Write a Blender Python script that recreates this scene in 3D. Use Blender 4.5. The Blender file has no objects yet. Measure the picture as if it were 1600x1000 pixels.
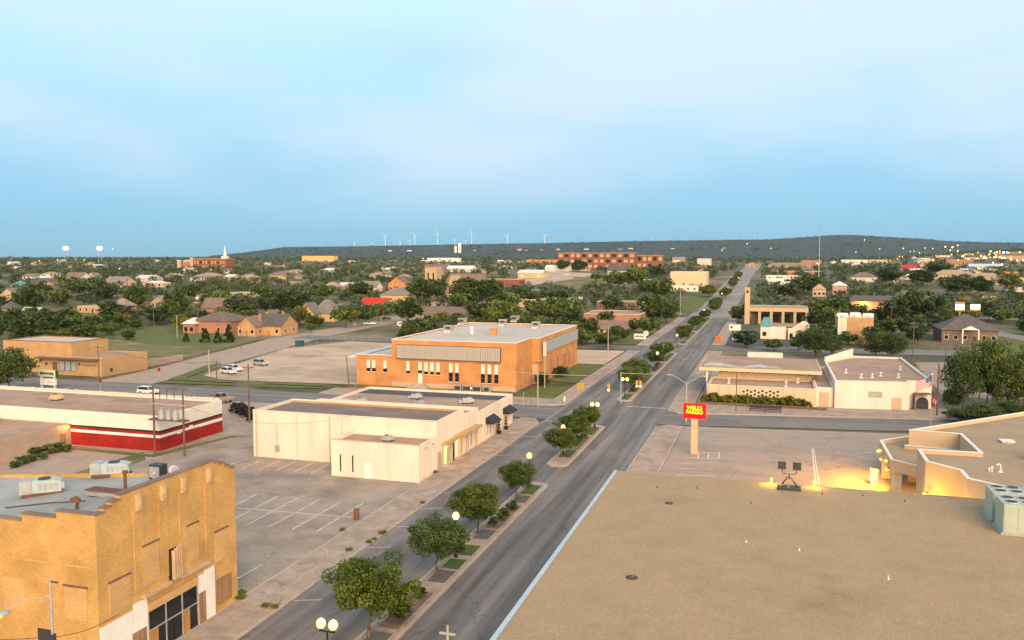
import bpy, bmesh, math, random
from mathutils import Vector, Matrix
random.seed(7)
sc = bpy.context.scene
COL = sc.collection

# ------------------------------------------------------------------ camera
FPX, CAMH = 1300.0, 30.0
PITCH = math.atan(98 / FPX)
YAW = math.radians(17.2578)
cam_d = bpy.data.cameras.new('camera')
cam = bpy.data.objects.new('camera', cam_d)
COL.objects.link(cam)
sc.camera = cam
cam_d.sensor_width = 36
cam_d.lens = FPX * 36 / 1600
cam_d.clip_start = 0.5
cam_d.clip_end = 40000
cam.location = (0, 0, CAMH)
cam.rotation_euler = (math.pi / 2 - PITCH, 0, YAW)

# ------------------------------------------------------------------ sky, sun, exposure
EXPOSURE = 0.95
HAZE = 2.4e-5
SUN_AZ, SUN_EL = math.radians(149.5), math.radians(9)
sc.view_settings.view_transform = 'Standard'
sc.view_settings.look = 'None'
sc.view_settings.gamma = 1
sc.view_settings.exposure = EXPOSURE
sc.view_settings.use_curve_mapping = False
world = bpy.data.worlds.new('World')
sc.world = world
world.use_nodes = True
wn, wl = world.node_tree.nodes, world.node_tree.links
BG = wn['Background']
BGS = 0.12
BG.inputs[1].default_value = BGS
sky = wn.new('ShaderNodeTexSky')
sky.sky_type = 'NISHITA'
sky.sun_disc = False
sky.sun_elevation = SUN_EL
sky.sun_rotation = SUN_AZ
sky.air_density, sky.dust_density, sky.ozone_density = 1.0, 1.0, 1.5
tc = wn.new('ShaderNodeTexCoord')
sep = wn.new('ShaderNodeSeparateXYZ')
wl.new(tc.outputs['Generated'], sep.inputs[0])
ramp = wn.new('ShaderNodeValToRGB')
els = [(0.0, (.235, .545, .745)), (.045, (.310, .645, .875)), (.11, (.405, .735, .980)), (.19, (.510, .850, 1.02)),
       (.29, (.640, .960, 1.04)), (.5, (.56, .84, .96)), (1.0, (.40, .62, .84))]
cr = ramp.color_ramp
while len(cr.elements) < len(els):
    cr.elements.new(0.5)
K = 1 / (2 ** EXPOSURE)
for e, (pz, c) in zip(cr.elements, els):
    e.position = pz
    e.color = (c[0] * K, c[1] * K, c[2] * K, 1)
wl.new(sep.outputs[2], ramp.inputs[0])
# thin drifting evening cloud: two stretched noise layers
def wcloud(scl, rot, nscale, lo, hi, det=5):
    mp = wn.new('ShaderNodeMapping')
    mp.inputs['Scale'].default_value = scl
    mp.inputs['Rotation'].default_value = rot
    wl.new(tc.outputs['Generated'], mp.inputs[0])
    nz = wn.new('ShaderNodeTexNoise')
    nz.inputs['Scale'].default_value = nscale
    nz.inputs['Detail'].default_value = det
    nz.inputs['Roughness'].default_value = .45
    wl.new(mp.outputs[0], nz.inputs[0])
    mr = wn.new('ShaderNodeMapRange')
    mr.interpolation_type = 'SMOOTHSTEP'
    mr.inputs[1].default_value = lo
    mr.inputs[2].default_value = hi
    wl.new(nz.outputs[0], mr.inputs[0])
    return mr.outputs[0]
def wmix(fac, a, b, mode='MIX'):
    m = wn.new('ShaderNodeMix')
    m.data_type = 'RGBA'
    m.blend_type = mode
    for sock, val in ((m.inputs[0], fac), (m.inputs[6], a), (m.inputs[7], b)):
        if isinstance(val, (int, float)):
            sock.default_value = val
        elif isinstance(val, tuple):
            sock.default_value = (*val, 1)
        else:
            wl.new(val, sock)
    return m.outputs[2]
def wmath(op, a, b):
    m = wn.new('ShaderNodeMath')
    m.operation = op
    for i, v in enumerate((a, b)):
        if isinstance(v, (int, float)):
            m.inputs[i].default_value = v
        else:
            wl.new(v, m.inputs[i])
    return m.outputs[0]
hi_el = wn.new('ShaderNodeMapRange')
hi_el.interpolation_type = 'SMOOTHSTEP'
hi_el.inputs[1].default_value = .01
hi_el.inputs[2].default_value = .14
wl.new(sep.outputs[2], hi_el.inputs[0])
veil = wmath('MULTIPLY', wcloud((1, 1, 3.2), (0, .12, 0), 2.3, .36, .64), hi_el.outputs[0])
band = wmath('MULTIPLY', wcloud((1, 1, 6.5), (0, .05, .6), 2.0, .52, .72), hi_el.outputs[0])
east = wmix(wmath('MULTIPLY', veil, .68), ramp.outputs[0], (.80 * K, .90 * K, 1.05 * K))
east = wmix(wmath('MULTIPLY', band, .38), east, (.46 * K, .66 * K, .84 * K))
east = wmix(1.0, east, (1 / BGS,) * 3, 'MULTIPLY')
# the sunset side of the sky (behind the camera) stays the plain physical sky
dotn = wn.new('ShaderNodeVectorMath')
dotn.operation = 'DOT_PRODUCT'
wl.new(tc.outputs['Generated'], dotn.inputs[0])
dotn.inputs[1].default_value = (math.sin(SUN_AZ), math.cos(SUN_AZ), 0)
wf = wn.new('ShaderNodeMapRange')
wf.interpolation_type = 'SMOOTHSTEP'
wf.inputs[1].default_value = -.15
wf.inputs[2].default_value = .75
wl.new(dotn.outputs['Value'], wf.inputs[0])
wl.new(wmix(wf.outputs[0], east, sky.outputs[0]), BG.inputs[0])

sun_d = bpy.data.lights.new('sun', 'SUN')
sun_d.energy = 2.4
sun_d.angle = math.radians(50)
sun_d.color = (1.0, .70, .46)
sun = bpy.data.objects.new('sun', sun_d)
COL.objects.link(sun)
SEL = math.radians(32)
sun.rotation_euler = Vector((-math.sin(SUN_AZ) * math.cos(SEL), -math.cos(SUN_AZ) * math.cos(SEL), -math.sin(SEL))).to_track_quat('-Z', 'Y').to_euler()
sc.cycles.use_denoising = True
sc.cycles.max_bounces = 4
sc.cycles.diffuse_bounces = 2
sc.cycles.glossy_bounces = 2
sc.cycles.volume_bounces = 0
sc.cycles.sample_clamp_indirect = 6

# ------------------------------------------------------------------ terrain
def sstep(a, b, x):
    t = min(1, max(0, (x - a) / (b - a)))
    return t * t * (3 - 2 * t)
def T(x, y):
    d = math.hypot(x, y)
    z = 12 * sstep(400, 1000, d) + 8 * sstep(900, 2200, d)
    if d > 900 and y > 0:                 # the town climbs a low rise on the far right
        lat = (x * math.cos(YAW) + y * math.sin(YAW)) / max(1, -x * math.sin(YAW) + y * math.cos(YAW))
        z += 26 * sstep(1000, 2600, d) * sstep(.40, .60, lat)
    return z
def G(px, py, z=0.0):
    """the point of the terrain (plus z) that the direction through a photo pixel meets"""
    u, v = (px - 800) / FPX, (500 - py) / FPX
    fy = math.cos(PITCH) + v * math.sin(PITCH)
    fz = -math.sin(PITCH) + v * math.cos(PITCH)
    dx, dy = u * math.cos(YAW) - fy * math.sin(YAW), u * math.sin(YAW) + fy * math.cos(YAW)
    lo, hi = 5.0, 9000.0
    for _ in range(44):
        m = (lo + hi) / 2
        if CAMH + fz * m > T(dx * m, dy * m) + z:
            lo = m
        else:
            hi = m
    return Vector((dx * lo, dy * lo, T(dx * lo, dy * lo)))
def mpp(P):
    """metres that one photo pixel spans at point P"""
    return (-P.x * math.sin(YAW) + P.y * math.cos(YAW)) / FPX

# ------------------------------------------------------------------ materials
MATS = {}
def M(name, col, var=.16, scale=.6, fine=9.0, fvar=.12, rough=.9, bump=0.0, bscale=20, metal=0.0, stretch=(1, 1, 1),
      crack=None, stain=None, stain2=None, brick=None, emit=None, rnd=0.0, world_co=False, spec=.3):
    m = bpy.data.materials.new(name)
    m.use_nodes = True
    nt = m.node_tree
    n, l = nt.nodes, nt.links
    b = n['Principled BSDF']
    b.inputs['Roughness'].default_value = rough
    b.inputs['Metallic'].default_value = metal
    b.inputs['Specular IOR Level'].default_value = spec
    MATS[name] = m
    if emit:
        b.inputs['Base Color'].default_value = (*col, 1)
        b.inputs['Emission Color'].default_value = (*col, 1)
        b.inputs['Emission Strength'].default_value = emit
        return m
    t = n.new('ShaderNodeTexCoord')
    co = t.outputs['Object']
    if world_co:
        co = n.new('ShaderNodeNewGeometry').outputs['Position']
    mp = n.new('ShaderNodeMapping')
    mp.inputs['Scale'].default_value = stretch
    l.new(co, mp.inputs[0])
    def noise(s, det, vec, rg=.55):
        z = n.new('ShaderNodeTexNoise')
        z.inputs['Scale'].default_value = s
        z.inputs['Detail'].default_value = det
        z.inputs['Roughness'].default_value = rg
        l.new(vec, z.inputs[0])
        return z.outputs[0]
    def mrange(s, a, c, d, e):
        z = n.new('ShaderNodeMapRange')
        for i, q in enumerate((a, c, d, e)):
            z.inputs[i + 1].default_value = q
        l.new(s, z.inputs[0])
        return z.outputs[0]
    def mix(f, a, c, mode='MIX'):
        z = n.new('ShaderNodeMix')
        z.data_type = 'RGBA'
        z.blend_type = mode
        for sock, q in ((z.inputs[0], f), (z.inputs[6], a), (z.inputs[7], c)):
            if isinstance(q, (int, float)):
                sock.default_value = q
            elif isinstance(q, tuple):
                sock.default_value = (*q, 1)
            else:
                l.new(q, sock)
        return z.outputs[2]
    A = tuple(max(0, c * (1 - var)) for c in col)
    B = tuple(min(1, c * (1 + var)) for c in col)
    out = mix(mrange(noise(scale, 6, mp.outputs[0]), .3, .7, 0, 1), A, B)
    if stain:       # (colour, noise scale, low, high, amount)
        sc_, ss, lo, hi, am = stain
        out = mix(mrange(noise(ss, 5, mp.outputs[0], .6), lo, hi, 0, am), out, sc_)
    if stain2:
        sc_, ss, lo, hi, am = stain2
        out = mix(mrange(noise(ss, 6, co, .65), lo, hi, 0, am), out, sc_)
    if fvar:
        out = mix(1.0, out, mix(mrange(noise(fine, 3, co), .3, .7, 0, 1), (1 - fvar,) * 3, (1 + fvar,) * 3), 'MULTIPLY')
    if brick:       # (scale, mortar colour, strength): courses of brick too small to see one by one
        bs, mc, am = brick
        mp2 = n.new('ShaderNodeMapping')
        cx = n.new('ShaderNodeSeparateXYZ')
        l.new(co, cx.inputs[0])
        ad = n.new('ShaderNodeMath')
        l.new(cx.outputs[0], ad.inputs[0])
        l.new(cx.outputs[1], ad.inputs[1])
        cb = n.new('ShaderNodeCombineXYZ')
        l.new(ad.outputs[0], cb.inputs[0])
        l.new(cx.outputs[2], cb.inputs[1])
        bt = n.new('ShaderNodeTexBrick')
        bt.inputs['Scale'].default_value = bs
        bt.inputs['Mortar Size'].default_value = .02
        bt.inputs['Color1'].default_value = (.86, .86, .86, 1)
        bt.inputs['Color2'].default_value = (1.12, 1.1, 1.08, 1)
        bt.inputs['Mortar'].default_value = (*mc, 1)
        l.new(cb.outputs[0], bt.inputs[0])
        out = mix(am, out, mix(1.0, out, bt.outputs[0], 'MULTIPLY'))
    if crack:       # (cell scale, width, colour, amount)
        cs, cw, cc, am = crack
        wv = n.new('ShaderNodeVectorMath')
        wv.operation = 'MULTIPLY_ADD'
        nn = n.new('ShaderNodeTexNoise')
        nn.inputs['Scale'].default_value = .35
        l.new(co, nn.inputs[0])
        l.new(nn.outputs[1], wv.inputs[0])
        wv.inputs[1].default_value = (4, 4, 4)
        l.new(co, wv.inputs[2])
        vz = n.new('ShaderNodeTexVoronoi')
        vz.feature = 'DISTANCE_TO_EDGE'
        vz.inputs['Scale'].default_value = cs
        l.new(wv.outputs[0], vz.inputs[0])
        out = mix(mrange(vz.outputs[0], 0, cw, am, 0), out, cc)
    if rnd:
        oi = n.new('ShaderNodeObjectInfo')
        out = mix(1.0, out, mix(oi.outputs['Random'], (1 - rnd, 1 - rnd * .8, 1 - rnd * .6), (1 + rnd, 1 + rnd * .75, 1 + rnd * .3)), 'MULTIPLY')
    l.new(out, b.inputs['Base Color'])
    if bump:
        bp = n.new('ShaderNodeBump')
        bp.inputs['Strength'].default_value = bump
        bp.inputs['Distance'].default_value = .05
        l.new(noise(bscale, 4, co), bp.inputs['Height'])
        l.new(bp.outputs[0], b.inputs['Normal'])
    return m
def leaf_mat(name, c1, c2, rnd=.22):
    m = bpy.data.materials.new(name)
    m.use_nodes = True
    n, l = m.node_tree.nodes, m.node_tree.links
    b = n['Principled BSDF']
    b.inputs['Roughness'].default_value = .65
    b.inputs['Specular IOR Level'].default_value = .25
    at = n.new('ShaderNodeAttribute')
    at.attribute_name = 'tint'
    mx = n.new('ShaderNodeMix')
    mx.data_type = 'RGBA'
    l.new(at.outputs['Fac'], mx.inputs[0])
    mx.inputs[6].default_value = (*c1, 1)
    mx.inputs[7].default_value = (*c2, 1)
    oi = n.new('ShaderNodeObjectInfo')
    m2 = n.new('ShaderNodeMix')
    m2.data_type = 'RGBA'
    l.new(oi.outputs['Random'], m2.inputs[0])
    m2.inputs[6].default_value = (1 - rnd, 1 - rnd * .7, 1 - rnd * .2, 1)
    m2.inputs[7].default_value = (1 + rnd * 1.2, 1 + rnd * .8, 1 - rnd * .2, 1)
    m3 = n.new('ShaderNodeMix')
    m3.data_type = 'RGBA'
    m3.blend_type = 'MULTIPLY'
    m3.inputs[0].default_value = 1
    l.new(mx.outputs[2], m3.inputs[6])
    l.new(m2.outputs[2], m3.inputs[7])
    l.new(m3.outputs[2], b.inputs['Base Color'])
    MATS[name] = m
    return m
M('ground', (.21, .165, .10), .35, .012, .25, .25, stain=((.070, .078, .028), .02, .40, .56, .9), world_co=True)
M('asphalt', (.190, .172, .158), .38, .5, 14, .16, stretch=(1.3, .05, 1), stain=((.080, .078, .080), .45, .45, .68, .85), stain2=((.27, .235, .205), .045, .52, .70, .55), crack=(.12, .012, (.07, .07, .075), .6), world_co=True, rough=.82, spec=.3)
M('asphalt_cross', (.195, .175, .160), .30, .35, 14, .14, stretch=(.06, 1.2, 1), stain2=((.28, .24, .205), .05, .50, .70, .6), stain=((.11, .11, .115), .5, .45, .75, .7), crack=(.12, .012, (.08, .08, .085), .6), world_co=True, rough=.85)
M('asphalt_dark', (.075, .078, .085), .2, .4, 12, .12, world_co=True)
M('road_far', (.27, .24, .22), .15, .06, 2, .08, world_co=True)
M('concrete', (.38, .30, .235), .2, .5, 10, .14, stain2=((.26, .195, .155), .18, .52, .66, .7), stain=((.21, .165, .135), .35, .5, .75, .7), crack=(.16, .012, (.15, .12, .10), .7), world_co=True)
M('kerb', (.42, .35, .29), .14, .8, 10, .1, world_co=True)
M('lot', (.325, .265, .212), .24, .22, 9, .16, stain2=((.36, .30, .245), .09, .52, .68, .6), stain=((.13, .12, .115), .16, .5, .72, .75), crack=(.14, .012, (.15, .125, .11), .45), world_co=True)
M('alley', (.39, .30, .23), .2, .2, 6, .15, stain=((.16, .135, .115), .2, .5, .75, .7), crack=(.1, .012, (.14, .12, .1), .5), world_co=True)
M('gravel', (.51, .375, .265), .16, .12, 8, .2, stain2=((.26, .21, .17), .05, .52, .66, .75), stain=((.27, .22, .18), .07, .52, .7, .7), stretch=(.5, 1, 1), world_co=True, bump=.15)
M('bank_lot', (.37, .295, .235), .22, .2, 9, .16, stain2=((.25, .215, .185), .07, .52, .66, .7), stretch=(.35, 1, 1), stain=((.19, .17, .155), .2, .48, .72, .8), crack=(.1, .012, (.15, .13, .12), .7), world_co=True)
M('paint', (.62, .60, .57), .25, 1.5, 12, .25, world_co=True, stain=((.27, .24, .21), 1.2, .5, .72, .8))
M('paint_yellow', (.50, .40, .18), .25, 1.5, 12, .25, world_co=True)
M('lawn', (.105, .128, .026), .3, .35, 7, .3, world_co=True, stain=((.17, .14, .06), .25, .5, .75, .7), bump=.3)
M('dry_lawn', (.21, .165, .07), .3, .12, 3, .3, world_co=True, stain=((.095, .120, .028), .07, .45, .62, .9))
M('median_turf', (.075, .105, .022), .3, 1.2, 14, .35, world_co=True, bump=.3)
M('median_bed', (.19, .125, .085), .3, 1.2, 10, .3, world_co=True)
M('median_grate', (.12, .12, .115), .2, 2, 30, .35, world_co=True)
M('tan_roof', (.375, .268, .158), .07, .5, 15, .30, world_co=True, stain=((.17, .12, .075), .09, .58, .78, .6), bump=.6, bscale=30, rough=.95)
M('tan_roof2', (.36, .265, .17), .1, .2, 45, .16, world_co=True, stain=((.22, .16, .11), .15, .5, .75, .6), bump=.3)
M('pink_roof', (.38, .255, .18), .14, .25, 30, .14, world_co=True, stain=((.20, .15, .125), .2, .5, .72, .7))
M('brown_roof', (.20, .145, .12), .15, .3, 30, .14, world_co=True, stain=((.29, .22, .18), .2, .5, .7, .7))
M('white_roof', (.50, .455, .40), .12, .15, 10, .08, world_co=True, stain=((.40, .36, .32), .12, .5, .7, .7))
M('grey_roof', (.36, .37, .35), .16, .18, 8, .1, world_co=True, stain=((.24, .245, .22), .14, .45, .7, .85))
M('patch', (.50, .47, .45), .2, .5, 6, .2, world_co=True)
M('yellow_brick', (.585, .350, .122), .18, .4, 12, .10, brick=(2.2, (.62, .60, .55), .75), stain=((.43, .25, .085), .35, .5, .72, .75), bump=.15)
M('yellow_brick_pale', (.58, .365, .155), .12, .5, 12, .10, brick=(2.2, (.7, .68, .62), .6))
M('orange_brick', (.585, .265, .100), .22, .35, 12, .08, brick=(2.2, (.70, .66, .6), .5))
M('red_brick', (.25, .10, .06), .15, .3, 5, .12)
M('pink_brick', (.42, .20, .125), .15, .4, 6, .12, brick=(2.2, (.7, .68, .64), .5))
M('tan_brick', (.50, .31, .15), .12, .4, 10, .1, brick=(2.2, (.7, .68, .62), .6))
M('stucco', (.76, .655, .53), .07, .3, 8, .05, stretch=(1.2, 1.2, .22), stain=((.55, .43, .31), .5, .52, .8, .55))
M('stucco_white', (.76, .67, .55), .07, .3, 8, .05, stretch=(1.2, 1.2, .22), stain=((.55, .45, .34), .5, .52, .8, .55))
M('stucco_tan', (.56, .41, .26), .08, .3, 8, .06, stain=((.45, .32, .2), .3, .55, .8, .5))
M('cream', (.68, .52, .33), .08, .5, 8, .06, stain=((.52, .39, .25), .5, .52, .8, .5), stretch=(1.6, 1.6, .2))
M('white_paint', (.78, .75, .70), .06, .6, 8, .05)
M('white_brick', (.76, .70, .61), .08, .5, 10, .06, brick=(1.6, (.8, .8, .8), .5))
M('red_paint', (.34, .018, .012), .25, .7, 8, .15, stain=((.20, .02, .015), .6, .5, .75, .6), brick=(1.6, (.6, .6, .6), .5))
M('black_paint', (.02, .02, .021), .2, 1, 8, .1, rough=.6)
M('glass', (.012, .014, .018), .2, 1, 4, .1, rough=.12, spec=.5)
M('glass_blue', (.33, .40, .40), .1, 1, 4, .1, rough=.3, spec=.5)
M('boards', (.30, .18, .10), .25, 2.0, 9, .2, stretch=(1, 1, .2))
M('rust', (.17, .085, .045), .3, 3, 15, .2)
M('metal', (.40, .42, .42), .15, 1, 8, .1, rough=.55, metal=.25)
M('metal_green', (.40, .46, .37), .1, 1, 10, .06, rough=.6)
M('metal_pale', (.40, .50, .52), .12, 1, 10, .06, rough=.6)
M('metal_blue', (.42, .58, .68), .1, 1, 10, .06, rough=.5)
M('metal_dark', (.05, .052, .055), .2, 1.5, 10, .1, rough=.6)
M('louvre', (.40, .365, .325), .14, 1.5, 10, .1, rough=.7)
M('pole_wood', (.16, .105, .07), .25, 2.0, 12, .2, stretch=(1, 1, .15))
M('pole_pale', (.42, .36, .29), .12, 2.0, 12, .1)
M('post_black', (.018, .019, .021), .2, 2, 10, .1, rough=.45)
M('bark', (.13, .10, .075), .3, 2.5, 12, .25, stretch=(1, 1, .3))
M('door_wood', (.42, .22, .06), .2, 2, 9, .15, stretch=(1, 1, .2))
M('tyre', (.018, .018, .019), .3, 3, 12, .2)
M('trim_white', (.72, .69, .63), .08, 1, 8, .06)
M('trim_blue', (.40, .50, .57), .1, .6, 8, .06)
M('brown_trim', (.17, .105, .07), .15, 1, 8, .1)
M('shingle_grey', (.20, .18, .165), .2, .5, 5, .2, rnd=.15)
M('shingle_brown', (.185, .135, .11), .2, .5, 5, .2, rnd=.2)
M('shingle_dark', (.10, .095, .095), .2, .5, 5, .2, rnd=.15)
M('shingle_tan', (.33, .25, .185), .18, .5, 5, .18, rnd=.2)
M('roof_white', (.62, .60, .57), .1, .5, 5, .1, rnd=.12)
M('roof_red', (.50, .035, .025), .12, .5, 5, .1)
M('roof_teal', (.10, .27, .30), .12, .5, 5, .1)
M('house_white', (.66, .60, .52), .08, .5, 4, .06, rnd=.12)
M('house_tan', (.52, .38, .25), .1, .5, 4, .08, rnd=.15)
M('house_yellow', (.60, .42, .19), .08, .5, 4, .06, rnd=.12)
M('house_pink', (.47, .30, .22), .1, .5, 4, .08, rnd=.15)
M('hill', (.024, .038, .032), .45, .004, .03, .5, world_co=True, stain=((.09, .075, .055), .0025, .62, .75, .5))
M('turbine', (.80, .80, .78), .03, 1, 4, .02)
M('lamp_glow', (1.0, .56, .16), emit=1.9)
M('lamp_white', (1.0, .86, .66), emit=1.0)
M('lamp_sodium', (1.0, .48, .06), emit=2.0)
M('far_orange', (1.0, .46, .10), emit=5)
M('far_white', (1.0, .66, .34), emit=3.5)
M('lamp_green', (.45, 1.0, .12), emit=4)
M('signal_green', (.05, .95, .45), emit=5)
M('glow_stadium', (1.0, .76, .62), emit=2.2)
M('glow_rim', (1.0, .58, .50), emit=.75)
M('sign_red', (.80, .004, .006), emit=1.0)
M('sign_yellow', (.95, .62, .01), emit=1.2)
M('sign_lit', (1.0, .80, .62), emit=1.6)
M('lit_window', (1.0, .55, .16), emit=1.6)
M('signal_yellow', (.62, .34, .03), .1, 2, 9, .05)
M('orange_sign', (.80, .16, .03), .1, 2, 9, .05)
M('dumpster_blue', (.03, .10, .16), .2, 2, 9, .1)
M('flag_red', (.42, .02, .03), .1, 2, 9, .05)
M('flag_blue', (.03, .045, .16), .1, 2, 9, .05)
M('flag_white', (.72, .70, .68), .05, 2, 9, .05)
M('sign_green', (.02, .10, .05), .1, 2, 9, .05)
M('sign_cream', (.62, .60, .47), .06, 2, 9, .05)
M('car_white', (.74, .74, .73), .03, 1, 9, .02, rough=.3, spec=.5)
M('car_silver', (.45, .46, .47), .03, 1, 9, .02, rough=.3, spec=.5, metal=.3)
M('car_dark', (.03, .034, .045), .03, 1, 9, .02, rough=.25, spec=.5)
M('car_tan', (.35, .24, .16), .06, 1, 9, .05, rough=.4, spec=.5)
M('brown_wall', (.20, .135, .10), .15, .5, 6, .12)
M('sand_stone', (.50, .36, .22), .14, .8, 5, .12)
leaf_mat('leaf_street', (.038, .070, .010), (.120, .155, .024), .10)
leaf_mat('leaf_oak', (.034, .060, .013), (.098, .135, .032))
leaf_mat('leaf_mesquite', (.052, .086, .017), (.145, .185, .048))
leaf_mat('leaf_juniper', (.020, .042, .012), (.045, .075, .020), .1)
leaf_mat('leaf_yellow', (.085, .105, .014), (.19, .19, .03), .1)
leaf_mat('leaf_ridge', (.014, .026, .022), (.040, .058, .044), 0)
leaf_mat('leaf_grey', (.060, .078, .042), (.115, .135, .075), .1)
leaf_mat('leaf_far', (.036, .062, .020), (.120, .150, .052), 0)
M('block_wall', (.42, .315, .245), .16, .5, 8, .1, stain=((.30, .22, .17), .4, .5, .75, .7))

# ------------------------------------------------------------------ mesh building
class MB:
    def __init__(s):
        s.v, s.f, s.t = [], [], []
    def add(s, vs, fs):
        o = len(s.v)
        s.v += [tuple(q) for q in vs]
        s.f += [tuple(i + o for i in q) for q in fs]
        return s
    def box(s, x0, x1, y0, y1, z0, z1):
        return s.add([(x0, y0, z0), (x1, y0, z0), (x1, y1, z0), (x0, y1, z0), (x0, y0, z1), (x1, y0, z1), (x1, y1, z1), (x0, y1, z1)],
                     [(3, 2, 1, 0), (4, 5, 6, 7), (0, 1, 5, 4), (1, 2, 6, 5), (2, 3, 7, 6), (3, 0, 4, 7)])
    def loft(s, a, b, cap=True):
        n = len(a)
        fs = [(i, (i + 1) % n, n + (i + 1) % n, n + i) for i in range(n)]
        if cap:
            fs += [tuple(range(n - 1, -1, -1)), tuple(range(n, 2 * n))]
        return s.add(list(a) + list(b), fs)
    def prism(s, poly, z0, z1):
        return s.loft([(x, y, z0) for x, y in poly], [(x, y, z1) for x, y in poly])
    def prism_x(s, poly, x0, x1):
        return s.loft([(x0, y, z) for y, z in poly], [(x1, y, z) for y, z in poly])
    def prism_y(s, poly, y0, y1):
        return s.loft([(x, y0, z) for x, z in poly], [(x, y1, z) for x, z in poly])
    def tube(s, p, q, r, r2=None, n=8):
        p, q = Vector(p), Vector(q)
        r2 = r if r2 is None else r2
        d = (q - p).normalized()
        u = d.orthogonal().normalized()
        w = d.cross(u)
        ring = lambda c, rr: [c + (u * math.cos(2 * math.pi * i / n) + w * math.sin(2 * math.pi * i / n)) * rr for i in range(n)]
        return s.loft(ring(p, r), ring(q, r2))
    def path(s, pts, r, n=6):
        for a, b in zip(pts, pts[1:]):
            s.tube(a, b, r, r, n)
        return s
    def ball(s, c, r, n=12, m=7, sx=1, sy=1, sz=1):
        vs, fs = [], []
        for j in range(m + 1):
            a = math.pi * j / m
            for i in range(n):
                b = 2 * math.pi * i / n
                vs.append((c[0] + r * sx * math.sin(a) * math.cos(b), c[1] + r * sy * math.sin(a) * math.sin(b), c[2] + r * sz * math.cos(a)))
        for j in range(m):
            for i in range(n):
                k = (i + 1) % n
                fs.append((j * n + i, (j + 1) * n + i, (j + 1) * n + k, j * n + k))
        return s.add(vs, fs)
    def mesh(s, name, smooth=False, origin=(0, 0, 0)):
        me = bpy.data.meshes.new(name)
        ox, oy, oz = origin
        me.from_pydata([(x - ox, y - oy, z - oz) for x, y, z in s.v], [], s.f)
        if s.t:
            at = me.attributes.new('tint', 'FLOAT', 'FACE')
            at.data.foreach_set('value', s.t)
        if smooth:
            me.polygons.foreach_set('use_smooth', [True] * len(me.polygons))
        me.update()
        return me
ORG = {}
def obj(name, mb, mat, parent=None, smooth=False, loc=None):
    """one mesh object; coordinates in mb are world coordinates at build time"""
    o_ = ORG.get(parent.name, (0, 0, 0)) if parent else (loc or (0, 0, 0))
    o = bpy.data.objects.new(name, mb.mesh(name, smooth, o_))
    if mat:
        o.data.materials.append(MATS[mat])
    COL.objects.link(o)
    if parent:
        o.parent = parent
        ORG[o.name] = o_
    else:
        o.location = o_
        ORG[o.name] = o_
    return o
def tag(o, label=None, cat=None, group=None, kind=None):
    for k, v in (('label', label), ('category', cat), ('group', group), ('kind', kind)):
        if v:
            o[k] = v
    return o
def thing(name, label, cat, loc=(0, 0, 0), group=None):
    o = bpy.data.objects.new(name, None)
    o.empty_display_size = .3
    COL.objects.link(o)
    o.location = loc
    ORG[o.name] = tuple(loc)
    return tag(o, label, cat, group)
def struct(name, mb, mat, parent=None):
    o = obj(name, mb, mat, parent)
    if not parent:
        o['kind'] = 'structure'
    return o
def copy_tree(src, parent=None):
    c = src.copy()
    COL.objects.link(c)
    c.parent = parent
    for ch in [q for q in src.children]:
        copy_tree(ch, c)
    return c
def place(o, loc, rz=0.0, s=1.0, label=None):
    o.location = loc
    o.rotation_euler = (0, 0, rz)
    if not isinstance(s, (tuple, list)):
        s = (s, s, s)
    o.scale = s
    if label:
        o['label'] = label
    return o
def lamp_light(parent, loc, power, color, radius=.2):
    d = bpy.data.lights.new('light', 'POINT')
    d.energy = power
    d.color = color
    d.shadow_soft_size = radius
    o = bpy.data.objects.new('light', d)
    COL.objects.link(o)
    o.parent = parent
    b = ORG[parent.name]
    o.location = (loc[0] - b[0], loc[1] - b[1], loc[2] - b[2])
    return o
def spot_light(parent, loc, target, power, color, angle=130):
    d = bpy.data.lights.new('light', 'SPOT')
    d.energy, d.color, d.shadow_soft_size = power, color, .2
    d.spot_size, d.spot_blend = math.radians(angle), .8
    o = bpy.data.objects.new('light', d)
    COL.objects.link(o)
    o.parent = parent
    b = ORG[parent.name]
    o.location = (loc[0] - b[0], loc[1] - b[1], loc[2] - b[2])
    o.rotation_euler = (Vector(target) - Vector(loc)).to_track_quat('-Z', 'Y').to_euler()
    return o
def win_y(parent, x0, x1, y, z0, z1, frame='trim_white', pane='glass', fw=.09, cols=1, rows=1, name='window', d=.06):
    """a window on a wall that faces -Y"""
    mb = MB()
    mb.box(x0, x1, y - d, y + .02, z0, z0 + fw).box(x0, x1, y - d, y + .02, z1 - fw, z1)
    mb.box(x0, x0 + fw, y - d, y + .02, z0 + fw, z1 - fw).box(x1 - fw, x1, y - d, y + .02, z0 + fw, z1 - fw)
    w = obj(name, mb, frame, parent)
    for i in range(cols):
        for j in range(rows):
            a, b = x0 + fw + (x1 - x0 - 2 * fw) * i / cols, x0 + fw + (x1 - x0 - 2 * fw) * (i + 1) / cols
            c, e = z0 + fw + (z1 - z0 - 2 * fw) * j / rows, z0 + fw + (z1 - z0 - 2 * fw) * (j + 1) / rows
            g_ = .02 if cols * rows > 1 else 0
            obj('pane', MB().box(a + g_, b - g_, y - d * .4, y + .01, c + g_, e - g_), pane, w)
    if cols * rows > 1:
        b2 = MB().box(x0 + fw, x1 - fw, y - d * .3, y, z0 + fw, z1 - fw)
        obj('mullion', b2, frame, w)
    return w
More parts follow.
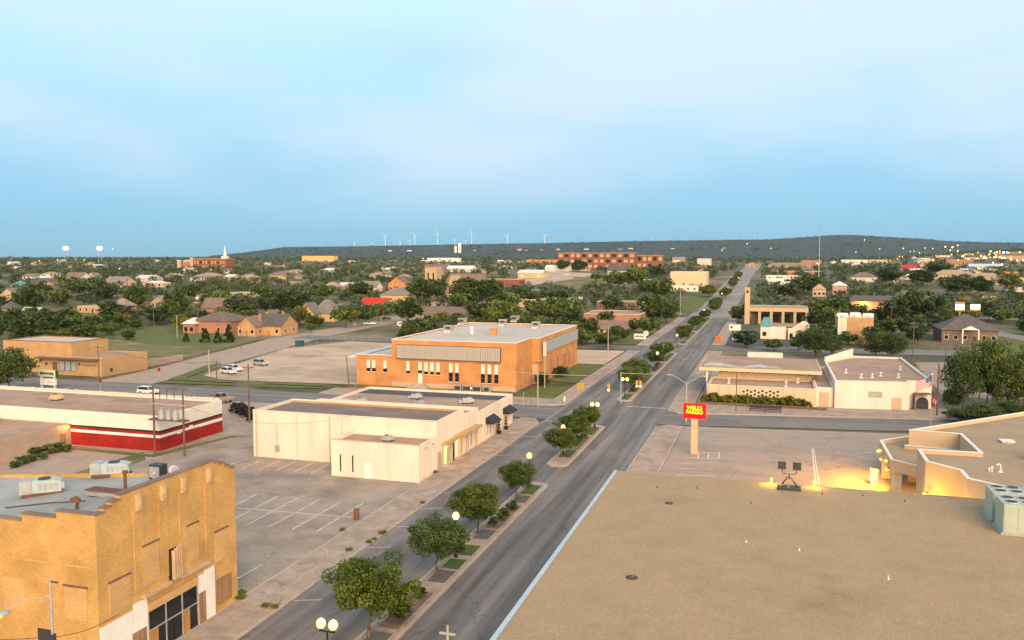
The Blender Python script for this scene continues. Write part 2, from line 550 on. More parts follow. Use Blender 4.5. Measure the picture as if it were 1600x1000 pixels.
def win_x(parent, x, y0, y1, z0, z1, frame='trim_white', pane='glass', fw=.09, cols=1, rows=1, name='window', d=.06):
    """a window on a wall that faces +X"""
    mb = MB()
    mb.box(x - .02, x + d, y0, y1, z0, z0 + fw).box(x - .02, x + d, y0, y1, z1 - fw, z1)
    mb.box(x - .02, x + d, y0, y0 + fw, z0 + fw, z1 - fw).box(x - .02, x + d, y1 - fw, y1, z0 + fw, z1 - fw)
    w = obj(name, mb, frame, parent)
    for i in range(cols):
        for j in range(rows):
            a, b = y0 + fw + (y1 - y0 - 2 * fw) * i / cols, y0 + fw + (y1 - y0 - 2 * fw) * (i + 1) / cols
            c, e = z0 + fw + (z1 - z0 - 2 * fw) * j / rows, z0 + fw + (z1 - z0 - 2 * fw) * (j + 1) / rows
            g_ = .02 if cols * rows > 1 else 0
            obj('pane', MB().box(x - .01, x + d * .4, a + g_, b - g_, c + g_, e - g_), pane, w)
    if cols * rows > 1:
        obj('mullion', MB().box(x, x + d * .3, y0 + fw, y1 - fw, z0 + fw, z1 - fw), frame, w)
    return w
def text_on(parent, body, mat, center, width, height, facing='-y', depth=.03, name='lettering'):
    cu = bpy.data.curves.new('t', 'FONT')
    cu.body = body
    cu.align_x, cu.align_y = 'CENTER', 'CENTER'
    cu.extrude = .02
    cu.offset = .012
    cu.space_line = .82
    tmp = bpy.data.objects.new('t', cu)
    COL.objects.link(tmp)
    bpy.context.view_layer.update()
    me = bpy.data.meshes.new_from_object(tmp.evaluated_get(bpy.context.evaluated_depsgraph_get()))
    bpy.data.objects.remove(tmp)
    xs = [v.co.x for v in me.vertices]
    ys = [v.co.y for v in me.vertices]
    sx, sy = width / (max(xs) - min(xs)), height / (max(ys) - min(ys))
    mx, my = (max(xs) + min(xs)) / 2, (max(ys) + min(ys)) / 2
    b = ORG[parent.name]
    for v in me.vertices:
        x, y, z = (v.co.x - mx) * sx, (v.co.y - my) * sy, v.co.z
        v.co = (center[0] + x - b[0], center[1] - z * depth / .02 - b[1], center[2] + y - b[2])
    me.materials.append(MATS[mat])
    o = bpy.data.objects.new(name, me)
    COL.objects.link(o)
    o.parent = parent
    return o

# ------------------------------------------------------------------ shared shapes
def inset(poly, d):
    """offset a counter-clockwise polygon inwards by d (outwards when d < 0)"""
    n, out = len(poly), []
    for i in range(n):
        a, b, c = Vector(poly[i - 1]), Vector(poly[i]), Vector(poly[(i + 1) % n])
        e1, e2 = (b - a).normalized(), (c - b).normalized()
        n1, n2 = Vector((-e1.y, e1.x)), Vector((-e2.y, e2.x))
        k = 1 + n1.dot(n2)
        v = b + (n1 + n2) * (d / max(k, .25))
        out.append((v.x, v.y))
    return out
def ring(mb, outer, inner, z0, z1):
    n = len(outer)
    for i in range(n):
        j = (i + 1) % n
        a, b, c, d = outer[i], outer[j], inner[j], inner[i]
        mb.add([(*a, z0), (*b, z0), (*c, z0), (*d, z0), (*a, z1), (*b, z1), (*c, z1), (*d, z1)],
               [(4, 5, 6, 7), (0, 1, 5, 4), (2, 3, 7, 6), (3, 2, 1, 0)])
    return mb
def flat_block(parent, poly, h, drop, wall, roof, cop=None, th=.3, z0=-.2, cop_h=.14, cop_w=.05):
    """walls with a parapet, a roof behind it and a coping on top"""
    w = obj('wall', ring(MB(), poly, inset(poly, th), z0, h), wall, parent)
    obj('roof', MB().add([(x, y, h - drop) for x, y in inset(poly, th * .9)], [tuple(range(len(poly)))]), roof, parent)
    if cop:
        obj('coping', ring(MB(), inset(poly, -cop_w), inset(poly, th + cop_w), h + .003, h + cop_h), cop, parent)
    return w
def rect(x0, x1, y0, y1):
    return [(x0, y0), (x1, y0), (x1, y1), (x0, y1)]
def sheet(name, poly, z, mat, parent=None):
    mb = MB()
    mb.add([(x, y, z) for x, y in poly], [tuple(range(len(poly)))])
    return struct(name, mb, mat, parent)
def strip(name, left, right, off, mat, parent=None, step=25):
    """a road or path along two edge polylines, laid on the terrain"""
    L, R = [], []
    for (a, b), (c, d) in zip(zip(left, left[1:]), zip(right, right[1:])):
        n = max(1, int((Vector(b) - Vector(a)).length / step))
        for i in range(n):
            L.append(Vector(a).lerp(Vector(b), i / n))
            R.append(Vector(c).lerp(Vector(d), i / n))
    L.append(Vector(left[-1]))
    R.append(Vector(right[-1]))
    mb = MB()
    vs = []
    for l_, r_ in zip(L, R):
        vs += [(l_.x, l_.y, T(l_.x, l_.y) + off), (r_.x, r_.y, T(r_.x, r_.y) + off)]
    mb.add(vs, [(2 * i, 2 * i + 1, 2 * i + 3, 2 * i + 2) for i in range(len(L) - 1)])
    return struct(name, mb, mat, parent)
def stripe(parent, p, q, z, w=.13, mat='paint', name='stripe'):
    p, q = Vector((p[0], p[1])), Vector((q[0], q[1]))
    d = (q - p).normalized()
    s = Vector((-d.y, d.x)) * w / 2
    return obj(name, MB().add([(*(p - s), z), (*(q - s), z), (*(q + s), z), (*(p + s), z)], [(0, 1, 2, 3)]), mat, parent)

# ------------------------------------------------------------------ ground, roads, pavements
rr = [0, 60, 120, 200, 300] + list(range(360, 2300, 40)) + [2600, 3200, 4000, 5000, 7000, 10000, 15000]
NA = 120
mb = MB()
vs = []
for r in rr:
    for i in range(NA):
        a = 2 * math.pi * i / NA
        x, y = r * math.cos(a), r * math.sin(a)
        vs.append((x, y, T(x, y) - .12))
mb.add(vs, [(j * NA + i, (j + 1) * NA + i, (j + 1) * NA + (i + 1) % NA, j * NA + (i + 1) % NA) for j in range(len(rr) - 1) for i in range(NA)])
struct('ground', mb, 'ground')
KL, KR = -39.4, -18.8                    # kerbs of the main street
ML, MR = -30.5, -27.3                    # median
main = strip('main_street', [(KL, -60), (KL, 420)], [(KR, -60), (KR, 420)], 0, 'asphalt')
strip('main_street_beyond', [(KL, 420), (-39, 700), (-37, 1900)], [(KR, 420), (-18, 700), (-16, 1900)], .05, 'road_far')
strip('cross_street_west', [(-400, 161.5), (KL, 161.5)], [(-400, 148), (KL, 148)], -.012, 'asphalt_cross')
strip('cross_street_east', [(KR, 160.2), (30, 168.5), (320, 205)], [(KR, 149), (30, 157), (320, 192)], -.012, 'asphalt_cross')
strip('second_cross_street', [(-170, 282), (KL, 281)], [(-170, 269), (KL, 268.5)], -.012, 'asphalt_cross')
strip('second_cross_street', [(KR, 290), (260, 316)], [(KR, 275), (260, 298)], -.012, 'asphalt_cross')
strip('avenue', [(-150, 60), (-152, 130), (-159, 186), (-169, 232), (-176, 264), (-182, 400), (-190, 640)],
      [(-134, 60), (-136, 130), (-142, 178), (-153, 238), (-161, 280), (-166, 400), (-172, 640)], -.02, 'alley')
lotW = sheet('parking_lot', rect(-92, -44.0, 60.9, 146.5), .02, 'lot')
sheet('alley_pavement', rect(-150, -92.0, 40, 147.9), -.045, 'alley')
sheet('alley_pavement', rect(-92, -72, 30, 60.85), -.03, 'alley')
sheet('west_pavement', rect(-260, -152, 130, 147.9), -.04, 'asphalt_cross')
lotE = sheet('bank_parking_lot', [(-14.2, 70), (60, 70), (60, 159), (30, 154.5), (-14.2, 148.5)], .02, 'bank_lot')
sheet('gravel_lot', [(-128, 172.5), (-93, 175.5), (-95, 262), (-144, 266), (-153, 240), (-141, 190), (-138, 178)], -.03, 'gravel')
sheet('gravel_lot', [(-93, 230), (-44.2, 229.6), (-44.2, 265), (-93, 262)], -.034, 'gravel')
sheet('block_pavement', [(-14.2, 163), (34, 171), (34, 232), (-14.2, 262)], -.03, 'alley')
sheet('asphalt_lot', [(-14.2, 292), (8, 294), (8, 330), (-14.2, 330)], -.03, 'asphalt_dark')
sheet('worn_lot', [(36, 196), (80, 205), (78, 268), (40, 262)], -.03, 'lot')
def pavement(name, poly, z=.14, mat='concrete'):
    """a raised slab with a paler kerb stone round its edge"""
    o = struct(name, MB().prism(inset(poly, .22), -.1, z), mat)
    obj('kerb', ring(MB(), poly, inset(poly, .218), -.1, z + .012), 'kerb', o)
    return o
pavement('pavement_west', [(-43.98, -40), (KL, -40), (KL, 143.5), (-41.2, 147.2), (-43.98, 147.2)])
pavement('pavement_east', [(KR, -40), (-14.25, -40), (-14.25, 148.3), (-17, 148.6), (KR, 146)])
pavement('pavement_corner', [(-95, 161.8), (-42, 161.8), (KL, 164), (KL, 266), (-43.3, 266), (-43.3, 169.2), (-95, 169.2)])
pavement('pavement_corner', [(KR, 163), (-16.5, 161), (36, 169.3), (36, 174.5), (-14.3, 171.5), (-14.3, 272), (KR, 272)])
pavement('pavement_far', [(-43.3, 284), (KL, 284), (KL, 420), (-43.3, 420)])
pavement('pavement_far', [(KR, 293), (-14.6, 293), (-14.6, 420), (KR, 420)])
for q in ((-12.6, 147.7, 36.5, 155.2),):
    stripe(lotE, (q[0], q[1]), (q[2], q[3]), .026, .35, 'kerb', 'kerb')
# painted bays of the western lot
zz = lambda x, y: G(360 + x / 2.942, 660 + y / 2.942)
for a, b, c, d in ((25, 380, 120, 330), (25, 440, 220, 340), (70, 475, 310, 348), (175, 482, 410, 355), (285, 492, 508, 365), (395, 503, 610, 372),
                   (25, 393, 590, 440), (-60, 770, 145, 655), (-40, 205, 75, 170), (50, 215, 150, 172), (130, 218, 230, 175), (210, 222, 300, 180),
                   (290, 228, 385, 185), (370, 235, 455, 190), (-60, 350, 30, 325)):
    stripe(lotW, zz(a, b), zz(c, d), .027, .15)
z4 = lambda x, y: G(1000 + x / 4, 600 + y / 4)
for a, b, c, d in ((275, 462, 365, 460), (245, 497, 460, 492), (240, 530, 460, 535), (230, 568, 470, 575), (365, 425, 365, 465), (430, 428, 425, 465),
                   (497, 430, 490, 468), (365, 428, 497, 432), (365, 466, 490, 468), (1085, 405, 1120, 632), (1075, 405, 1100, 632),
                   (1355, 432, 1450, 430), (1360, 460, 1460, 465)):
    stripe(lotE, z4(a, b), z4(c, d), .027, .16)
# kerb-side ticks and stop lines on the street
for y in (62, 69, 76, 83, 90, 97, 118, 125, 132):
    stripe(main, (KL + .1, y), (KL + 2.4, y + .9), .006, .10)
stripe(main, (KL + .4, 146.3), (ML, 146.3), .006, .35)
stripe(main, (MR, 165.5), (KR - .4, 165.5), .006, .35)
# grass strips and lawns
for poly, m in (([(-51.8, 169.6), (-43.8, 169.6), (-43.8, 187.0), (-48.5, 187.4), (-51.8, 186)], 'lawn'),
                ([(-51.5, 194), (-43.8, 193.0), (-43.8, 228.6), (-51.5, 229.0)], 'lawn'),
                ([(-93, 169.6), (-54.8, 169.6), (-54.8, 175.9), (-93, 175.4)], 'dry_lawn'),
                ([(-114, 164.6), (-94, 168.2), (-94, 169.5), (-118.3, 168.8)], 'lawn'), ([(-116, 170.0), (-94, 170.4), (-94, 171.6), (-112, 171.4)], 'lawn'),
                ([(-140, 163.6), (-119, 165.4), (-122, 167.0), (-139, 167.2)], 'lawn'), ([(-141, 168.6), (-124, 168.8), (-122, 170.6), (-139, 173.0), (-147, 198), (-150, 196)], 'lawn'),
                ([(-163, 190), (-170, 226), (-178, 262), (-228, 262), (-230, 206), (-175, 206)], 'dry_lawn'),
                ([(-205, 236), (-182, 236), (-186, 262), (-232, 300), (-260, 300), (-260, 262)], 'lawn'),
                ([(-44, 284.5), (-90, 284.5), (-90, 330), (-44, 340)], 'lawn'),
                ([(60, 276), (110, 286), (120, 330), (70, 318)], 'lawn'),
                ([(-10, 249), (10, 251), (10, 253), (-10, 251)], 'lawn'),
                ([(-92, 62), (-88, 62), (-88, 100), (-92, 104)], 'dry_lawn'), ([(-107, 104), (-89.5, 102.8), (-86, 118), (-85, 118), (-88, 101.6), (-107, 102.6)], 'dry_lawn'),
                ([(-100, 78), (-84, 74), (-80, 77), (-98, 82)], 'dry_lawn')):
    LZ = globals().get('LZ', 0) + 1
    sheet('lawn', poly, .004 + .0045 * LZ, m)
# the open fields further out
def field(name, pts, m, off=.05):
    P = [G(*q) for q in pts]
    c = sum(P, Vector()) / len(P)
    mb = MB()
    V = []
    n = len(P)
    for k in range(7):
        for i in range(n):
            for j in range(4):
                q = P[i].lerp(P[(i + 1) % n], j / 4)
                q = c.lerp(q, k / 6)
                V.append((q.x, q.y, T(q.x, q.y) + off))
    m4 = 4 * n
    mb.add(V, [(k * m4 + i, k * m4 + (i + 1) % m4, (k + 1) * m4 + (i + 1) % m4, (k + 1) * m4 + i) for k in range(6) for i in range(m4)])
    return struct(name, mb, m)
field('meadow', [(868, 452), (1000, 452), (985, 434), (890, 432)], 'dry_lawn')
field('gravel_yard', [(790, 452), (870, 440), (945, 428), (860, 424), (790, 440)], 'gravel')
field('meadow', [(60, 500), (165, 505), (160, 482), (70, 478)], 'dry_lawn')
field('lawn', [(1060, 488), (1085, 490), (1115, 460), (1075, 462)], 'lawn')
field('meadow', [(1500, 468), (1550, 470), (1540, 455), (1495, 450)], 'dry_lawn')
field('lawn', [(1520, 540), (1600, 545), (1600, 518), (1560, 515)], 'lawn', .03)
field('gravel_yard', [(620, 482), (720, 482), (720, 470), (640, 470)], 'gravel')
field('gravel_yard', [(1430, 452), (1480, 478), (1455, 480), (1400, 452)], 'road_far', .08)
strip('side_street', [(150, 300), (168, 500), (215, 900)], [(160, 300), (178, 500), (225, 900)], .06, 'road_far')
strip('side_street', [(95, 285), (75, 420), (96, 640)], [(104, 285), (84, 420), (105, 640)], .06, 'road_far')
strip('highway', [(440, 1000), (545, 1500), (640, 2300)], [(470, 1000), (575, 1500), (675, 2300)], .1, 'road_far')
strip('side_street', [(-600, 470), (-44, 452)], [(-600, 460), (-44, 442)], .06, 'road_far')
strip('side_street', [(-14, 452), (400, 470)], [(-14, 442), (400, 460)], .06, 'road_far')

# ------------------------------------------------------------------ medians
def median(y0, y1, items):
    mt = 'median'
    poly = [(ML, y0 + 1), (-29.6, y0), (-28.2, y0), (MR, y0 + 1), (MR, y1 - 1), (-28.2, y1), (-29.6, y1), (ML, y1 - 1)]
    o = struct(mt, MB().prism(inset(poly, .3), -.1, .15), 'concrete')
    obj('kerb', ring(MB(), poly, inset(poly, .298), -.1, .165), 'kerb', o)
    for kind, a, b in items:
        nm, m = {'t': ('turf_bed', 'median_turf'), 'g': ('tree_grate', 'median_grate'), 'b': ('planting_bed', 'median_bed')}[kind]
        obj(nm, MB().box(-29.75, -28.05, a, b, .1, .165 + (.03 if kind == 't' else 0)), m, o)
    return o
median(8, 104.8, [('g', 55.3, 58.4), ('b', 59.2, 66.8), ('g', 69.2, 72.2), ('t', 72.7, 75.2), ('t', 76.5, 79.4), ('g', 81.6, 84.6), ('b', 85.2, 94.2),
                  ('g', 95.4, 98.3), ('t', 99.2, 103.4), ('t', 46.5, 50), ('t', 51.2, 54.4), ('b', 30, 44)])
median(114.0, 144.4, [('t', 119.5, 124.6), ('b', 126.5, 134.5), ('g', 125, 126.4), ('t', 136, 142.5)])
median(171.0, 263.0, [('t', 172.5, 180), ('b', 182, 190), ('g', 191, 194), ('t', 196, 214), ('b', 216, 236), ('t', 240, 261)])
median(290, 430, [('t', 292, 300), ('b', 303, 340), ('t', 345, 425)])

# ------------------------------------------------------------------ yellow brick hall (left foreground)
YB = thing('brick_hall', 'tall yellow brick hall with stepped parapet and shuttered shopfront, left foreground', 'building', (-56, 53, 0))
sf = [(45, -.2), (60.6, -.2), (60.6, 11.9), (59.9, 11.9), (59.9, 12.25), (59.2, 12.25), (59.2, 12.6), (58.5, 12.6), (58.5, 12.85), (57.8, 12.85), (57.8, 13.1),
      (47.3, 13.05), (47.3, 12.75), (46.5, 12.75), (46.5, 12.5), (45.8, 12.5), (45.8, 12.25), (45, 12.25)]
obj('street_wall', MB().prism_x(sf, -44.45, -44.0), 'yellow_brick', YB)
ff = [(-74, -.2), (-44.452, -.2), (-44.452, 12.28), (-47.4, 12.28), (-47.4, 11.8), (-50.5, 11.8), (-50.5, 11.3), (-53.6, 11.3), (-53.6, 10.8), (-58, 10.8), (-58, 10.3), (-64, 10.3), (-64, 9.7), (-74, 9.7)]
obj('side_wall', MB().prism_y(ff, 45.0, 45.42), 'yellow_brick', YB)
obj('rear_wall', MB().box(-74, -73.6, 45.43, 60.6, -.2, 9.3), 'yellow_brick', YB)
obj('far_wall', MB().prism_y([(-73.58, -.2), (-44.47, -.2), (-44.47, 11.4), (-73.58, 8.9)], 60.2, 60.6), 'yellow_brick', YB)
mb = MB()
nx, ny = 14, 6
V = [(-44.44 - 29.2 * i / nx, 45.4 + 14.82 * j / ny, 11.15 - 2.55 * i / nx + .07 * math.sin(i * 1.7) * math.sin(j * 1.3 + 1)) for i in range(nx + 1) for j in range(ny + 1)]
mb.add(V, [(i * (ny + 1) + j, i * (ny + 1) + j + 1, (i + 1) * (ny + 1) + j + 1, (i + 1) * (ny + 1) + j) for i in range(nx) for j in range(ny)])
obj('roof', mb, 'grey_roof', YB)
cop = MB()
for (ya, za), (yb, zb) in zip(sf[2:], sf[3:]):
    if abs(za - zb) < .06:
        za = max(za, zb)
        cop.box(-44.52, -43.93, min(ya, yb) - .03, max(ya, yb) + .03, za + .002, za + .10)
obj('coping', cop, 'brown_roof', YB)
cop = MB()
for (xa, za), (xb, zb) in zip(ff[2:], ff[3:]):
    if za == zb:
        cop.box(min(xa, xb) - (.03 if xb < -44.6 else 0), max(xa, xb) + (.03 if max(xa, xb) < -44.6 else -.1), 44.93, 45.5, za + .003, za + .10)
obj('coping', cop, 'brown_roof', YB)
for y in (49.0, 51.6, 53.9, 57.0):                 # carved blocks at the heads of the pilasters
    obj('ornament', MB().box(-44.0, -43.74, y - .2, y + .2, 11.5, 12.7).box(-43.74, -43.68, y - .12, y + .12, 11.7, 12.5), 'sand_stone', YB)
    obj('pilaster', MB().box(-44.0, -43.94, y - .5, y + .5, 5.4, 11.5), 'yellow_brick', YB)
for y0, y1, z0, z1 in ((46.0, 48.0, 4.6, 7.1), (49.3, 51.0, 5.6, 8.6), (54.2, 55.6, 5.6, 8.6), (57.6, 59.4, 4.4, 7.0)):
    mb = MB().box(-44.01, -43.93, y0, y1, z0, z1)
    obj('blocked_window', mb, 'yellow_brick_pale', YB)
    obj('lintel', MB().box(-44.01, -43.88, y0 - .06, y1 + .06, z1, z1 + .10), 'brown_trim', YB)
obj('ledge', MB().box(-44, -43.62, 49.1, 52.0, 4.78, 5.02), 'sand_stone', YB)
obj('ledge', MB().box(-44, -43.62, 53.2, 56.6, 4.78, 5.02), 'sand_stone', YB)
vent = obj('louvre', MB().box(-44.01, -43.9, 52.05, 53.3, 5.05, 7.45), 'black_paint', YB)
for k in range(4):
    obj('fin', MB().box(-43.9, -43.62, 52.32 + .26 * k, 52.44 + .26 * k, 5.0, 7.3 + .1 * k), 'sand_stone', vent)
obj('tile_panel', MB().box(-44.01, -43.86, 45.02, 48.25, 0, 4.25).box(-44.01, -43.85, 48.25, 49.5, 0, 4.65), 'white_paint', YB)
obj('tile_panel', MB().box(-44.01, -43.86, 55.25, 56.2, 0, 4.15).box(-44.01, -43.84, 56.2, 57.35, -.05, 4.35), 'white_paint', YB)
obj('board', MB().box(-43.86, -43.80, 47.9, 49.3, 0, 2.6), 'boards', YB)
obj('board', MB().box(-43.86, -43.80, 55.3, 56.1, 0, 2.7), 'boards', YB)
obj('board', MB().box(-44.0, -43.92, 57.7, 59.7, .7, 2.9), 'boards', YB)
obj('fascia', MB().box(-44.0, -43.80, 49.52, 55.2, 3.55, 4.2), 'yellow_brick_pale', YB)
sfr = obj('shopfront', MB().box(-44.0, -43.93, 49.52, 55.23, .14, 3.52), 'metal_dark', YB)
for y in (49.56, 51.45, 53.3, 55.16):
    obj('mullion', MB().box(-43.93, -43.82, y - .04, y + .04, .14, 3.52), 'metal', sfr)
obj('transom', MB().box(-43.93, -43.83, 49.6, 55.1, 2.02, 2.10), 'metal', sfr)
for a, b in ((49.62, 51.4), (51.5, 53.25), (53.35, 55.1)):
    obj('pane', MB().box(-43.93, -43.89, a, b, 2.12, 3.48), 'glass', sfr)
for a, b, m in ((49.62, 50.6, 'door_wood'), (50.66, 51.4, 'glass'), (51.5, 52.3, 'glass'), (52.36, 53.25, 'glass'), (53.35, 54.2, 'door_wood'), (54.26, 55.1, 'glass')):
    obj('door' if m == 'glass' else 'board', MB().box(-43.93, -43.88, a, b, .14, 2.0), m, sfr)
obj('blocked_window', MB().box(-46.9, -44.95, 44.94, 45.01, 4.6, 7.0), 'yellow_brick_pale', YB)
obj('lintel', MB().box(-47.0, -44.85, 44.90, 45.0, 7.0, 7.12), 'brown_trim', YB)
obj('blocked_window', MB().box(-52.5, -50.4, 44.94, 45.01, 4.6, 7.0), 'yellow_brick_pale', YB)
obj('vent', MB().box(-49.4, -48.3, 44.9, 45.01, 2.6, 3.6), 'metal_dark', YB)
ln = MB()
ln.box(-74, -44.5, 44.96, 45.003, 5.9 + 2.55, 6.0 + 2.55)
obj('brick_band', ln, 'yellow_brick_pale', YB)
def ac_long(loc, rz, label, mat='metal_pale', L=3.4, W=1.7, H=1.5):
    o = thing('air_conditioner', label, 'air conditioner')
    obj('cabinet', MB().prism_y([(-L / 2, .25), (L / 2, .25), (L / 2, H * .86), (L * .25, H), (-L / 2, H)], -W / 2, W / 2), mat, o)
    obj('end_cabinet', MB().box(-L / 2 - .9, -L / 2 + .003, -W / 2 - .06, W / 2 + .06, .2, H + .06), 'metal', o)
    obj('fan_guard', MB().tube((-L * .08, 0, H), (-L * .08, 0, H + .08), .5, .5, 14), 'metal_dark', o)
    for k in range(5):
        obj('louvre', MB().box(-L * .3 + k * .42, -L * .3 + k * .42 + .3, -W / 2 - .025, -W / 2, .5, H * .8), 'metal', o)
    obj('skid', MB().box(-L / 2 - .8, L / 2, -W / 2 - .1, -W / 2 + .1, 0, .26).box(-L / 2 - .8, L / 2, W / 2 - .1, W / 2 + .1, 0, .26), 'rust', o)
    return place(o, loc, rz)
def roof_z(x):
    return 11.15 - 2.55 * (-44.44 - x) / 29.2
q_ = G(74, 768, 10.1)
ac_long((q_.x, q_.y, roof_z(q_.x)), .75, 'pale grey air conditioner nearer the front edge of the yellow brick hall roof', 'metal_pale', 2.2, 1.25, 1.3)
q_ = G(182, 738, 10.3)
ac_long((q_.x, q_.y, roof_z(q_.x)), .45, 'pale teal air conditioner at the far edge of the yellow brick hall roof', 'metal_pale', 2.3, 1.3, 1.2)
o = thing('roof_vent', 'rusty bent mushroom vent on grey roof of the yellow brick hall', 'vent', (-50.6, 50.0, roof_z(-50.6)))
b0 = o.location
obj('stack', MB().tube(b0, b0 + Vector((.25, -.15, .8)), .12), 'rust', o)
obj('cap', MB().tube(b0 + Vector((.0, -.1, .8)), b0 + Vector((.1, -.12, 1.05)), .42, .14, 12), 'rust', o)
for x, y, h, lab in ((-51.0, 55.5, 1.5, 'tall rusty flue pipe beside the duct box on the yellow brick hall roof'), (-50.2, 58.0, .8, 'short grey vent pipe near far edge of the yellow brick hall roof'),
                     (-49.2, 59.3, .8, 'short grey vent pipe closest to far corner of the yellow brick hall roof'), (-60, 49.4, .4, 'small vent stub on the left of the yellow brick hall roof')):
    o = thing('vent_pipe', lab, 'vent', (x, y, roof_z(x)))
    z = roof_z(x)
    obj('pipe', MB().tube((x, y, z), (x, y, z + h), .13), 'rust' if h > 1 else 'metal', o)
    obj('cap', MB().tube((x, y, z + h), (x, y, z + h + .22), .24, .2, 10), 'rust' if h > 1 else 'metal', o)
o = thing('duct_box', 'long low weathered duct box on grey roof of the yellow brick hall', 'duct', (-51.5, 54.0, roof_z(-51.5)))
obj('box', MB().box(-53.2, -50.2, 53.6, 54.5, roof_z(-51.5), roof_z(-51.5) + .42), 'metal', o)
obj('lid', MB().box(-53.3, -50.1, 53.5, 54.6, roof_z(-51.5) + .42, roof_z(-51.5) + .5), 'rust', o)
o = thing('swamp_cooler', 'dark boxy cooler unit at far corner of the yellow brick hall roof', 'cooler', (-49.3, 58.9, roof_z(-49.3)))
z = roof_z(-51)
obj('case', MB().box(-51.8, -50.6, 59.2, 60.1, z, z + 1.25), 'metal_dark', o)
obj('louvre', MB().box(-51.7, -50.7, 59.14, 59.2, z + .15, z + 1.1), 'metal', o)
tag(obj('dish_antenna', MB().tube((-49.8, 59.9, z), (-49.8, 59.9, z + .7), .05).tube((-49.8, 59.9, z + .7), (-49.65, 59.75, z + .82), .05, .42, 12), 'metal'),
    'small round dish on far corner of the yellow brick hall roof', 'dish')
mb = MB().path([(-58, 50.2, roof_z(-58) + .08), (-55, 51.6, roof_z(-55) + .08), (-52, 52.2, roof_z(-52) + .08)], .05)
tag(obj('conduit', mb, 'metal_dark'), 'dark conduit pipe lying across the yellow brick hall roof', 'pipe')

# ------------------------------------------------------------------ white stucco shop block (behind the western lot)
WB = thing('shop_block', 'long cream stucco shop block with stepped street parapet and wooden canopy', 'building', (-59, 122, 0))
flat_block(WB, rect(-74, -44.2, 106.7, 117.6), 7.05, .45, 'stucco', 'brown_roof', th=.28)
flat_block(WB, rect(-72.8, -44.22, 117.603, 124.2), 6.05, .5, 'stucco', 'pink_roof', th=.28)
flat_block(WB, rect(-72.8, -44.1, 124.203, 142.3), 5.4, .45, 'stucco', 'pink_roof', th=.28)
flat_block(WB, rect(-57.2, -44.12, 100.3, 106.697), 5.05, .45, 'stucco_white', 'pink_roof', th=.25)
obj('coping', MB().box(-74.06, -44.16, 106.62, 107.02, 7.053, 7.13), 'stucco_white', WB)
obj('roof_ridge', MB().box(-73.6, -44.6, 116.9, 117.3, 6.61, 6.85), 'tan_brick', WB)
for a, b in ((-73, -70.5), (-68, -64), (-60, -52)):
    obj('roof_patch', MB().box(a, b, 126 + (a % 3), 129 + (a % 3), 4.953, 4.97), 'patch' if a < -66 else 'brown_roof', WB)
obj('roof_band', MB().box(-72.4, -44.5, 137.4, 141.9, 4.953, 5.0), 'metal_dark', WB)
for xx in (-55.75, -53.9):
    win_y(WB, xx - .14, xx + .14, 100.3, .7, 3.1, 'stucco_white', 'glass', .03, name='slit_window')
obj('door', MB().box(-52.2, -51.1, 100.24, 100.31, 0, 2.2), 'white_paint', WB)
for y in (108.6, 111.9, 115.2, 118.5, 122.8):
    obj('canopy_post', MB().box(-44.1, -43.86, y - .09, y + .09, .1, 3.25), 'stucco_tan', WB)
obj('canopy', MB().box(-44.19, -43.35, 108.4, 113.6, 3.25, 3.6).box(-44.19, -43.25, 113.6, 118.4, 3.26, 3.7).box(-44.19, -43.15, 118.4, 123.2, 3.24, 3.58), 'tan_brick', WB)
win_x(WB, -44.2, 109.0, 110.2, .3, 3.1, 'stucco_tan', 'lit_window', .1, name='shop_window')
win_x(WB, -44.2, 110.4, 111.6, .3, 3.1, 'stucco_tan', 'glass_blue', .1, name='shop_window')
obj('door', MB().box(-44.2, -44.1, 112.2, 113.3, .1, 2.9), 'black_paint', WB)
win_x(WB, -44.2, 113.7, 114.9, .3, 3.1, 'stucco_tan', 'lit_window', .1, name='shop_window')
win_x(WB, -44.2, 115.5, 116.7, .5, 3.1, 'stucco_tan', 'glass_blue', .1, name='shop_window')
for y in (119.0, 120.3):
    win_x(WB, -44.2, y, y + .55, .7, 3.1, 'stucco_white', 'glass', .04, name='slit_window')
obj('side_door', MB().box(-44.2, -44.05, 106.9, 108.1, .1, 2.6), 'louvre', WB)
for y in (101.6, 103.4, 105.3):
    obj('panel_joint', MB().box(-44.13, -44.08, y, y + .12, .2, 2.6), 'stucco', WB)
for y0, y1 in ((127.4, 131.8), (136.6, 141.0)):
    obj('awning', MB().loft([(-44.1, y0, 3.75), (-44.1, y1, 3.75), (-44.1, y1, 2.75), (-44.1, y0, 2.75)], [(-44.05, y0, 3.7), (-44.05, y1, 3.7), (-42.7, y1, 2.75), (-42.7, y0, 2.75)]), 'black_paint', WB)
    for k in range(2):
        win_x(WB, -44.1, y0 + .5 + k * 1.5, y0 + .95 + k * 1.5, .8, 2.6, 'stucco_white', 'glass', .04, name='slit_window')
obj('door', MB().box(-44.1, -43.98, 132.7, 133.9, .1, 2.9), 'door_wood', WB)
obj('wall_lamp', MB().ball((-43.9, 109.9, 2.9), .12), 'lamp_glow', WB)
obj('wall_lamp', MB().ball((-43.9, 114.2, 2.9), .12), 'lamp_glow', WB)
lamp_light(WB, (-43.6, 109.9, 2.3), 22, (1, .62, .2))
lamp_light(WB, (-43.6, 114.2, 2.3), 16, (1, .62, .2))
for x in (-73.4, -61.0):
    obj('downpipe', MB().tube((x, 106.6, 0), (x, 106.6, 6.9), .07, .07, 8), 'stucco_tan', WB)
obj('meter_box', MB().box(-70.2, -69.5, 106.5, 106.697, 1.1, 2.0), 'metal', WB)
obj('conduit', MB().tube((-69.85, 106.62, 2.0), (-69.85, 106.62, 5.2), .05), 'metal', WB)
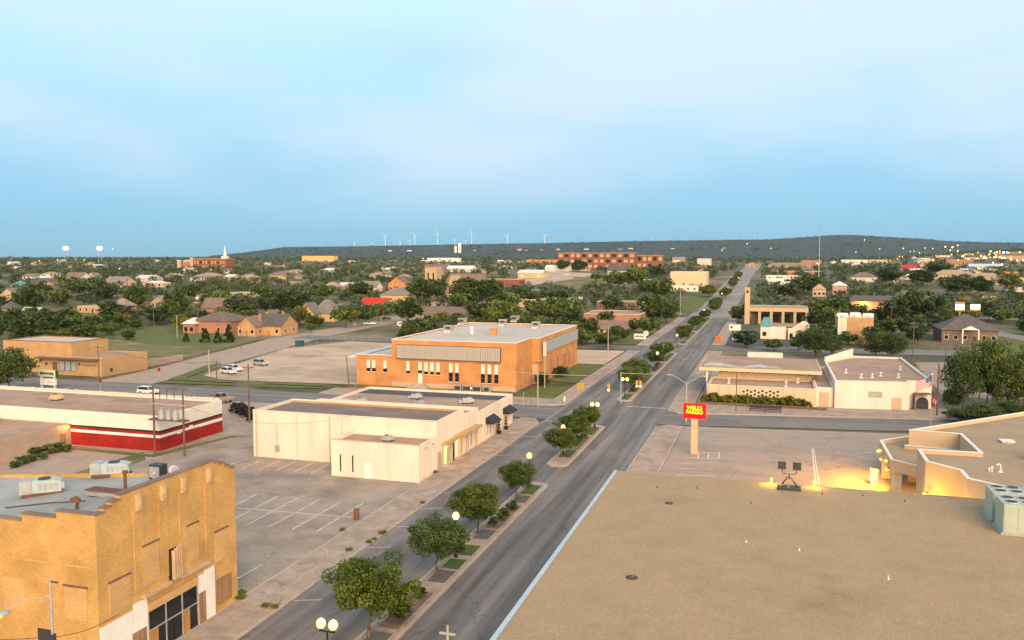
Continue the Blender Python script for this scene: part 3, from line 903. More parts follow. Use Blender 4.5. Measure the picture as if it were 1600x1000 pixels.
obj('wall_band', MB().box(-74, -57.21, 106.66, 106.697, 3.5, 3.6), 'stucco_white', WB)
for x in (-66.5, -59.0):
    obj('wall_joint', MB().box(x, x + .06, 106.672, 106.699, 0, 6.9), 'stucco_tan', WB)
for y in (102.5, 104.8):
    obj('scupper', MB().box(-44.1, -43.92, y, y + .3, 4.2, 4.4), 'metal', WB)
obj('coping', MB().box(-57.25, -44.08, 100.24, 100.6, 5.053, 5.12), 'stucco_tan', WB)
def roof_unit(name, loc, rz, label, s=1.0, mat='metal'):
    o = thing(name, label, 'air conditioner')
    obj('cabinet', MB().box(-.9, .9, -.7, .7, .25, 1.25), mat, o)
    obj('hood', MB().prism_y([(.9, .5), (1.5, .35), (1.5, .8), (.9, 1.2)], -.6, .6), mat, o)
    obj('fan_guard', MB().tube((-.35, 0, 1.25), (-.35, 0, 1.38), .42, .38, 12), 'metal_dark', o)
    obj('curb', MB().box(-1.0, 1.0, -.8, .8, 0, .26), 'metal_dark', o)
    obj('duct', MB().box(-1.7, -.9, -.35, .35, .1, .7), 'metal', o)
    return place(o, loc, rz, s)
for (x, y, z, r, s, lab) in ((-67, 128.0, 4.95, .3, 1.1, 'metal rooftop unit on back roof of cream shop block, leftmost'), (-59.7, 134.6, 4.95, .2, 1.25, 'metal rooftop unit on cream shop block, rear one of the middle pair'),
                             (-56.5, 128.6, 4.95, -.2, 1.15, 'metal rooftop unit on cream shop block, front one of the middle pair'), (-49.4, 133.0, 4.95, .4, 1.3, 'metal rooftop unit on cream shop block nearest the street'),
                             (-50.2, 103.6, 4.6, .1, 1.0, 'metal rooftop unit on the low front annex of the cream shop block')):
    roof_unit('rooftop_unit', (x, y, z), r, lab, s * .62)
def topiary(loc, label):
    x, y, z = loc
    o = thing('topiary', label, 'potted plant', loc, 'topiary pots by the awnings')
    obj('pot', MB().tube((x, y, z), (x, y, z + .6), .32, .42, 10), 'post_black', o)
    obj('stem', MB().tube((x, y, z + .6), (x, y, z + 2.3), .04), 'bark', o)
    for k, r in ((1.0, .28), (1.55, .24), (2.05, .2)):
        obj('foliage', MB().ball((x, y, z + k), r), 'leaf_oak', o)
topiary((-43.4, 132.3, .14), 'black potted topiary left of the orange shop door')
topiary((-43.4, 136.2, .14), 'black potted topiary right of the orange shop door under the far awning')

# ------------------------------------------------------------------ big tan roof (right foreground)
TR = thing('flat_roof_store', 'wide flat tan gravel roof of the foreground store with pale blue edge', 'building', (0, 60, 0))
pt = rect(-14.2, 48, 41.8, 80.1)
obj('wall', ring(MB(), inset(pt, .02), inset(pt, .4), -.2, 8.7), 'stucco_tan', TR)
obj('roof', MB().add([(x, y, 8.96) for x, y in inset(pt, .2)], [(0, 1, 2, 3)]), 'tan_roof', TR)
obj('edge_trim', MB().box(-14.30, -14.02, 41.6, 80.2, 8.7, 9.06), 'trim_blue', TR)
obj('front_trim', MB().box(-14.018, 48.1, 41.6, 41.95, 8.7, 9.08), 'trim_white', TR)
obj('rear_trim', MB().box(-13.978, 48.1, 80.0, 80.22, 8.7, 9.0), 'tan_roof2', TR)
def drain(x, y, r, label):
    o = thing('roof_drain', label, 'drain', (x, y, 8.96))
    obj('ring', MB().tube((x, y, 8.962), (x, y, 9.03), r, r * .8, 14), 'metal_dark', o)
    obj('strainer', MB().ball((x, y, 9.02), r * .35), 'rust', o)
drain(-8.3, 53.3, .42, 'dark round roof drain on near part of the tan gravel roof')
drain(-7.9, 70.8, .36, 'small dark roof drain near far left of the tan gravel roof')
rs = random.Random(3)
for k, (x, y) in enumerate(((-9.5, 75.4), (-6, 76.2), (4.8, 77.6), (8.2, 78.2), (11.5, 77.4), (-1.2, 72.9), (-1.3, 62.7), (2.4, 61.9), (7.8, 58))):
    tag(obj('roof_pin', MB().tube((x, y, 8.95), (x, y, 9.12 + .05 * (k % 3)), .04, .03, 6).tube((x, y, 8.95), (x, y, 9.0), .09, .06, 8), 'trim_white' if k > 5 else 'metal_dark'),
        'small pipe stub sticking out of the tan gravel roof', 'vent', 'pipe stubs on the tan gravel roof')
FL = thing('floodlight_stand', 'black twin-headed floodlight stand at far edge of tan gravel roof', 'floodlight', (2.0, 78.4, 8.96))
x, y, z = 2.0, 78.4, 8.96
mb = MB()
for a in (-.95, .95):
    for b in (-.4, .4):
        mb.tube((x + a, y + b, z), (x + a * .1, y, z + 1.15), .035, .035, 6)
obj('tripod', mb, 'post_black', FL)
for a in (-.55, .55):
    obj('ballast_block', MB().box(x + a - .48, x + a + .48, y - .5, y + .5, z + .02, z + .26), 'metal_dark', FL)
obj('mast', MB().tube((x, y, z + .9), (x, y, z + 1.45), .05), 'post_black', FL)
obj('crossbar', MB().path([(x - .62, y, z + 1.9), (x - .62, y, z + 1.5), (x - .5, y, z + 1.42), (x + .5, y, z + 1.42), (x + .62, y, z + 1.5), (x + .62, y, z + 1.9)], .035), 'post_black', FL)
for a in (-.65, .65):
    h = obj('lamp_head', MB().box(x + a - .36, x + a + .36, y - .12, y + .12, z + 1.85, z + 2.5), 'metal_dark', FL)
    obj('glass', MB().box(x + a - .3, x + a + .3, y + .12, y + .14, z + 1.91, z + 2.44), 'glass', h)
for a_ in (-1.5, 2.2):  # added lamps, no part of the stand, to light the roof's far strip
    obj('added_roof_lamp', MB().ball((x + a_, y + 1.45, z + .5), .08).tube((x + a_, y + 1.45, z), (x + a_, y + 1.45, z + .45), .03), 'lamp_sodium', FL)
lamp_light(FL, (x - 1.5, y + 1.3, z + .5), 110, (1, .60, .06), .12)
lamp_light(FL, (x + 2.2, y + 1.3, z + .5), 80, (1, .60, .06), .12)
def big_ac(x0, x1, y0, y1, z, h, label):
    o = thing('air_conditioner', label, 'air conditioner', ((x0 + x1) / 2, (y0 + y1) / 2, z), 'green-grey cooling units on the tan roof')
    obj('cabinet', MB().box(x0, x1, y0, y1, z + .15, z + h), 'metal_green', o)
    n = 5
    for k in range(n):
        a = y0 + .08 + (y1 - y0 - .1) * k / n
        obj('side_panel', MB().box(x0 - .03, x0, a, a + (y1 - y0) / n - .06, z + .25, z + h - .1), 'metal_green', o)
    for k in range(6):
        a = x0 + .06 + (x1 - x0 - .1) * k / 6
        obj('front_panel', MB().box(a, a + (x1 - x0) / 6 - .04, y0 - .03, y0, z + .25, z + h - .08), 'metal_green', o)
    for k in range(2):
        for j in range(2):
            cx, cy = x0 + .7 + 1.15 * k, y0 + .8 + 1.2 * j
            f_ = obj('fan', MB().tube((cx, cy, z + h), (cx, cy, z + h + .06), .5, .46, 16), 'metal', o)
            obj('fan_hub', MB().tube((cx, cy, z + h + .06), (cx, cy, z + h + .075), .4, .4, 16), 'metal_dark', f_)
    obj('top_panel', MB().box(x0 + 2.6, x1, y0, y1, z + h, z + h + .05), 'metal_pale', o)
    obj('base_rail', MB().box(x0 - .15, x1, y0 - .1, y1 + .1, z, z + .16), 'metal', o)
big_ac(17.3, 23.0, 70.2, 72.6, 8.96, 2.35, 'green-grey cooling unit on the tan gravel roof, nearer one of two')
big_ac(17.3, 23.0, 73.4, 75.9, 8.96, 2.35, 'green-grey cooling unit on the tan gravel roof, farther one of two')

# ------------------------------------------------------------------ bank branch with zigzag roof (right)
BK = thing('bank_branch', 'tan angular bank branch with zigzag parapets and lit drive-through porch', 'building', (26, 110, 0))
hi = [(24, 91.8), (60, 91.8), (60, 160), (56, 160), (18.1, 120.4), (24.0, 119.6), (24.0, 108.8), (17.3, 108.6), (17.2, 102.2), (20, 99.0), (20, 95.4)]
flat_block(BK, hi, 7.0, .45, 'stucco_tan', 'tan_roof2', 'trim_white', .3, cop_h=.08)
lo = [(14.75, 111.2), (18.0, 108.1), (23.9, 108.9), (23.9, 119.5), (18.2, 120.5), (24, 126.6), (18.9, 126.7), (14.8, 122.7)]
obj('porch_fascia', ring(MB(), lo, inset(lo, .3), 3.5, 4.9), 'stucco_tan', BK)
obj('porch_roof', MB().add([(x, y, 4.45) for x, y in inset(lo, .25)], [tuple(range(len(lo)))]), 'tan_roof2', BK)
obj('porch_ceiling', MB().add([(x, y, 3.7) for x, y in inset(lo, .28)], [tuple(range(len(lo)))]), 'stucco_white', BK)
obj('porch_coping', ring(MB(), inset(lo, -.04), inset(lo, .34), 4.903, 4.98), 'trim_white', BK)
for x, y in ((15.6, 112.0), (15.6, 121.6), (18.2, 125.0)):
    obj('column', MB().box(x - .55, x + .55, y - .4, y + .4, -.1, 3.5), 'stucco_white', BK)
w = win_y(BK, 18.6, 21.2, 108.62, .9, 3.0, 'brown_trim', 'glass', .1, 3, 2)
obj('door', MB().box(21.6, 22.6, 108.56, 108.66, 0, 2.3), 'metal_dark', BK)
for (x, y, z, s) in ((14.6, 121.5, 3.7, .2), (14.6, 118.4, 3.3, .16), (14.55, 112.4, 3.4, .2), (18.6, 107.2, 3.3, .2), (17.1, 101.2, 3.6, .2), (14.75, 114.6, 4.0, .2), (14.75, 120.7, 4.0, .18), (16.8, 113.7, 3.5, .14), (19.9, 96.2, 3.5, .2)):  # second fascia pair and inner porch lamp are added fixtures for the lights below
    l_ = obj('wall_lamp', MB().ball((x - .1, y - .15, z), s), 'lamp_sodium', BK)
    obj('bracket', MB().box(x - .1, x + .3, y - .25, y + .1, z + .12, z + .2), 'metal_dark', l_)
spot_light(BK, (14.3, 114.6, 3.9), (8.5, 117.5, 0), 8500, (1, .42, .025), 145)
spot_light(BK, (14.3, 120.5, 3.9), (9, 123, 0), 1800, (1, .48, .05), 140)
lamp_light(BK, (16.5, 113.5, 3.2), 420, (1, .5, .04), .2)
lamp_light(BK, (17.4, 106.0, 3.0), 220, (1, .52, .05), .2)
lamp_light(BK, (16.3, 99.9, 2.9), 560, (1, .52, .06), .7)
lamp_light(BK, (18.8, 95.2, 3.2), 320, (1, .55, .08), .2)
o = thing('vent_hood', 'white gooseneck vent pipe on the bank branch roof', 'vent', (24.5, 101.5, 6.55))
obj('pipe', MB().path([(24.5, 101.5, 6.55), (24.5, 101.5, 7.3), (24.3, 101.4, 7.45), (24.1, 101.35, 7.3)], .09, 8), 'trim_white', o)
obj('flange', MB().tube((24.5, 101.5, 6.55), (24.5, 101.5, 6.65), .3, .15), 'trim_white', o)
o = thing('vent_hood', 'white short vent cluster beside the gooseneck pipe on the bank branch roof', 'vent', (23.6, 101.2, 6.55))
obj('pipe', MB().tube((23.6, 101.2, 6.55), (23.6, 101.2, 7.0), .09).tube((23.3, 101.0, 6.55), (23.3, 101.0, 6.9), .07), 'trim_white', o)
obj('cap', MB().ball((23.6, 101.2, 7.02), .16).ball((23.3, 101.0, 6.92), .13), 'trim_white', o)
o = thing('roof_hatch', 'pale square roof hatch on the bank branch roof', 'hatch', (29, 118, 6.55))
obj('curb', MB().box(28.4, 29.8, 117.4, 118.8, 6.5, 6.75), 'metal', o)
obj('lid', MB().box(28.3, 29.9, 117.3, 118.9, 6.75, 6.85), 'trim_white', o)
for k, (x, y) in enumerate(((31.2, 107.5),)):
    roof_unit('rooftop_unit', (x, y, 6.55), 2.6, 'grey hooded rooftop unit at right edge of the bank branch roof', 1.5, 'metal')
o = thing('menu_board', 'white teller kiosk beside the lit porch of the bank branch', 'kiosk', (13.6, 117.5, .02))
obj('case', MB().box(13.2, 14.0, 117.1, 117.9, .02, 1.9), 'white_paint', o)
obj('hood', MB().box(13.1, 14.1, 117.0, 118.0, 1.9, 2.05), 'metal', o)

# ------------------------------------------------------------------ pole sign of the bank
SG = thing('pole_sign', 'red and yellow lit bank sign on a thick tan post', 'sign', (-10.6, 128.1, 0))
obj('post', MB().box(-11.1, -10.1, 127.8, 128.4, -.1, 5.6), 'stucco_tan', SG)
cb = obj('cabinet', MB().box(-12.3, -8.95, 127.75, 128.45, 5.5, 7.75), 'sign_red', SG)
tx = text_on(SG, 'WELLS\nFARGO', 'sign_yellow', (-10.62, 127.735, 6.85), 2.45, 1.25)

# ------------------------------------------------------------------ orange brick office (centre)
OB = thing('orange_brick_building', 'two-storey orange brick building with grey louvred band and white flat roof', 'building', (-70, 200, 0))
main_poly = [(-84.3, 176.5), (-53.8, 176.5), (-53.8, 189), (-51.9, 189), (-51.9, 229), (-84.3, 229)]
obj('wall', ring(MB(), rect(-84.3, -53.8, 176.5, 229), inset(rect(-84.3, -53.8, 176.5, 229), .35), -.2, 10.85), 'orange_brick', OB)
obj('upper_wall', MB().box(-53.797, -51.9, 189, 194.5, 5.2, 10.85), 'orange_brick', OB)
obj('side_wall', MB().box(-53.797, -51.9, 194.503, 229, -.2, 10.85), 'orange_brick', OB)
obj('roof', MB().add([(x, y, 10.55) for x, y in inset(rect(-84.3, -53.8, 176.5, 229), .3)], [(0, 1, 2, 3)]), 'white_roof', OB)
obj('coping', ring(MB(), [(-84.36, 176.44), (-53.74, 176.44), (-53.74, 188.94), (-51.84, 188.94), (-51.84, 229.06), (-84.36, 229.06)],
                   [(-83.9, 176.9), (-54.2, 176.9), (-54.2, 189.4), (-52.3, 189.4), (-52.3, 228.6), (-83.9, 228.6)], 10.853, 10.98), 'trim_white', OB)
obj('roof_strip', MB().box(-54.3, -52.2, 189.3, 228.7, 10.86, 10.9), 'white_roof', OB)
flat_block(OB, rect(-93.5, -84.303, 176.5, 199), 7.05, .3, 'orange_brick', 'white_roof', 'trim_white', .3)
flat_block(OB, rect(-97.5, -93.503, 184, 199), 5.7, .2, 'orange_brick', 'white_roof', 'trim_white', .3)
obj('ice_roof', MB().box(-93.3, -92.3, 177, 198.6, 6.9, 7.25), 'metal_blue', OB)
obj('plinth', MB().box(-84.3, -54.0, 176.3, 176.5, -.2, .9), 'stucco_tan', OB)
obj('lean_to', MB().box(-99.4, -97.5, 183, 186, 5.4, 5.6), 'trim_white', OB)
lv = obj('louvred_band', MB().box(-82.8, -57.4, 176.2, 176.5, 6.65, 9.7), 'metal_dark', OB)
n = 44
sl = MB().box(0, 25.3 / n - .07, 176.0, 176.2, 6.6, 9.75)
s0 = None
for k in range(n):
    x = -82.75 + 25.3 * k / n
    if s0 is None:
        s0 = obj('slat', MB().box(x, x + 25.3 / n - .06, 176.0, 176.2, 6.65, 9.7), 'louvre', lv)
    else:
        c = s0.copy()
        COL.objects.link(c)
        c.parent = lv
        c.location = s0.location + Vector((25.3 * k / n, -.03 * (k % 3), 0))
obj('band_frame', MB().box(-82.9, -57.3, 175.95, 176.5, 6.5, 6.645).box(-82.9, -57.3, 175.95, 176.5, 9.705, 9.8), 'brown_trim', lv)
lv2 = obj('side_panel_band', MB().box(-51.9, -51.65, 193.4, 228.4, 6.9, 9.8), 'metal_dark', OB)
s1 = None
for k in range(24):
    y = 193.45 + 34.9 * k / 24
    if s1 is None:
        s1 = obj('panel', MB().box(-51.65, -51.5, y, y + 34.9 / 24 - .05, 6.9, 9.8), 'metal', lv2)
    else:
        c = s1.copy()
        COL.objects.link(c)
        c.parent = lv2
        c.location = s1.location + Vector((0, 34.9 * k / 24, 0))
ox = lambda px: -84.3 + (px - 612) * .1565
def tall_window(px, z0, zm, z1, w=.95):
    x = ox(px)
    wd = obj('window', MB().box(x - w / 2, x + w / 2, 176.4, 176.515, z0, z1), 'brown_trim', OB)
    obj('panel', MB().box(x - w / 2 + .04, x + w / 2 - .04, 176.34, 176.4, zm, z1 - .04), 'stucco_white', wd)
    if zm - z0 > 1.4:
        m_ = (z0 + zm) / 2
        obj('pane', MB().box(x - w / 2 + .06, x + w / 2 - .06, 176.36, 176.4, m_ + .05, zm - .06), 'glass', wd)
        obj('pane', MB().box(x - w / 2 + .06, x + w / 2 - .06, 176.36, 176.4, z0 + .06, m_ - .05), 'glass', wd)
    else:
        obj('pane', MB().box(x - w / 2 + .06, x + w / 2 - .06, 176.36, 176.4, z0 + .06, zm - .06), 'glass', wd)
    obj('sill', MB().box(x - w / 2 - .06, x + w / 2 + .06, 176.25, 176.5, z0 - .14, z0 - .002), 'trim_white', wd)
for px in (573.5, 582.5, 601.2):
    tall_window(px, 3.1, 4.0, 5.9)
for px in (638.7, 667.5, 677, 686.8):
    tall_window(px, 3.0, 3.7, 5.9)
for px in (706.7, 716.4, 756.5, 766.5, 777):
    tall_window(px, 1.6, 3.7, 5.9)
x = ox(658)
obj('door', MB().box(x - .5, x + .5, 176.38, 176.52, .9, 3.0), 'white_paint', OB)
tall_window(658, 3.2, 3.9, 5.9)
st = obj('steps', MB(), None, OB) if False else None
mb = MB()
for k in range(5):
    mb.box(x - 1.2 - k * .35, x + 1.2 + k * .35, 176.3 - .8 - .35 * k, 176.3, .9 - .2 * (k + 1), .9 - .2 * k - .003)
obj('steps', mb, 'kerb', OB)
for y in (189.6, 191.0):
    obj('entrance_pier', MB().box(-53.797, -52.6, y, y + .5, -.2, 5.2), 'stucco_tan', OB)
obj('entrance_door', MB().box(-53.79, -53.7, 191.7, 193.9, 0, 3.0), 'glass', OB)
for y in (199, 205.5, 212, 218.5):
    obj('bricked_bay', MB().box(-51.9, -51.84, y, y + 2.2, 1.2, 4.6), 'pink_brick', OB)
obj('blade_sign', MB().box(-51.45, -50.6, 190.6, 190.8, 6.4, 10.0), 'metal_dark', OB)
obj('blade_panel', MB().box(-51.4, -50.65, 190.55, 190.6, 6.5, 9.9), 'trim_white', OB)
for px, py, lab, s in ((702, 519, 'squat rooftop cooler on the white roof of the orange brick building, nearest one', 1.7), (723, 507, 'squat rooftop cooler on left of the white roof, second row', 1.7),
                       (786, 509, 'squat rooftop cooler on the middle of the white roof', 1.7), (805, 503, 'squat rooftop cooler near far edge of the white roof', 1.7),
                       (838, 513, 'squat rooftop cooler at right of the white roof', 1.7)):
    P = G(px, py, 10.55)
    o = thing('rooftop_cooler', lab, 'air conditioner')
    obj('cabinet', MB().loft([(-.7, -.6, .5), (.7, -.6, .5), (.7, .6, .5), (-.7, .6, .5)], [(-.95, -.8, 1.5), (.95, -.8, 1.5), (.95, .8, 1.5), (-.95, .8, 1.5)]), 'louvre', o)
    obj('louvre', MB().box(-.6, .6, -.79, -.72, .8, 1.3), 'metal_dark', o)
    obj('duct', MB().box(-.3, .3, -.3, .3, 0, .5).box(-.9, -.3, -.9, -.3, 0, .35), 'trim_white', o)
    obj('lid', MB().box(-1, 1, -.85, .85, 1.503, 1.58), 'metal', o)
    place(o, (P.x, P.y, 10.55), random.uniform(-.3, .3), s * .68)
P = G(737, 522, 10.55)
o = thing('roof_stack', 'white vent stack on the white roof of the orange brick building', 'vent', (P.x, P.y, 10.55))
obj('pipe', MB().tube((P.x, P.y, 10.5), (P.x, P.y, 12.3), .45, .38, 10), 'trim_white', o)
obj('cap', MB().tube((P.x, P.y, 12.3), (P.x, P.y, 12.6), .6, .3, 10), 'trim_white', o)
P = G(771, 523, 10.55)
o = thing('roof_chimney', 'orange brick chimney block on the white roof', 'chimney', (P.x, P.y, 10.55))
obj('stack', MB().box(P.x - .8, P.x + .8, P.y - .6, P.y + .6, 10.5, 12.0), 'orange_brick', o)
obj('cap', MB().box(P.x - .9, P.x + .9, P.y - .7, P.y + .7, 12.003, 12.15), 'tan_brick', o)
for k, (x, w_) in enumerate(((-66.6, 1.6), (-64.4, 2.0), (-62.0, 2.0), (-59.7, 1.4))):
    o = thing('ground_unit', ('leftmost', 'second', 'third', 'rightmost')[k] + ' grey condenser unit in the row along the orange brick wall', 'air conditioner', (x, 173.6, 0))
    obj('case', MB().box(x - w_ / 2, x + w_ / 2, 173, 174.2, .1, 1.4), 'louvre', o)
    obj('grille', MB().box(x - w_ / 2 + .15, x + w_ / 2 - .15, 172.95, 173, .3, 1.2), 'metal_dark', o)
    if k == 1:
        obj('work_light', MB().ball((x + 1.2, 172.8, .9), .14), 'lamp_white', o)
    obj('pad', MB().box(x - w_ / 2 - .1, x + w_ / 2 + .1, 172.9, 174.3, 0, .1), 'kerb', o)

# ------------------------------------------------------------------ red and white tyre shop (left)
TS = thing('tire_shop', 'low white workshop with red base and black and red stripes', 'building', (-110, 113, 0))
tp = rect(-142, -89.8, 105.2, 120.6)
flat_block(TS, tp, 5.5, .35, 'white_brick', 'pink_roof', None, .3)
def bandx(z0, z1, m, nm, e):
    obj(nm, MB().box(-107.4, -89.8 + e, 105.2 - e, 105.2, z0, z1).box(-89.8, -89.8 + e, 105.2, 120.6, z0, z1), m, TS)
bandx(-.1, 2.05, 'red_paint', 'red_base', .04)
bandx(2.05, 2.5, 'white_paint', 'white_stripe', .032)
bandx(2.5, 2.9, 'red_paint', 'red_stripe', .045)
bandx(2.9, 3.2, 'black_paint', 'black_stripe', .04)
for y, z in ((109.2, 2.2), (112.0, 2.4)):
    obj('wall_plate', MB().box(-89.76, -89.70, y, y + .8, z - .3, z + .3), 'white_paint', TS)
obj('wall_plate', MB().box(-89.76, -89.70, 114.5, 120.4, 2.0, 2.5), 'white_paint', TS)
cb0 = None
for k in range(46):                                # pale blocks along the far parapet
    x = -141.6 + 51.6 * k / 46
    if cb0 is None:
        cb0 = obj('block', MB().box(x, x + .8, 120.2, 120.75, 5.5, 5.78), 'stucco_white', TS)
    else:
        c = cb0.copy()
        COL.objects.link(c)
        c.parent = TS
        c.location = cb0.location + Vector((51.6 * k / 46, 0, random.uniform(-.03, .06)))
roof_unit('rooftop_unit', (-118.5, 113.6, 5.15), .1, 'rusty tan rooftop unit on the tyre workshop roof', .8, 'stucco_tan')
AN = thing('low_annex', 'low tan walled annex with gravel roof left of the tyre workshop', 'building', (-125, 96, 0))
flat_block(AN, rect(-150, -107.0, 84, 105.15), 3.35, .12, 'block_wall', 'pink_roof', None, .3)
obj('lamp', MB().ball((-106.6, 104.2, 3.0), .22), 'lamp_sodium', AN)
obj('door', MB().box(-107.0, -106.9, 103.0, 104.0, 0, 2.1), 'boards', AN)
lamp_light(AN, (-106.0, 103.6, 2.9), 60, (1, .55, .12))
roof_unit('rooftop_unit', (-121.5, 101.5, 3.23), .6, 'dusty junk-laden rooftop unit on the low annex', 1.2, 'metal')
# beige corner building and its sign
JB = thing('beige_corner_building', 'beige flat-roofed corner building with dark canopy and pale green windows', 'building', (-178, 178, 0))
flat_block(JB, rect(-181, -160.6, 168.3, 170.48), 4.5, .25, 'tan_brick', 'pink_roof', None, .3)
flat_block(JB, rect(-172.18, -160.6, 170.483, 184.4), 4.5, .25, 'tan_brick', 'pink_roof', None, .3)
flat_block(JB, rect(-195, -172.2, 170.5, 183), 8.0, .2, 'tan_brick', 'white_roof', 'brown_trim', .3)
obj('canopy', MB().box(-180.8, -161.2, 166.8, 168.297, 4.1, 4.4), 'brown_trim', JB)
for k in range(3):
    win_y(JB, -174.2 + 1.9 * k, -172.4 + 1.9 * k, 168.3, .9, 3.6, 'brown_trim', 'glass_blue', .12)
obj('door', MB().box(-176.3, -174.8, 168.24, 168.31, 0, 3.1), 'brown_trim', JB)
for x, z in ((-180.0, 3.4), (-178.2, 2.6), (-167.6, 2.9)):
    obj('wall_lamp', MB().box(x - .2, x + .2, 168.0, 168.3, z - .25, z + .25), 'metal_dark', JB)
obj('lettering', MB().box(-166.8, -162.2, 168.25, 168.3, 2.55, 2.75), 'brown_trim', JB)
obj('meter_box', MB().box(-160.6, -160.4, 171.0, 171.6, .9, 1.8), 'metal_dark', JB)
K_ = thing('roadside_sign', 'two-panel cream roadside sign with green edging near the left edge', 'sign', (-158, 149.5, 0))
for x in (-160.0, -156.2):
    obj('post', MB().box(x - .18, x + .18, 149.3, 149.7, -.1, 4.2), 'sign_cream', K_)
up = obj('panel', MB().box(-160.6, -155.6, 149.2, 149.8, 2.7, 4.15), 'sign_cream', K_)
obj('panel', MB().box(-160.2, -155.9, 149.22, 149.78, .75, 2.2), 'white_paint', K_)
obj('side_edge', MB().box(-155.598, -155.4, 149.15, 149.85, 2.65, 4.2), 'sign_green', K_)
rs = random.Random(5)
mb = MB()
xx = -160.1
while xx < -156.4:
    w_ = rs.uniform(.14, .3)
    mb.box(xx, xx + w_, 149.17, 149.2, 3.25 - rs.uniform(0, .18), 3.62 + rs.uniform(-.05, .15))
    xx += w_ + .05
obj('lettering', mb, 'sign_green', K_)
mb = MB()
for k in range(5):
    mb.box(-158.0 + .32 * k, -157.78 + .32 * k, 149.2, 149.22, 1.35, 1.65)
obj('lettering', mb, 'louvre', K_)

# ------------------------------------------------------------------ cream drive-in bank and white warehouse (right, across the street)
CB = thing('cream_office', 'cream single-storey office with floating flat roof and patterned block screen', 'building', (-2, 190, 0))
flat_block(CB, rect(-12, 9.2, 174.6, 188.2), 3.75, .45, 'cream', 'pink_roof', None, .35)
flat_block(CB, rect(-10.5, 9.0, 188.203, 208), 4.7, .3, 'cream', 'pink_roof', None, .3)
flat_block(CB, rect(9.203, 12.6, 177, 208), 3.9, .2, 'stucco', 'pink_roof', None, .3)
obj('upper_roof', MB().box(-14.6, 10.8, 185.6, 207.6, 5.25, 5.95), 'cream', CB)
obj('upper_roof_gravel', MB().box(-14.4, 10.6, 185.8, 207.4, 5.953, 6.0), 'pink_roof', CB)
mb = MB()
rs = random.Random(11)
for k in range(26):
    x, y = -13.8 + .62 * k, 188.0 + 1.2 * math.sin(k * .4) + rs.uniform(-.6, .6)
    hh_ = 4.5 * math.exp(-((k - 3) / 5) ** 2) + 3.2 * math.exp(-((k - 17) / 4) ** 2) + .8
    mb.prism([(x, y), (x + .9, y + .1), (x + 1.0, y + hh_ + rs.uniform(0, .8)), (x + .1, y + hh_)], 6.002, 6.006 + .0004 * k)
obj('roof_patch', mb, 'patch', CB)
cl = obj('clerestory', MB().box(-9.5, 8.0, 187.8, 188.2, 4.703, 5.45), 'cream', CB)
for k in range(15):
    a = -9.3 + 17.1 * k / 15
    obj('pane', MB().box(a, a + .95, 187.75, 187.8, 4.85, 5.3), 'glass', cl)
for x in (-12.9,):
    obj('column', MB().box(x - .2, x + .2, 186.3, 186.7, -.1, 5.45), 'trim_white', CB)
obj('front_wall_cap', MB().box(-12.1, 9.25, 174.5, 175.0, 3.753, 3.85), 'stucco', CB)
for k in range(10):
    a = -11.8 + 2.1 * k
    obj('wall_rib', MB().box(a, a + .1, 174.52, 174.6, 0, 3.7), 'stucco_tan', CB)
scr = obj('block_screen', MB().box(-5.4, 2.2, 174.54, 174.6, 1.3, 3.3), 'cream', CB)
for i in range(10):
    for j in range(2):
        x, z = -5.0 + .74 * i, 1.7 + .78 * j + (.3 if i % 2 else 0)
        obj('screen_hole', MB().box(x, x + .44, 174.5, 174.54, z, z + .38), 'black_paint', scr)
obj('door', MB().box(9.9, 11.7, 176.92, 177.0, 0, 2.9), 'stucco_tan', CB)
obj('rear_block', MB().box(-5.0, 3.2, 210, 214, -.1, 6.6), 'stucco', CB)
for k, (x, y, z) in enumerate(((-8, 181, 3.3), (3.5, 180, 3.3), (6, 186, 3.3))):
    o = thing('vent_pipe', ('white capped vent at left of the cream office lower roof', 'white capped vent on middle of the cream office lower roof', 'white capped vent at right of the cream office lower roof')[k], 'vent', (x, y, z))
    obj('pipe', MB().tube((x, y, z), (x, y, z + .9), .12), 'trim_white', o)
    obj('cap', MB().tube((x, y, z + .9), (x, y, z + 1.05), .3, .2, 10).box(x - .35, x + .35, y - .3, y + .3, z, z + .12), 'trim_white', o)
WH = thing('warehouse', 'white stucco warehouse with brown gravel roof and raised end wall', 'building', (20, 200, 0))
wp = [(12.7, 176.2), (26.6, 178.0), (26.6, 180.0), (31.0, 181.0), (31.0, 222), (20.0, 222), (12.7, 209)]
flat_block(WH, wp, 5.4, .3, 'stucco_white', 'pink_roof', 'stucco_white', .35)
obj('end_wall', MB().loft([(12.7, 209, 5.5), (20, 222.1, 5.5), (20.0, 222.5, 5.5), (12.5, 209.4, 5.5)], [(12.7, 209, 6.4), (20, 222.1, 7.3), (20.0, 222.5, 7.3), (12.5, 209.4, 6.4)]), 'stucco_white', WH)
obj('vent_panel', MB().add([(19.0, 176.97, 2.3), (21.6, 177.3, 2.3), (21.6, 177.3, 3.5), (19.0, 176.97, 3.5), (19.0, 177.1, 2.3), (21.6, 177.4, 2.3), (21.6, 177.4, 3.5), (19.0, 177.1, 3.5)],
                              [(0, 1, 2, 3), (4, 5, 6, 7), (0, 1, 5, 4), (3, 2, 6, 7)]), 'louvre', WH)
obj('door', MB().add([(23.4, 177.5, 0), (25.2, 177.73, 0), (25.2, 177.73, 2.4), (23.4, 177.5, 2.4), (23.4, 177.65, 0), (25.2, 177.85, 0), (25.2, 177.85, 2.4), (23.4, 177.65, 2.4)],
                        [(0, 1, 2, 3), (0, 3, 7, 4), (1, 2, 6, 5), (3, 2, 6, 7)]), 'stucco_tan', WH)
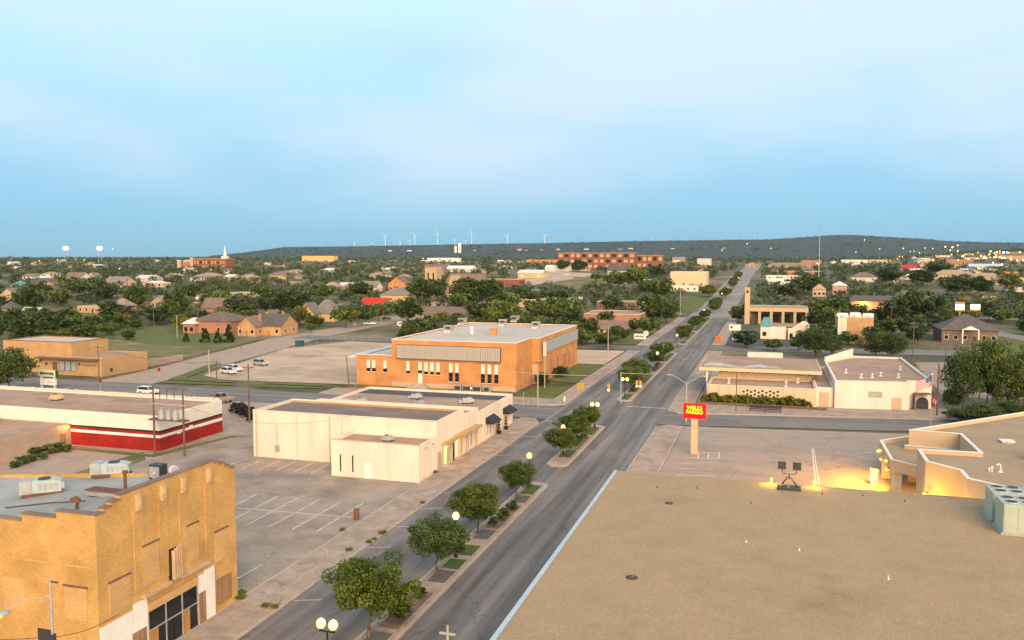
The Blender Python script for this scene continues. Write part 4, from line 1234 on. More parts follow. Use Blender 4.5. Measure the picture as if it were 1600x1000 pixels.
obj('loading_shelter', MB().box(27.6, 30.6, 178.9, 180.7, 3.0, 3.2).box(27.6, 27.85, 178.9, 180.7, 0, 3.0), 'brown_trim', WH)
obj('arched_door', MB().add([(28.2 + 1.1 * (1 - math.cos(math.pi * i / 8)), 180.2, (1.3 + 1.0 * math.sin(math.pi * i / 8)) if 0 < i < 8 else 1.3) for i in range(9)] + [(30.4, 180.2, 0), (28.2, 180.2, 0)], [tuple(range(11))]), 'metal_dark', WH)
rs = random.Random(4)
for k in range(6):
    x, y = rs.uniform(15, 29), rs.uniform(182, 205)
    tag(obj('roof_vent', MB().tube((x, y, 5.1), (x, y, 5.8), .12).tube((x, y, 5.8), (x, y, 6.0), .3, .15, 8).box(x - .4, x + .4, y - .3, y + .3, 5.09, 5.2), 'trim_white'),
        'small white vent on brown roof of the white warehouse', 'vent', 'vents on the warehouse roof')

o = thing('retaining_wall', 'low crumbling pale stone retaining wall right of the beige corner building', 'wall', (-165, 192, 0))
rs = random.Random(2)
a_, b_ = Vector((-163.2, 185.0)), Vector((-164.5, 203.0))
for k in range(9):
    p_, q_ = a_.lerp(b_, k / 9), a_.lerp(b_, (k + 1) / 9 - .004)
    hgt = 2.1 - .09 * k + rs.uniform(-.15, .15)
    obj('wall_panel', MB().box(min(p_.x, q_.x) - .35, max(p_.x, q_.x) + .15 + rs.uniform(0, .1), p_.y, q_.y, -.1, hgt), 'block_wall', o)

# ------------------------------------------------------------------ trees
def leaf_cloud(mb, rng, centres, per, leaf, flat=.75):
    V, F, TT = mb.v, mb.f, mb.t
    for (cx, cy, cz, cr, tn) in centres:
        for _ in range(per):
            while True:
                a, b, c = rng.uniform(-1, 1), rng.uniform(-1, 1), rng.uniform(-1, 1)
                if a * a + b * b + c * c <= 1:
                    break
            x, y, z = cx + a * cr, cy + b * cr, cz + c * cr * flat
            th, ph = rng.uniform(0, 6.283), rng.uniform(-.9, .9)
            s = leaf * rng.uniform(.7, 1.3)
            ux, uy, uz = math.cos(th) * math.cos(ph) * s, math.sin(th) * math.cos(ph) * s, math.sin(ph) * s
            th2, p2 = th + 1.57 + rng.uniform(-.4, .4), rng.uniform(-.9, .9)
            s *= .62
            wx, wy, wz = math.cos(th2) * math.cos(p2) * s, math.sin(th2) * math.cos(p2) * s, math.sin(p2) * s
            o = len(V)
            V += [(x - ux, y - uy, z - uz), (x - wx, y - wy, z - wz), (x + ux, y + uy, z + uz), (x + wx, y + wy, z + wz)]
            F.append((o, o + 1, o + 2, o + 3))
            TT.append(min(1, max(0, tn + rng.uniform(-.25, .25))))
def tree_meshes(seed, R, H, trunk, nclump, per, leaf, shape='round', tr=.16, lean=0):
    """trunk with limbs, and a crown of leaf clumps spread through its volume"""
    rng = random.Random(seed)
    k = [(rng.uniform(0, 6.28), rng.choice((2, 3, 3, 4)), rng.uniform(.05, .13)) for _ in range(4)]
    cz, hz = (trunk + H) / 2, (H - trunk) / 2
    cen = []
    for i in range(nclump):
        a = rng.uniform(0, 6.283)
        if shape == 'cone':
            t = rng.random() ** .8
            rad = R * (1 - t) ** .8 * rng.uniform(.55, 1.0) + .05
            cen.append((rad * math.cos(a), rad * math.sin(a), trunk + (H - trunk) * t, R * .34 * (1.05 - .7 * t), rng.random()))
            continue
        c = rng.uniform(-.85, 1)
        q = rng.random() ** .38
        bulge = 1 + sum(am * math.sin(m * a + p0 + 2 * c) for p0, m, am in k)
        s_ = math.sqrt(max(0, 1 - c * c)) if c > -.2 else math.sqrt(max(0, 1 - c * c)) * (.95 + .3 * c)
        rad = R * q * s_ * bulge * .92
        z = cz + hz * q * c * .92 * (.85 + .3 * rng.random())
        cen.append((rad * math.cos(a) + lean * (z - trunk), rad * math.sin(a), z, R * rng.uniform(.17, .30), rng.random()))
    cr = MB()
    leaf_cloud(cr, rng, cen, per, leaf)
    tk = MB()
    pts = [(0, 0, -.15)]
    n = 4
    top = trunk + (H - trunk) * (.15 if shape != 'cone' else .8)
    for i in range(1, n + 1):
        pts.append((rng.uniform(-.12, .12) * R * .3 + lean * top * i / n * .3, rng.uniform(-.12, .12) * R * .3, top * i / n))
    for i in range(n):
        tk.tube(pts[i], pts[i + 1], tr * (1 - .13 * i) * (1.35 if i == 0 else 1), tr * (1 - .13 * (i + 1)), 7)
    if shape != 'cone':
        for c in rng.sample(cen, min(8, len(cen))):
            m_ = Vector(pts[-1]).lerp(Vector(c[:3]), .5) + Vector((0, 0, -.12 * R))
            tk.tube(pts[-1], m_, tr * .5, tr * .3, 5)
            tk.tube(m_, c[:3], tr * .3, tr * .1, 5)
    return tk.mesh('trunk', True), cr.mesh('crown')
def tree_obj(name, meshes, mat, loc, rz, s, label, group=None, cat='tree'):
    o = thing(name, label, cat, (0, 0, 0), group)
    for nm, me, m in (('trunk', meshes[0], 'bark'), ('crown', meshes[1], mat)):
        if not me.materials:
            me.materials.append(MATS[m])
        c = bpy.data.objects.new(nm, me)
        COL.objects.link(c)
        c.parent = o
        c.material_slots[0].link = 'OBJECT'
        c.material_slots[0].material = MATS[m]
    return place(o, loc, rz, s)
ST = [tree_meshes(100 + i, 3.2, 5.6, 1.7, 96, 220, .115, tr=.13, lean=(.03, -.02, .04, 0, -.03)[i]) for i in range(5)]
ordn = ['nearest', 'second', 'third', 'fourth', 'fifth', 'sixth', 'seventh', 'eighth', 'ninth', 'tenth', 'eleventh', 'twelfth', 'thirteenth', 'fourteenth', 'fifteenth',
        'sixteenth', 'seventeenth', 'eighteenth', 'nineteenth', 'twentieth', 'twenty-first', 'twenty-second', 'twenty-third', 'twenty-fourth']
med = [(57.3, 1.10), (70.7, .98), (83.2, .95), (96.9, .80), (119.0, .78), (128.8, .86), (138.0, .80), (184, .98), (192, 1.1), (199, .9), (226, .85), (240, .95), (250, .8),
       (296, .8), (307, .9), (318, .8), (348, .85), (360, .9), (372, .75), (402, .85), (415, .8)]
for i, (y, s) in enumerate(med):
    tree_obj('street_tree', ST[i % 5], 'leaf_street' if i not in (1, 7, 8) else 'leaf_mesquite', (-29.55 + .2 * math.sin(i * 2.1), y, .15), i * 1.3, (s, s, s * (1.0 if i else 1.05)),
             ordn[i] + ' young tree along the street median, counted from the camera', 'young trees in the street median')
for i in range(12):
    y = 455 + (i // 3) * 110 + (i % 3) * 16
    tree_obj('street_tree', ST[i % 5], 'leaf_mesquite', (-29 + random.uniform(-.5, .5), y, T(-29, y)), i * .9, random.uniform(1.0, 1.35),
             'small far-off tree in the median of the distant street', 'trees in the far median')
SH = [tree_meshes(300 + i, .55, .8, .04, 22, 46, .10, tr=.03) for i in range(3)]
def shrub(loc, s, label, group, mat='leaf_mesquite'):
    return tree_obj('shrub', SH[random.randrange(3)], mat, loc, random.uniform(0, 6), s, label, group, 'shrub')
for y, s in ((61, 1.7), (62.6, 1.2), (65.5, 1.1), (86.2, 1.1), (88.4, 1.4), (90.1, 1.0), (92.2, 1.2), (93.6, .9), (127.6, 1.2), (129.4, 1.0), (131.3, 1.3), (133.4, 1.0), (183.5, 1.3), (185.6, 1.2), (188, 1.4), (40, 1.2), (36, 1.3),
             (219, 1.2), (224, 1.4), (230, 1.2)):
    shrub((-28.9 + random.uniform(-.3, .3), y, .16), s, 'small shrub in a mulch bed of the street median', 'shrubs in the median beds', random.choice(('leaf_mesquite', 'leaf_oak', 'leaf_grey')))
# weeds on the west pavement and around the annex
for px, py, s in ((372, 938, 1.1), (378, 930, .8), (416, 950, .8), (545, 862, .7), (577, 850, .7), (585, 845, .6), (598, 835, .9), (660, 788, .6), (535, 830, .7), (678, 740, 1.0), (430, 952, .7)):
    P = G(px, py)
    shrub((P.x, P.y, .14), (s, s, s * .45), 'low green weed growing from the pavement edge by the western lot', 'weeds at the pavement edge', 'leaf_yellow')
for px, py, s in ((30, 722, 2.0), (45, 718, 1.6), (52, 708, 2.2), (72, 706, 2.4), (86, 703, 2.2), (98, 703, 1.8), (18, 728, 1.6), (62, 715, 1.5)):
    P = G(px, py)
    shrub((P.x + 1.2, P.y - .5, 0), (s, s, s * .7), 'green weed clump at foot of the low annex wall', 'weed clumps by the annex', 'leaf_mesquite')
# shared crowns for every other tree
OAK = [tree_meshes(400 + i, 4.2, 7.2, 1.0, 78, 30, .42, tr=.24) for i in range(5)]
MES = [tree_meshes(500 + i, 4.0, 6.0, 1.0, 66, 26, .42, tr=.2, lean=(.05, -.04, .02, 0)[i]) for i in range(4)]
TAL = [tree_meshes(600 + i, 3.0, 8.5, .9, 72, 30, .42, tr=.2) for i in range(3)]
JUN = [tree_meshes(700 + i, 1.3, 3.6, .15, 46, 24, .22, 'cone', .08) for i in range(2)]
OKF = [tree_meshes(450 + i, 4.2, 7.2, .8, 120, 62, .19, tr=.2) for i in range(3)]
KINDS = {'f': (OKF, 'leaf_oak', 4.2, 7.2, 'big dark tree'), 'o': (OAK, 'leaf_oak', 4.2, 7.2, 'dark round-crowned tree'), 'm': (MES, 'leaf_mesquite', 4.0, 6.0, 'loose mid-green tree'),
         't': (TAL, 'leaf_oak', 3.0, 8.5, 'tall dark tree'), 'j': (JUN, 'leaf_juniper', 1.3, 3.6, 'clipped cone-shaped juniper'),
         'y': (MES, 'leaf_yellow', 4.0, 6.0, 'yellow-green tree'), 'g': (TAL, 'leaf_grey', 3.0, 8.5, 'pale grey-green tree')}
def project(P):
    r = P.x * math.cos(YAW) + P.y * math.sin(YAW)
    d = -P.x * math.sin(YAW) + P.y * math.cos(YAW)
    z = P.z - CAMH
    fw = d * math.cos(PITCH) - z * math.sin(PITCH)
    return 800 + FPX * r / fw, 500 - FPX * (d * math.sin(PITCH) + z * math.cos(PITCH)) / fw
ZX = ((130, 'near the left edge'), (300, 'left of the brown brick hall'), (460, 'behind the brown brick hall'), (600, 'around the yellow houses'),
      (760, 'around the stone church'), (910, 'behind the orange brick building'), (1060, 'before the long red school'), (1180, 'along the far street'),
      (1300, 'behind the columned building'), (1420, 'around the lit motel'), (9999, 'near the right edge'))
def zone(px, py):
    z = next(t for lim, t in ZX if px < lim)
    if py < 425:
        return 'far off, ' + z
    return z
TREES = []
def add_tree(kind, P, wm, hm, rng):
    ms, mat, R, H, adj = KINDS[kind]
    px, py = project(P)
    z = zone(px, py)
    lab = adj + ' ' + z
    name = {'j': 'juniper'}.get(kind, 'tree')
    o = tree_obj(name, ms[rng.randrange(len(ms))], mat, (P.x, P.y, P.z - .1), rng.uniform(0, 6.28), (wm / 2 / R, wm / 2 / R, hm / H), lab, lab + ' group')
    TREES.append((P.x, P.y, wm / 2))
    return o
rng = random.Random(21)
manual = [('f', 14, 614, 74, 74), ('o', 45, 487, 45, 40), ('o', 20, 515, 34, 34), ('o', 82, 526, 48, 36), ('o', 136, 518, 17, 18), ('o', 176, 514, 36, 24), ('o', 201, 531, 24, 16), ('o', 213, 485, 38, 40),
          ('o', 275, 502, 44, 46), ('o', 245, 508, 46, 28), ('y', 281, 519, 30, 28), ('g', 365, 502, 32, 40), ('g', 386, 502, 30, 42), ('m', 348, 487, 36, 34), ('o', 330, 482, 34, 26),
          ('j', 291, 534, 11, 15), ('j', 321, 535, 17, 23), ('j', 340, 536, 14, 20), ('j', 358, 535, 19, 29), ('o', 425, 494, 46, 40), ('o', 455, 494, 58, 42), ('m', 500, 470, 40, 28),
          ('m', 540, 512, 46, 36), ('m', 572, 508, 40, 34), ('m', 592, 502, 34, 30), ('m', 486, 520, 18, 16), ('o', 638, 504, 50, 40), ('o', 662, 473, 46, 40), ('o', 684, 470, 40, 34),
          ('o', 733, 482, 58, 50), ('o', 765, 478, 50, 44), ('m', 716, 488, 40, 30), ('m', 790, 492, 50, 40), ('y', 693, 511, 38, 24), ('o', 672, 510, 24, 18), ('o', 750, 505, 52, 36), ('m', 785, 507, 50, 40),
          ('o', 565, 466, 44, 26), ('m', 840, 506, 52, 40), ('m', 870, 507, 56, 46), ('m', 895, 502, 40, 34), ('o', 955, 490, 36, 30), ('o', 922, 526, 30, 26), ('m', 1013, 524, 44, 30), ('o', 1018, 504, 46, 44),
          ('o', 1040, 505, 42, 34), ('m', 962, 452, 44, 30), ('m', 990, 452, 44, 36), ('m', 1012, 462, 30, 26), ('m', 1032, 470, 52, 36), ('o', 1026, 436, 28, 22), ('y', 1108, 464, 30, 20), ('m', 968, 516, 24, 15),
          ('m', 932, 440, 22, 14), ('o', 640, 470, 30, 24), ('f', 1275, 558, 66, 50), ('f', 1300, 556, 44, 36), ('o', 1248, 548, 30, 26), ('f', 1368, 560, 50, 44), ('f', 1395, 562, 46, 44), ('m', 1350, 520, 28, 26),
          ('o', 1400, 508, 50, 44), ('o', 1432, 506, 60, 56), ('o', 1462, 508, 46, 46), ('o', 1420, 525, 50, 34), ('f', 1505, 642, 62, 104), ('f', 1542, 642, 66, 118), ('f', 1575, 645, 76, 92), ('f', 1600, 640, 66, 104), ('y', 1530, 622, 46, 74), ('f', 1488, 640, 34, 40),
          ('f', 1535, 664, 70, 34), ('f', 1500, 660, 50, 24), ('f', 1580, 655, 60, 30), ('m', 1210, 548, 32, 20), ('o', 1152, 503, 26, 26), ('o', 1165, 498, 20, 26), ('m', 1240, 500, 36, 24), ('m', 1285, 495, 44, 28),
          ('o', 1310, 498, 40, 32), ('o', 1335, 502, 44, 30), ('o', 1230, 468, 40, 26), ('o', 1262, 460, 44, 30), ('o', 1508, 478, 0, 0), ('o', 1490, 462, 50, 34), ('o', 1530, 462, 44, 30), ('y', 1578, 456, 36, 30), ('o', 1545, 500, 30, 28),
          ('m', 1565, 505, 30, 22), ('o', 1440, 446, 40, 26), ('o', 1390, 446, 42, 30), ('o', 1465, 430, 40, 24), ('o', 870, 478, 44, 26), ('o', 830, 478, 40, 26), ('o', 810, 470, 36, 26), ('o', 905, 425, 26, 20), ('o', 880, 424, 24, 18),
          ('o', 1545, 640, 0, 0), ('o', 60, 470, 44, 30), ('m', 115, 468, 50, 36), ('m', 145, 462, 44, 30), ('m', 95, 480, 40, 30), ('o', 300, 470, 36, 28), ('m', 410, 470, 40, 26), ('o', 165, 475, 40, 36), ('o', 190, 505, 0, 0)]
for k, px, py, w_, h_ in manual:
    if not w_:
        continue
    P = G(px, py)
    m_ = mpp(P)
    add_tree(k, P, w_ * m_, h_ * m_, rng)
for px, py, w_, h_, lab in ((864, 588, 23, 18, 'clipped round shrub at right of the orange brick entrance'), (834, 602, 24, 22, 'clipped round shrub at left of the orange brick entrance'), (970, 528, 18, 9, 'clipped box hedge in front of the small brown-roofed house')):
    P = G(px, py)
    m_ = mpp(P)
    if px < 900:
        P.x += 2.2
    tree_obj('shrub', OKF[1], 'leaf_juniper', (P.x, P.y, -1.0 * h_ * m_ / 6.2), 1, (w_ * m_ / 7.4, w_ * m_ / 7.4, h_ * m_ / 6.2), lab, None, 'shrub')
for i in range(13):
    x = -12.3 + 1.55 * i + (.9 if i > 3 else 0)
    shrub((x, 173.3, 0), (2.6, 2.0, 2.7 + .3 * math.sin(i * 2)), 'yellow-green hedge bush under the screen wall of the cream office', 'hedge in front of the cream office', 'leaf_yellow')

# ------------------------------------------------------------------ street lamps and signals
def lamp_single():
    o = thing('street_lamp', 'x', 'street lamp')
    mb = MB().tube((0, 0, 0), (0, 0, .5), .2, .13, 10).tube((0, 0, .5), (0, 0, .62), .16, .09, 10).tube((0, 0, .6), (0, 0, 3.75), .075, .06, 10)
    obj('post', mb, 'post_black', o)
    obj('collar', MB().tube((0, 0, 3.7), (0, 0, 3.88), .07, .17, 10), 'post_black', o)
    obj('globe', MB().ball((0, 0, 4.17), .34, 14, 9, sz=1.12), 'lamp_glow', o, True)
    obj('finial', MB().tube((0, 0, 4.46), (0, 0, 4.58), .06, .02, 8), 'post_black', o)
    return o
def lamp_double():
    o = thing('street_lamp', 'x', 'street lamp')
    mb = MB().tube((0, 0, 0), (0, 0, .5), .22, .14, 10).tube((0, 0, .5), (0, 0, 3.6), .08, .065, 10)
    obj('post', mb, 'post_black', o)
    obj('crossarm', MB().box(-.62, .62, -.04, .04, 3.5, 3.6).tube((-.48, 0, 3.55), (-.48, 0, 3.8), .05, .13).tube((.48, 0, 3.55), (.48, 0, 3.8), .05, .13), 'post_black', o)
    for s in (-.48, .48):
        obj('globe', MB().ball((s, 0, 4.08), .33, 14, 9, sz=1.12), 'lamp_glow', o, True)
    return o
L1, L2 = lamp_single(), lamp_double()
first = {1: True, 2: True}
def put_lamp(k, loc, label, white=False, power=40, group='black globe street lamps'):
    src = L1 if k == 1 else L2
    o = src if first[k] else copy_tree(src)
    first[k] = False
    place(o, loc, 0, 1, label)
    o['group'] = group
    if power:
        d = bpy.data.lights.new('light', 'POINT')
        d.energy, d.color, d.shadow_soft_size = power, (1, .66, .26), .2
        l_ = bpy.data.objects.new('light', d)
        COL.objects.link(l_)
        l_.parent = o
        l_.location = (0, 0, 4.9)
    if white:
        for c in o.children:
            if c.name.startswith('globe'):
                c.material_slots[0].link = 'OBJECT'
                c.material_slots[0].material = MATS['lamp_white']
    return o
put_lamp(1, (-29.4, 75.8, .15), 'single-globe black street lamp in the median between the second and third trees')
put_lamp(1, (-29.4, 102.2, .15), 'single-globe black street lamp at near side of the median gap')
put_lamp(1, (-29.5, 121.0, .15), 'single-globe black street lamp just beyond the median gap')
put_lamp(2, (-29.3, 50.4, .15), 'twin-globe black street lamp at the bottom edge of the picture')
put_lamp(2, (-29.0, 142.4, .15), 'twin-globe black street lamp rising behind the median trees before the crossing')
put_lamp(2, (-29.0, 174.0, .15), 'twin-globe black street lamp in the median just past the crossing')
put_lamp(1, (-28.9, 239.5, .15), 'single-globe black street lamp at far end of the second median block')
P = G(1029, 577)
put_lamp(1, (-28.6, P.y, .15), 'single-globe street lamp with white light beside the far median trees', True)
for i, (px, py, k) in enumerate(((1073, 509, 2), (1058, 524, 1), (1100, 485, 1), (1115, 471, 2), (1138, 450, 2), (1128, 459, 1), (1148, 440, 1), (1154, 434, 1))):
    P = G(px, py, 4.1)
    put_lamp(k, (P.x, P.y, P.z), ordn[i].replace('nearest', 'first') + ' globe lamp down the far street median, ' + ('twin globes' if k == 2 else 'single globe'), False, 0)
def polyline(pts, sag=0.0, n=10):
    out = []
    for a, b in zip(pts, pts[1:]):
        a, b = Vector(a), Vector(b)
        for i in range(n):
            t = i / n
            q = a.lerp(b, t)
            q.z -= sag * 4 * t * (1 - t)
            out.append(q)
    out.append(Vector(pts[-1]))
    return out
# curved twin-arm lamp by the bank sign
CL = thing('tall_street_lamp', 'tall silver lamp post with two curved arms behind the red bank sign', 'street lamp', (-14.1, 155.6, 0))
x, y = -14.1, 152.0
obj('post', MB().tube((x, y, 0), (x, y, 7.2), .14, .09, 10), 'metal', CL)
for s in (-1, 1):
    arc = [(x + s * (2.9 * math.sin(t * 1.45)), y, 7.2 + 1.5 * math.sin(t * 1.7)) for t in [i / 8 for i in range(9)]]
    obj('arm', MB().path(arc, .055), 'metal', CL)
    obj('lamp_head', MB().ball((arc[-1][0] + s * .35, y, arc[-1][2] - .02), .4, 10, 6, sx=1.2, sy=.5, sz=.3), 'metal', CL)
# traffic signals on a mast and a span wire
SP = thing('signal_mast', 'pale traffic signal mast on the corner by the orange brick building', 'traffic signal', (-44.3, 160.1, .1))
obj('mast', MB().tube((-44.3, 160.1, 0), (-44.3, 160.1, 7.0), .16, .11, 10), 'pole_pale', SP)
obj('arm', MB().tube((-44.3, 160.1, 6.6), (-33, 158.6, 6.9), .07, .05), 'pole_pale', SP)
obj('arm', MB().tube((-44.3, 160.1, 6.6), (-49.8, 160.6, 6.8), .06, .05), 'pole_pale', SP)
obj('lamp_head', MB().box(-50.6, -49.7, 160.4, 160.8, 6.7, 6.9), 'metal', SP)
MBs = thing('signal_mast', 'grey signal arm reaching over the right lanes by the twin-globe lamp', 'traffic signal', (-29, 168, 0))
obj('mast', MB().tube((-28.9, 168.4, 0), (-28.9, 168.4, 6.6), .13, .1, 10), 'metal', MBs)
obj('arm', MB().tube((-28.9, 168.4, 6.3), (-22.0, 168.0, 6.4), .06, .05), 'metal', MBs)
def signal(P, label, green=False, two=False):
    x, y, z = P
    o = thing('traffic_signal', label, 'traffic signal', P, 'yellow traffic signals over the crossing')
    for k in ((-.35, .35) if two else (0,)):
        h = obj('housing', MB().box(x + k - .24, x + k + .24, y - .18, y + .18, z - .65, z + .65), 'signal_yellow', o)
        for j in range(3):
            zz_ = z + .42 - .42 * j
            obj('lens', MB().tube((x + k, y - .19, zz_), (x + k, y - .16, zz_), .15, .15, 10), 'signal_green' if (green and j == 2) else 'metal_dark', h)
            obj('visor', MB().tube((x + k, y - .36, zz_ + .04), (x + k, y - .19, zz_ + .04), .17, .17, 8), 'signal_yellow', h) if not (green and j == 2) else None
    obj('hanger', MB().tube((x, y, z + .65), (x, y, z + 1.25), .03, .03, 6), 'metal', o)
for px, py, gr, tw, lab in ((907, 604, False, True, 'yellow twin traffic signal seen side-on left of the far lanes'), (951, 606, True, False, 'yellow traffic signal showing green above the left lanes'),
                            (998, 600, True, True, 'yellow twin traffic signal showing green beside the median tip')):
    d = G(px, py, 5.3)
    signal((d.x, d.y, 5.3), lab, gr, tw)
# ------------------------------------------------------------------ poles and wires
def pole(px, py, ptop, label, mat='pole_wood', r=.16, arm=1, cat='utility pole', lean=0.0, base=None):
    P = base or G(px, py)
    h = (py - ptop) * mpp(P) if base is None else ptop
    o = thing('utility_pole', label, cat, P)
    obj('pole', MB().tube((P.x, P.y, P.z - .2), (P.x + lean, P.y, P.z + h), r, r * .65, 8), mat, o)
    for k in range(arm):
        a = obj('crossarm', MB().box(P.x + lean - 1.2, P.x + lean + 1.2, P.y - .07, P.y + .07, P.z + h - .7 - .9 * k, P.z + h - .55 - .9 * k), 'pole_wood', o)
        for s in (-1.05, -.4, .4, 1.05):
            obj('insulator', MB().tube((P.x + lean + s, P.y, P.z + h - .55 - .9 * k), (P.x + lean + s, P.y, P.z + h - .33 - .9 * k), .05, .04, 6), 'metal', a)
    return Vector((P.x + lean, P.y, P.z + h - .4))
p1 = pole(390, 661, 567, 'brown utility pole beside the pile of black tyres', r=.19)
p2 = pole(155, 595, 538, 'brown utility pole in front of the beige corner building', r=.14)
p3 = pole(241, 522, 478, 'utility pole standing in the green field at left', arm=1)
p4 = pole(277, 528, 492, 'pale pole left of the brown brick hall', 'pole_pale', arm=0)
p5 = pole(327, 586, 546, 'pale pole by the avenue kerb', 'pole_pale', arm=0)
p6 = pole(339, 605, 562, 'brown utility pole on the grass triangle by the white cars', arm=1)
p7 = pole(377, 545, 506, 'thin pole in front of the yellow brick house', arm=0, r=.11)
p8 = pole(546, 608, 555, 'leaning brown pole at left corner of the orange brick building', arm=0, lean=-.7)
p9 = pole(1150, 644, 582, 'thin brown pole in front of the cream office', arm=0, r=.11)
p10 = pole(1464, 650, 567, 'dark wooden pole at right of the white warehouse', r=.2, arm=0)
p11 = pole(1426, 566, 502, 'wooden utility pole with crossarms behind the white warehouse', arm=2)
p12 = pole(1392, 520, 477, 'wooden utility pole before the lit motel', arm=1)
p13 = pole(1476, 586, 538, 'wooden utility pole in the worn lot left of the tall trees', arm=1)
p14 = pole(1522, 612, 545, 'pale wooden pole with street light among the tall trees at right', 'pole_pale', arm=0)
p15 = pole(1582, 480, 445, 'wooden pole beyond the lit signs at right', arm=1)
p16 = pole(1063, 492, 452, 'pale pole on the far left lawn beside the main street', 'pole_pale', arm=0)
p17 = pole(805, 500, 478, 'wooden pole behind the orange brick building', arm=1)
p18 = pole(950, 555, 510, 'pale pole before the small brown-roofed house', 'pole_pale', arm=0)
p19 = pole(851, 606, 530, 'pale flagless pole by the orange brick entrance', 'pole_pale', arm=0, r=.13)
p20 = pole(830, 630, 580, 'thin dark pole at corner of the lawn by the orange brick building', 'rust', arm=0, r=.07)
o = thing('street_light', 'teal arm street light among the tall trees at right', 'street lamp', p14)
obj('arm', MB().path([p14 + Vector((0, 0, -2.6)), p14 + Vector((-.8, 0, -2.2)), p14 + Vector((-1.8, 0, -2.2))], .05), 'metal', o)
obj('head', MB().ball(p14 + Vector((-2.1, 0, -2.25)), .4, 10, 6, sx=1.2, sy=.5, sz=.35), 'metal_pale', o)
town_poles = ((60, 470), (110, 498), (330, 455), (420, 455), (480, 470), (530, 500), (575, 455), (600, 498), (660, 482), (715, 470), (770, 440), (860, 450), (900, 470), (985, 470), (1035, 450), (1120, 440), (1195, 470), (1230, 445),
              (1290, 445), (1330, 455), (1360, 440), (1405, 455), (1445, 462), (1480, 450), (1555, 485), (1595, 500), (1520, 440), (200, 455), (250, 440), (15, 445))
for k_, (px_, py_) in enumerate(town_poles):
    P_ = G(px_, py_)
    pole(px_, py_, 9.5, 'wooden utility pole standing between the town houses', r=.17, arm=1, base=P_)
def wires(pts, label, off=(0,), sag=.8):
    for k in off:
        tag(obj('power_line', MB().path(polyline([Vector(p) + Vector((k, 0, 0)) for p in pts], sag, 8), .022, 4), 'metal_dark'), label, 'wire', label)
wires([p13, p11, p12], 'thin power line strung behind the white warehouse', (-1, 0, 1), 1.2)
wires([p11, p10 + Vector((0, 0, .3))], 'thin power line running down to the dark pole beside the warehouse', (0,), 1.0)
wires([p2, p6, p1], 'thin power line along the cross street behind the tyre workshop', (-.8, .8), 1.5)
wires([p3, p4 + Vector((0, 0, .2)), p7], 'thin power line over the field left of the brown brick hall', (0,), 1.0)
wires([p12, p15], 'thin power line over the right-hand tree tops', (-.8, .8), 2.0)
# H-frame with transformers by the tyre workshop
HF = thing('transformer_frame', 'two-pole wooden frame carrying three grey transformers before the tyre workshop', 'utility pole', (-87, 103.6, 0))
for x in (-89.4, -84.0):
    obj('pole', MB().tube((x, 103.6, -.2), (x, 103.6, 10.6), .17, .12, 8), 'pole_wood', HF)
obj('crossarm', MB().box(-90.2, -83.2, 103.5, 103.7, 10.1, 10.3), 'pole_wood', HF)
obj('crossarm', MB().box(-90.0, -83.4, 103.45, 103.75, 7.7, 7.85), 'metal', HF)
obj('platform', MB().box(-90.0, -83.4, 103.0, 104.3, 5.3, 5.5), 'pole_wood', HF)
for k in range(3):
    x = -88 + 1.3 * k
    t_ = obj('transformer', MB().tube((x, 103.6, 5.5), (x, 103.6, 6.9), .45, .45, 12), 'metal', HF)
    obj('bushing', MB().tube((x, 103.6, 6.9), (x, 103.6, 7.3), .09, .05), 'metal', t_)
for x in (-88.2, -86.9, -85.6):
    obj('insulator', MB().tube((x, 103.6, 8.6), (x, 103.6, 10.1), .06, .05, 6), 'metal_dark', HF)
wires([(-89.4, 103.6, 10.2), (-89.8, 129, 9.9)], 'thin power line from the transformer frame to the tyre pile pole', (0, 1.2), 1.0)
wires([(-84.0, 103.6, 7.8), (-57, 106, 7.4)], 'slack wire drooping from the transformer frame to the cream shop block', (0,), 2.0)
wires([p1, p6], 'power line sagging from the tyre pile pole to the grass triangle pole', (0, .8), 2.5)
# street light in the lower left corner
SL = thing('street_light', 'grey cobra-head street light with greenish lamp at lower left corner', 'street lamp', (-42.6, 39.8, .1))
x, y = -42.6, 39.8
obj('mast', MB().tube((x, y, 0), (x, y, 10.0), .11, .07, 10), 'metal', SL)
obj('arm', MB().path([(x, y, 8.9), (x - .6, y - .7, 8.85), (x - 1.0, y - 1.2, 8.95), (x - 1.35, y - 1.65, 8.6)], .035), 'metal', SL)
hd = obj('lamp_head', MB().ball((x - 1.62, y - 2.0, 8.36), .36, 12, 7, sx=.95, sy=1.15, sz=.38), 'metal', SL)
obj('lens', MB().ball((x - 1.75, y - 2.15, 8.27), .22, 12, 7, sx=1, sy=1.1, sz=.62), 'lamp_green', hd)
obj('crossarm', MB().box(x - .1, x + .6, y - .03, y + .03, 9.75, 9.83), 'metal_dark', SL)
obj('clamp', MB().box(x - .12, x + .18, y - .12, y + .12, 5.9, 6.4), 'metal_dark', SL)
wires([(x - 14, y - 5, 6.6), (x, y, 6.2), (-43.9, 46.5, 4.6)], 'slack cable crossing in front of the yellow brick hall', (0,), .3)
o = thing('utility_pole', 'top of a pale pole with crossarm at the bottom edge beside the tan roof', 'utility pole', (-17.3, 43.2, 0))
obj('pole', MB().tube((-17.3, 43.2, 0), (-17.3, 43.2, 8.9), .09, .07, 8), 'pole_pale', o)
obj('crossarm', MB().box(-17.8, -16.8, 43.14, 43.26, 8.35, 8.45), 'pole_pale', o)
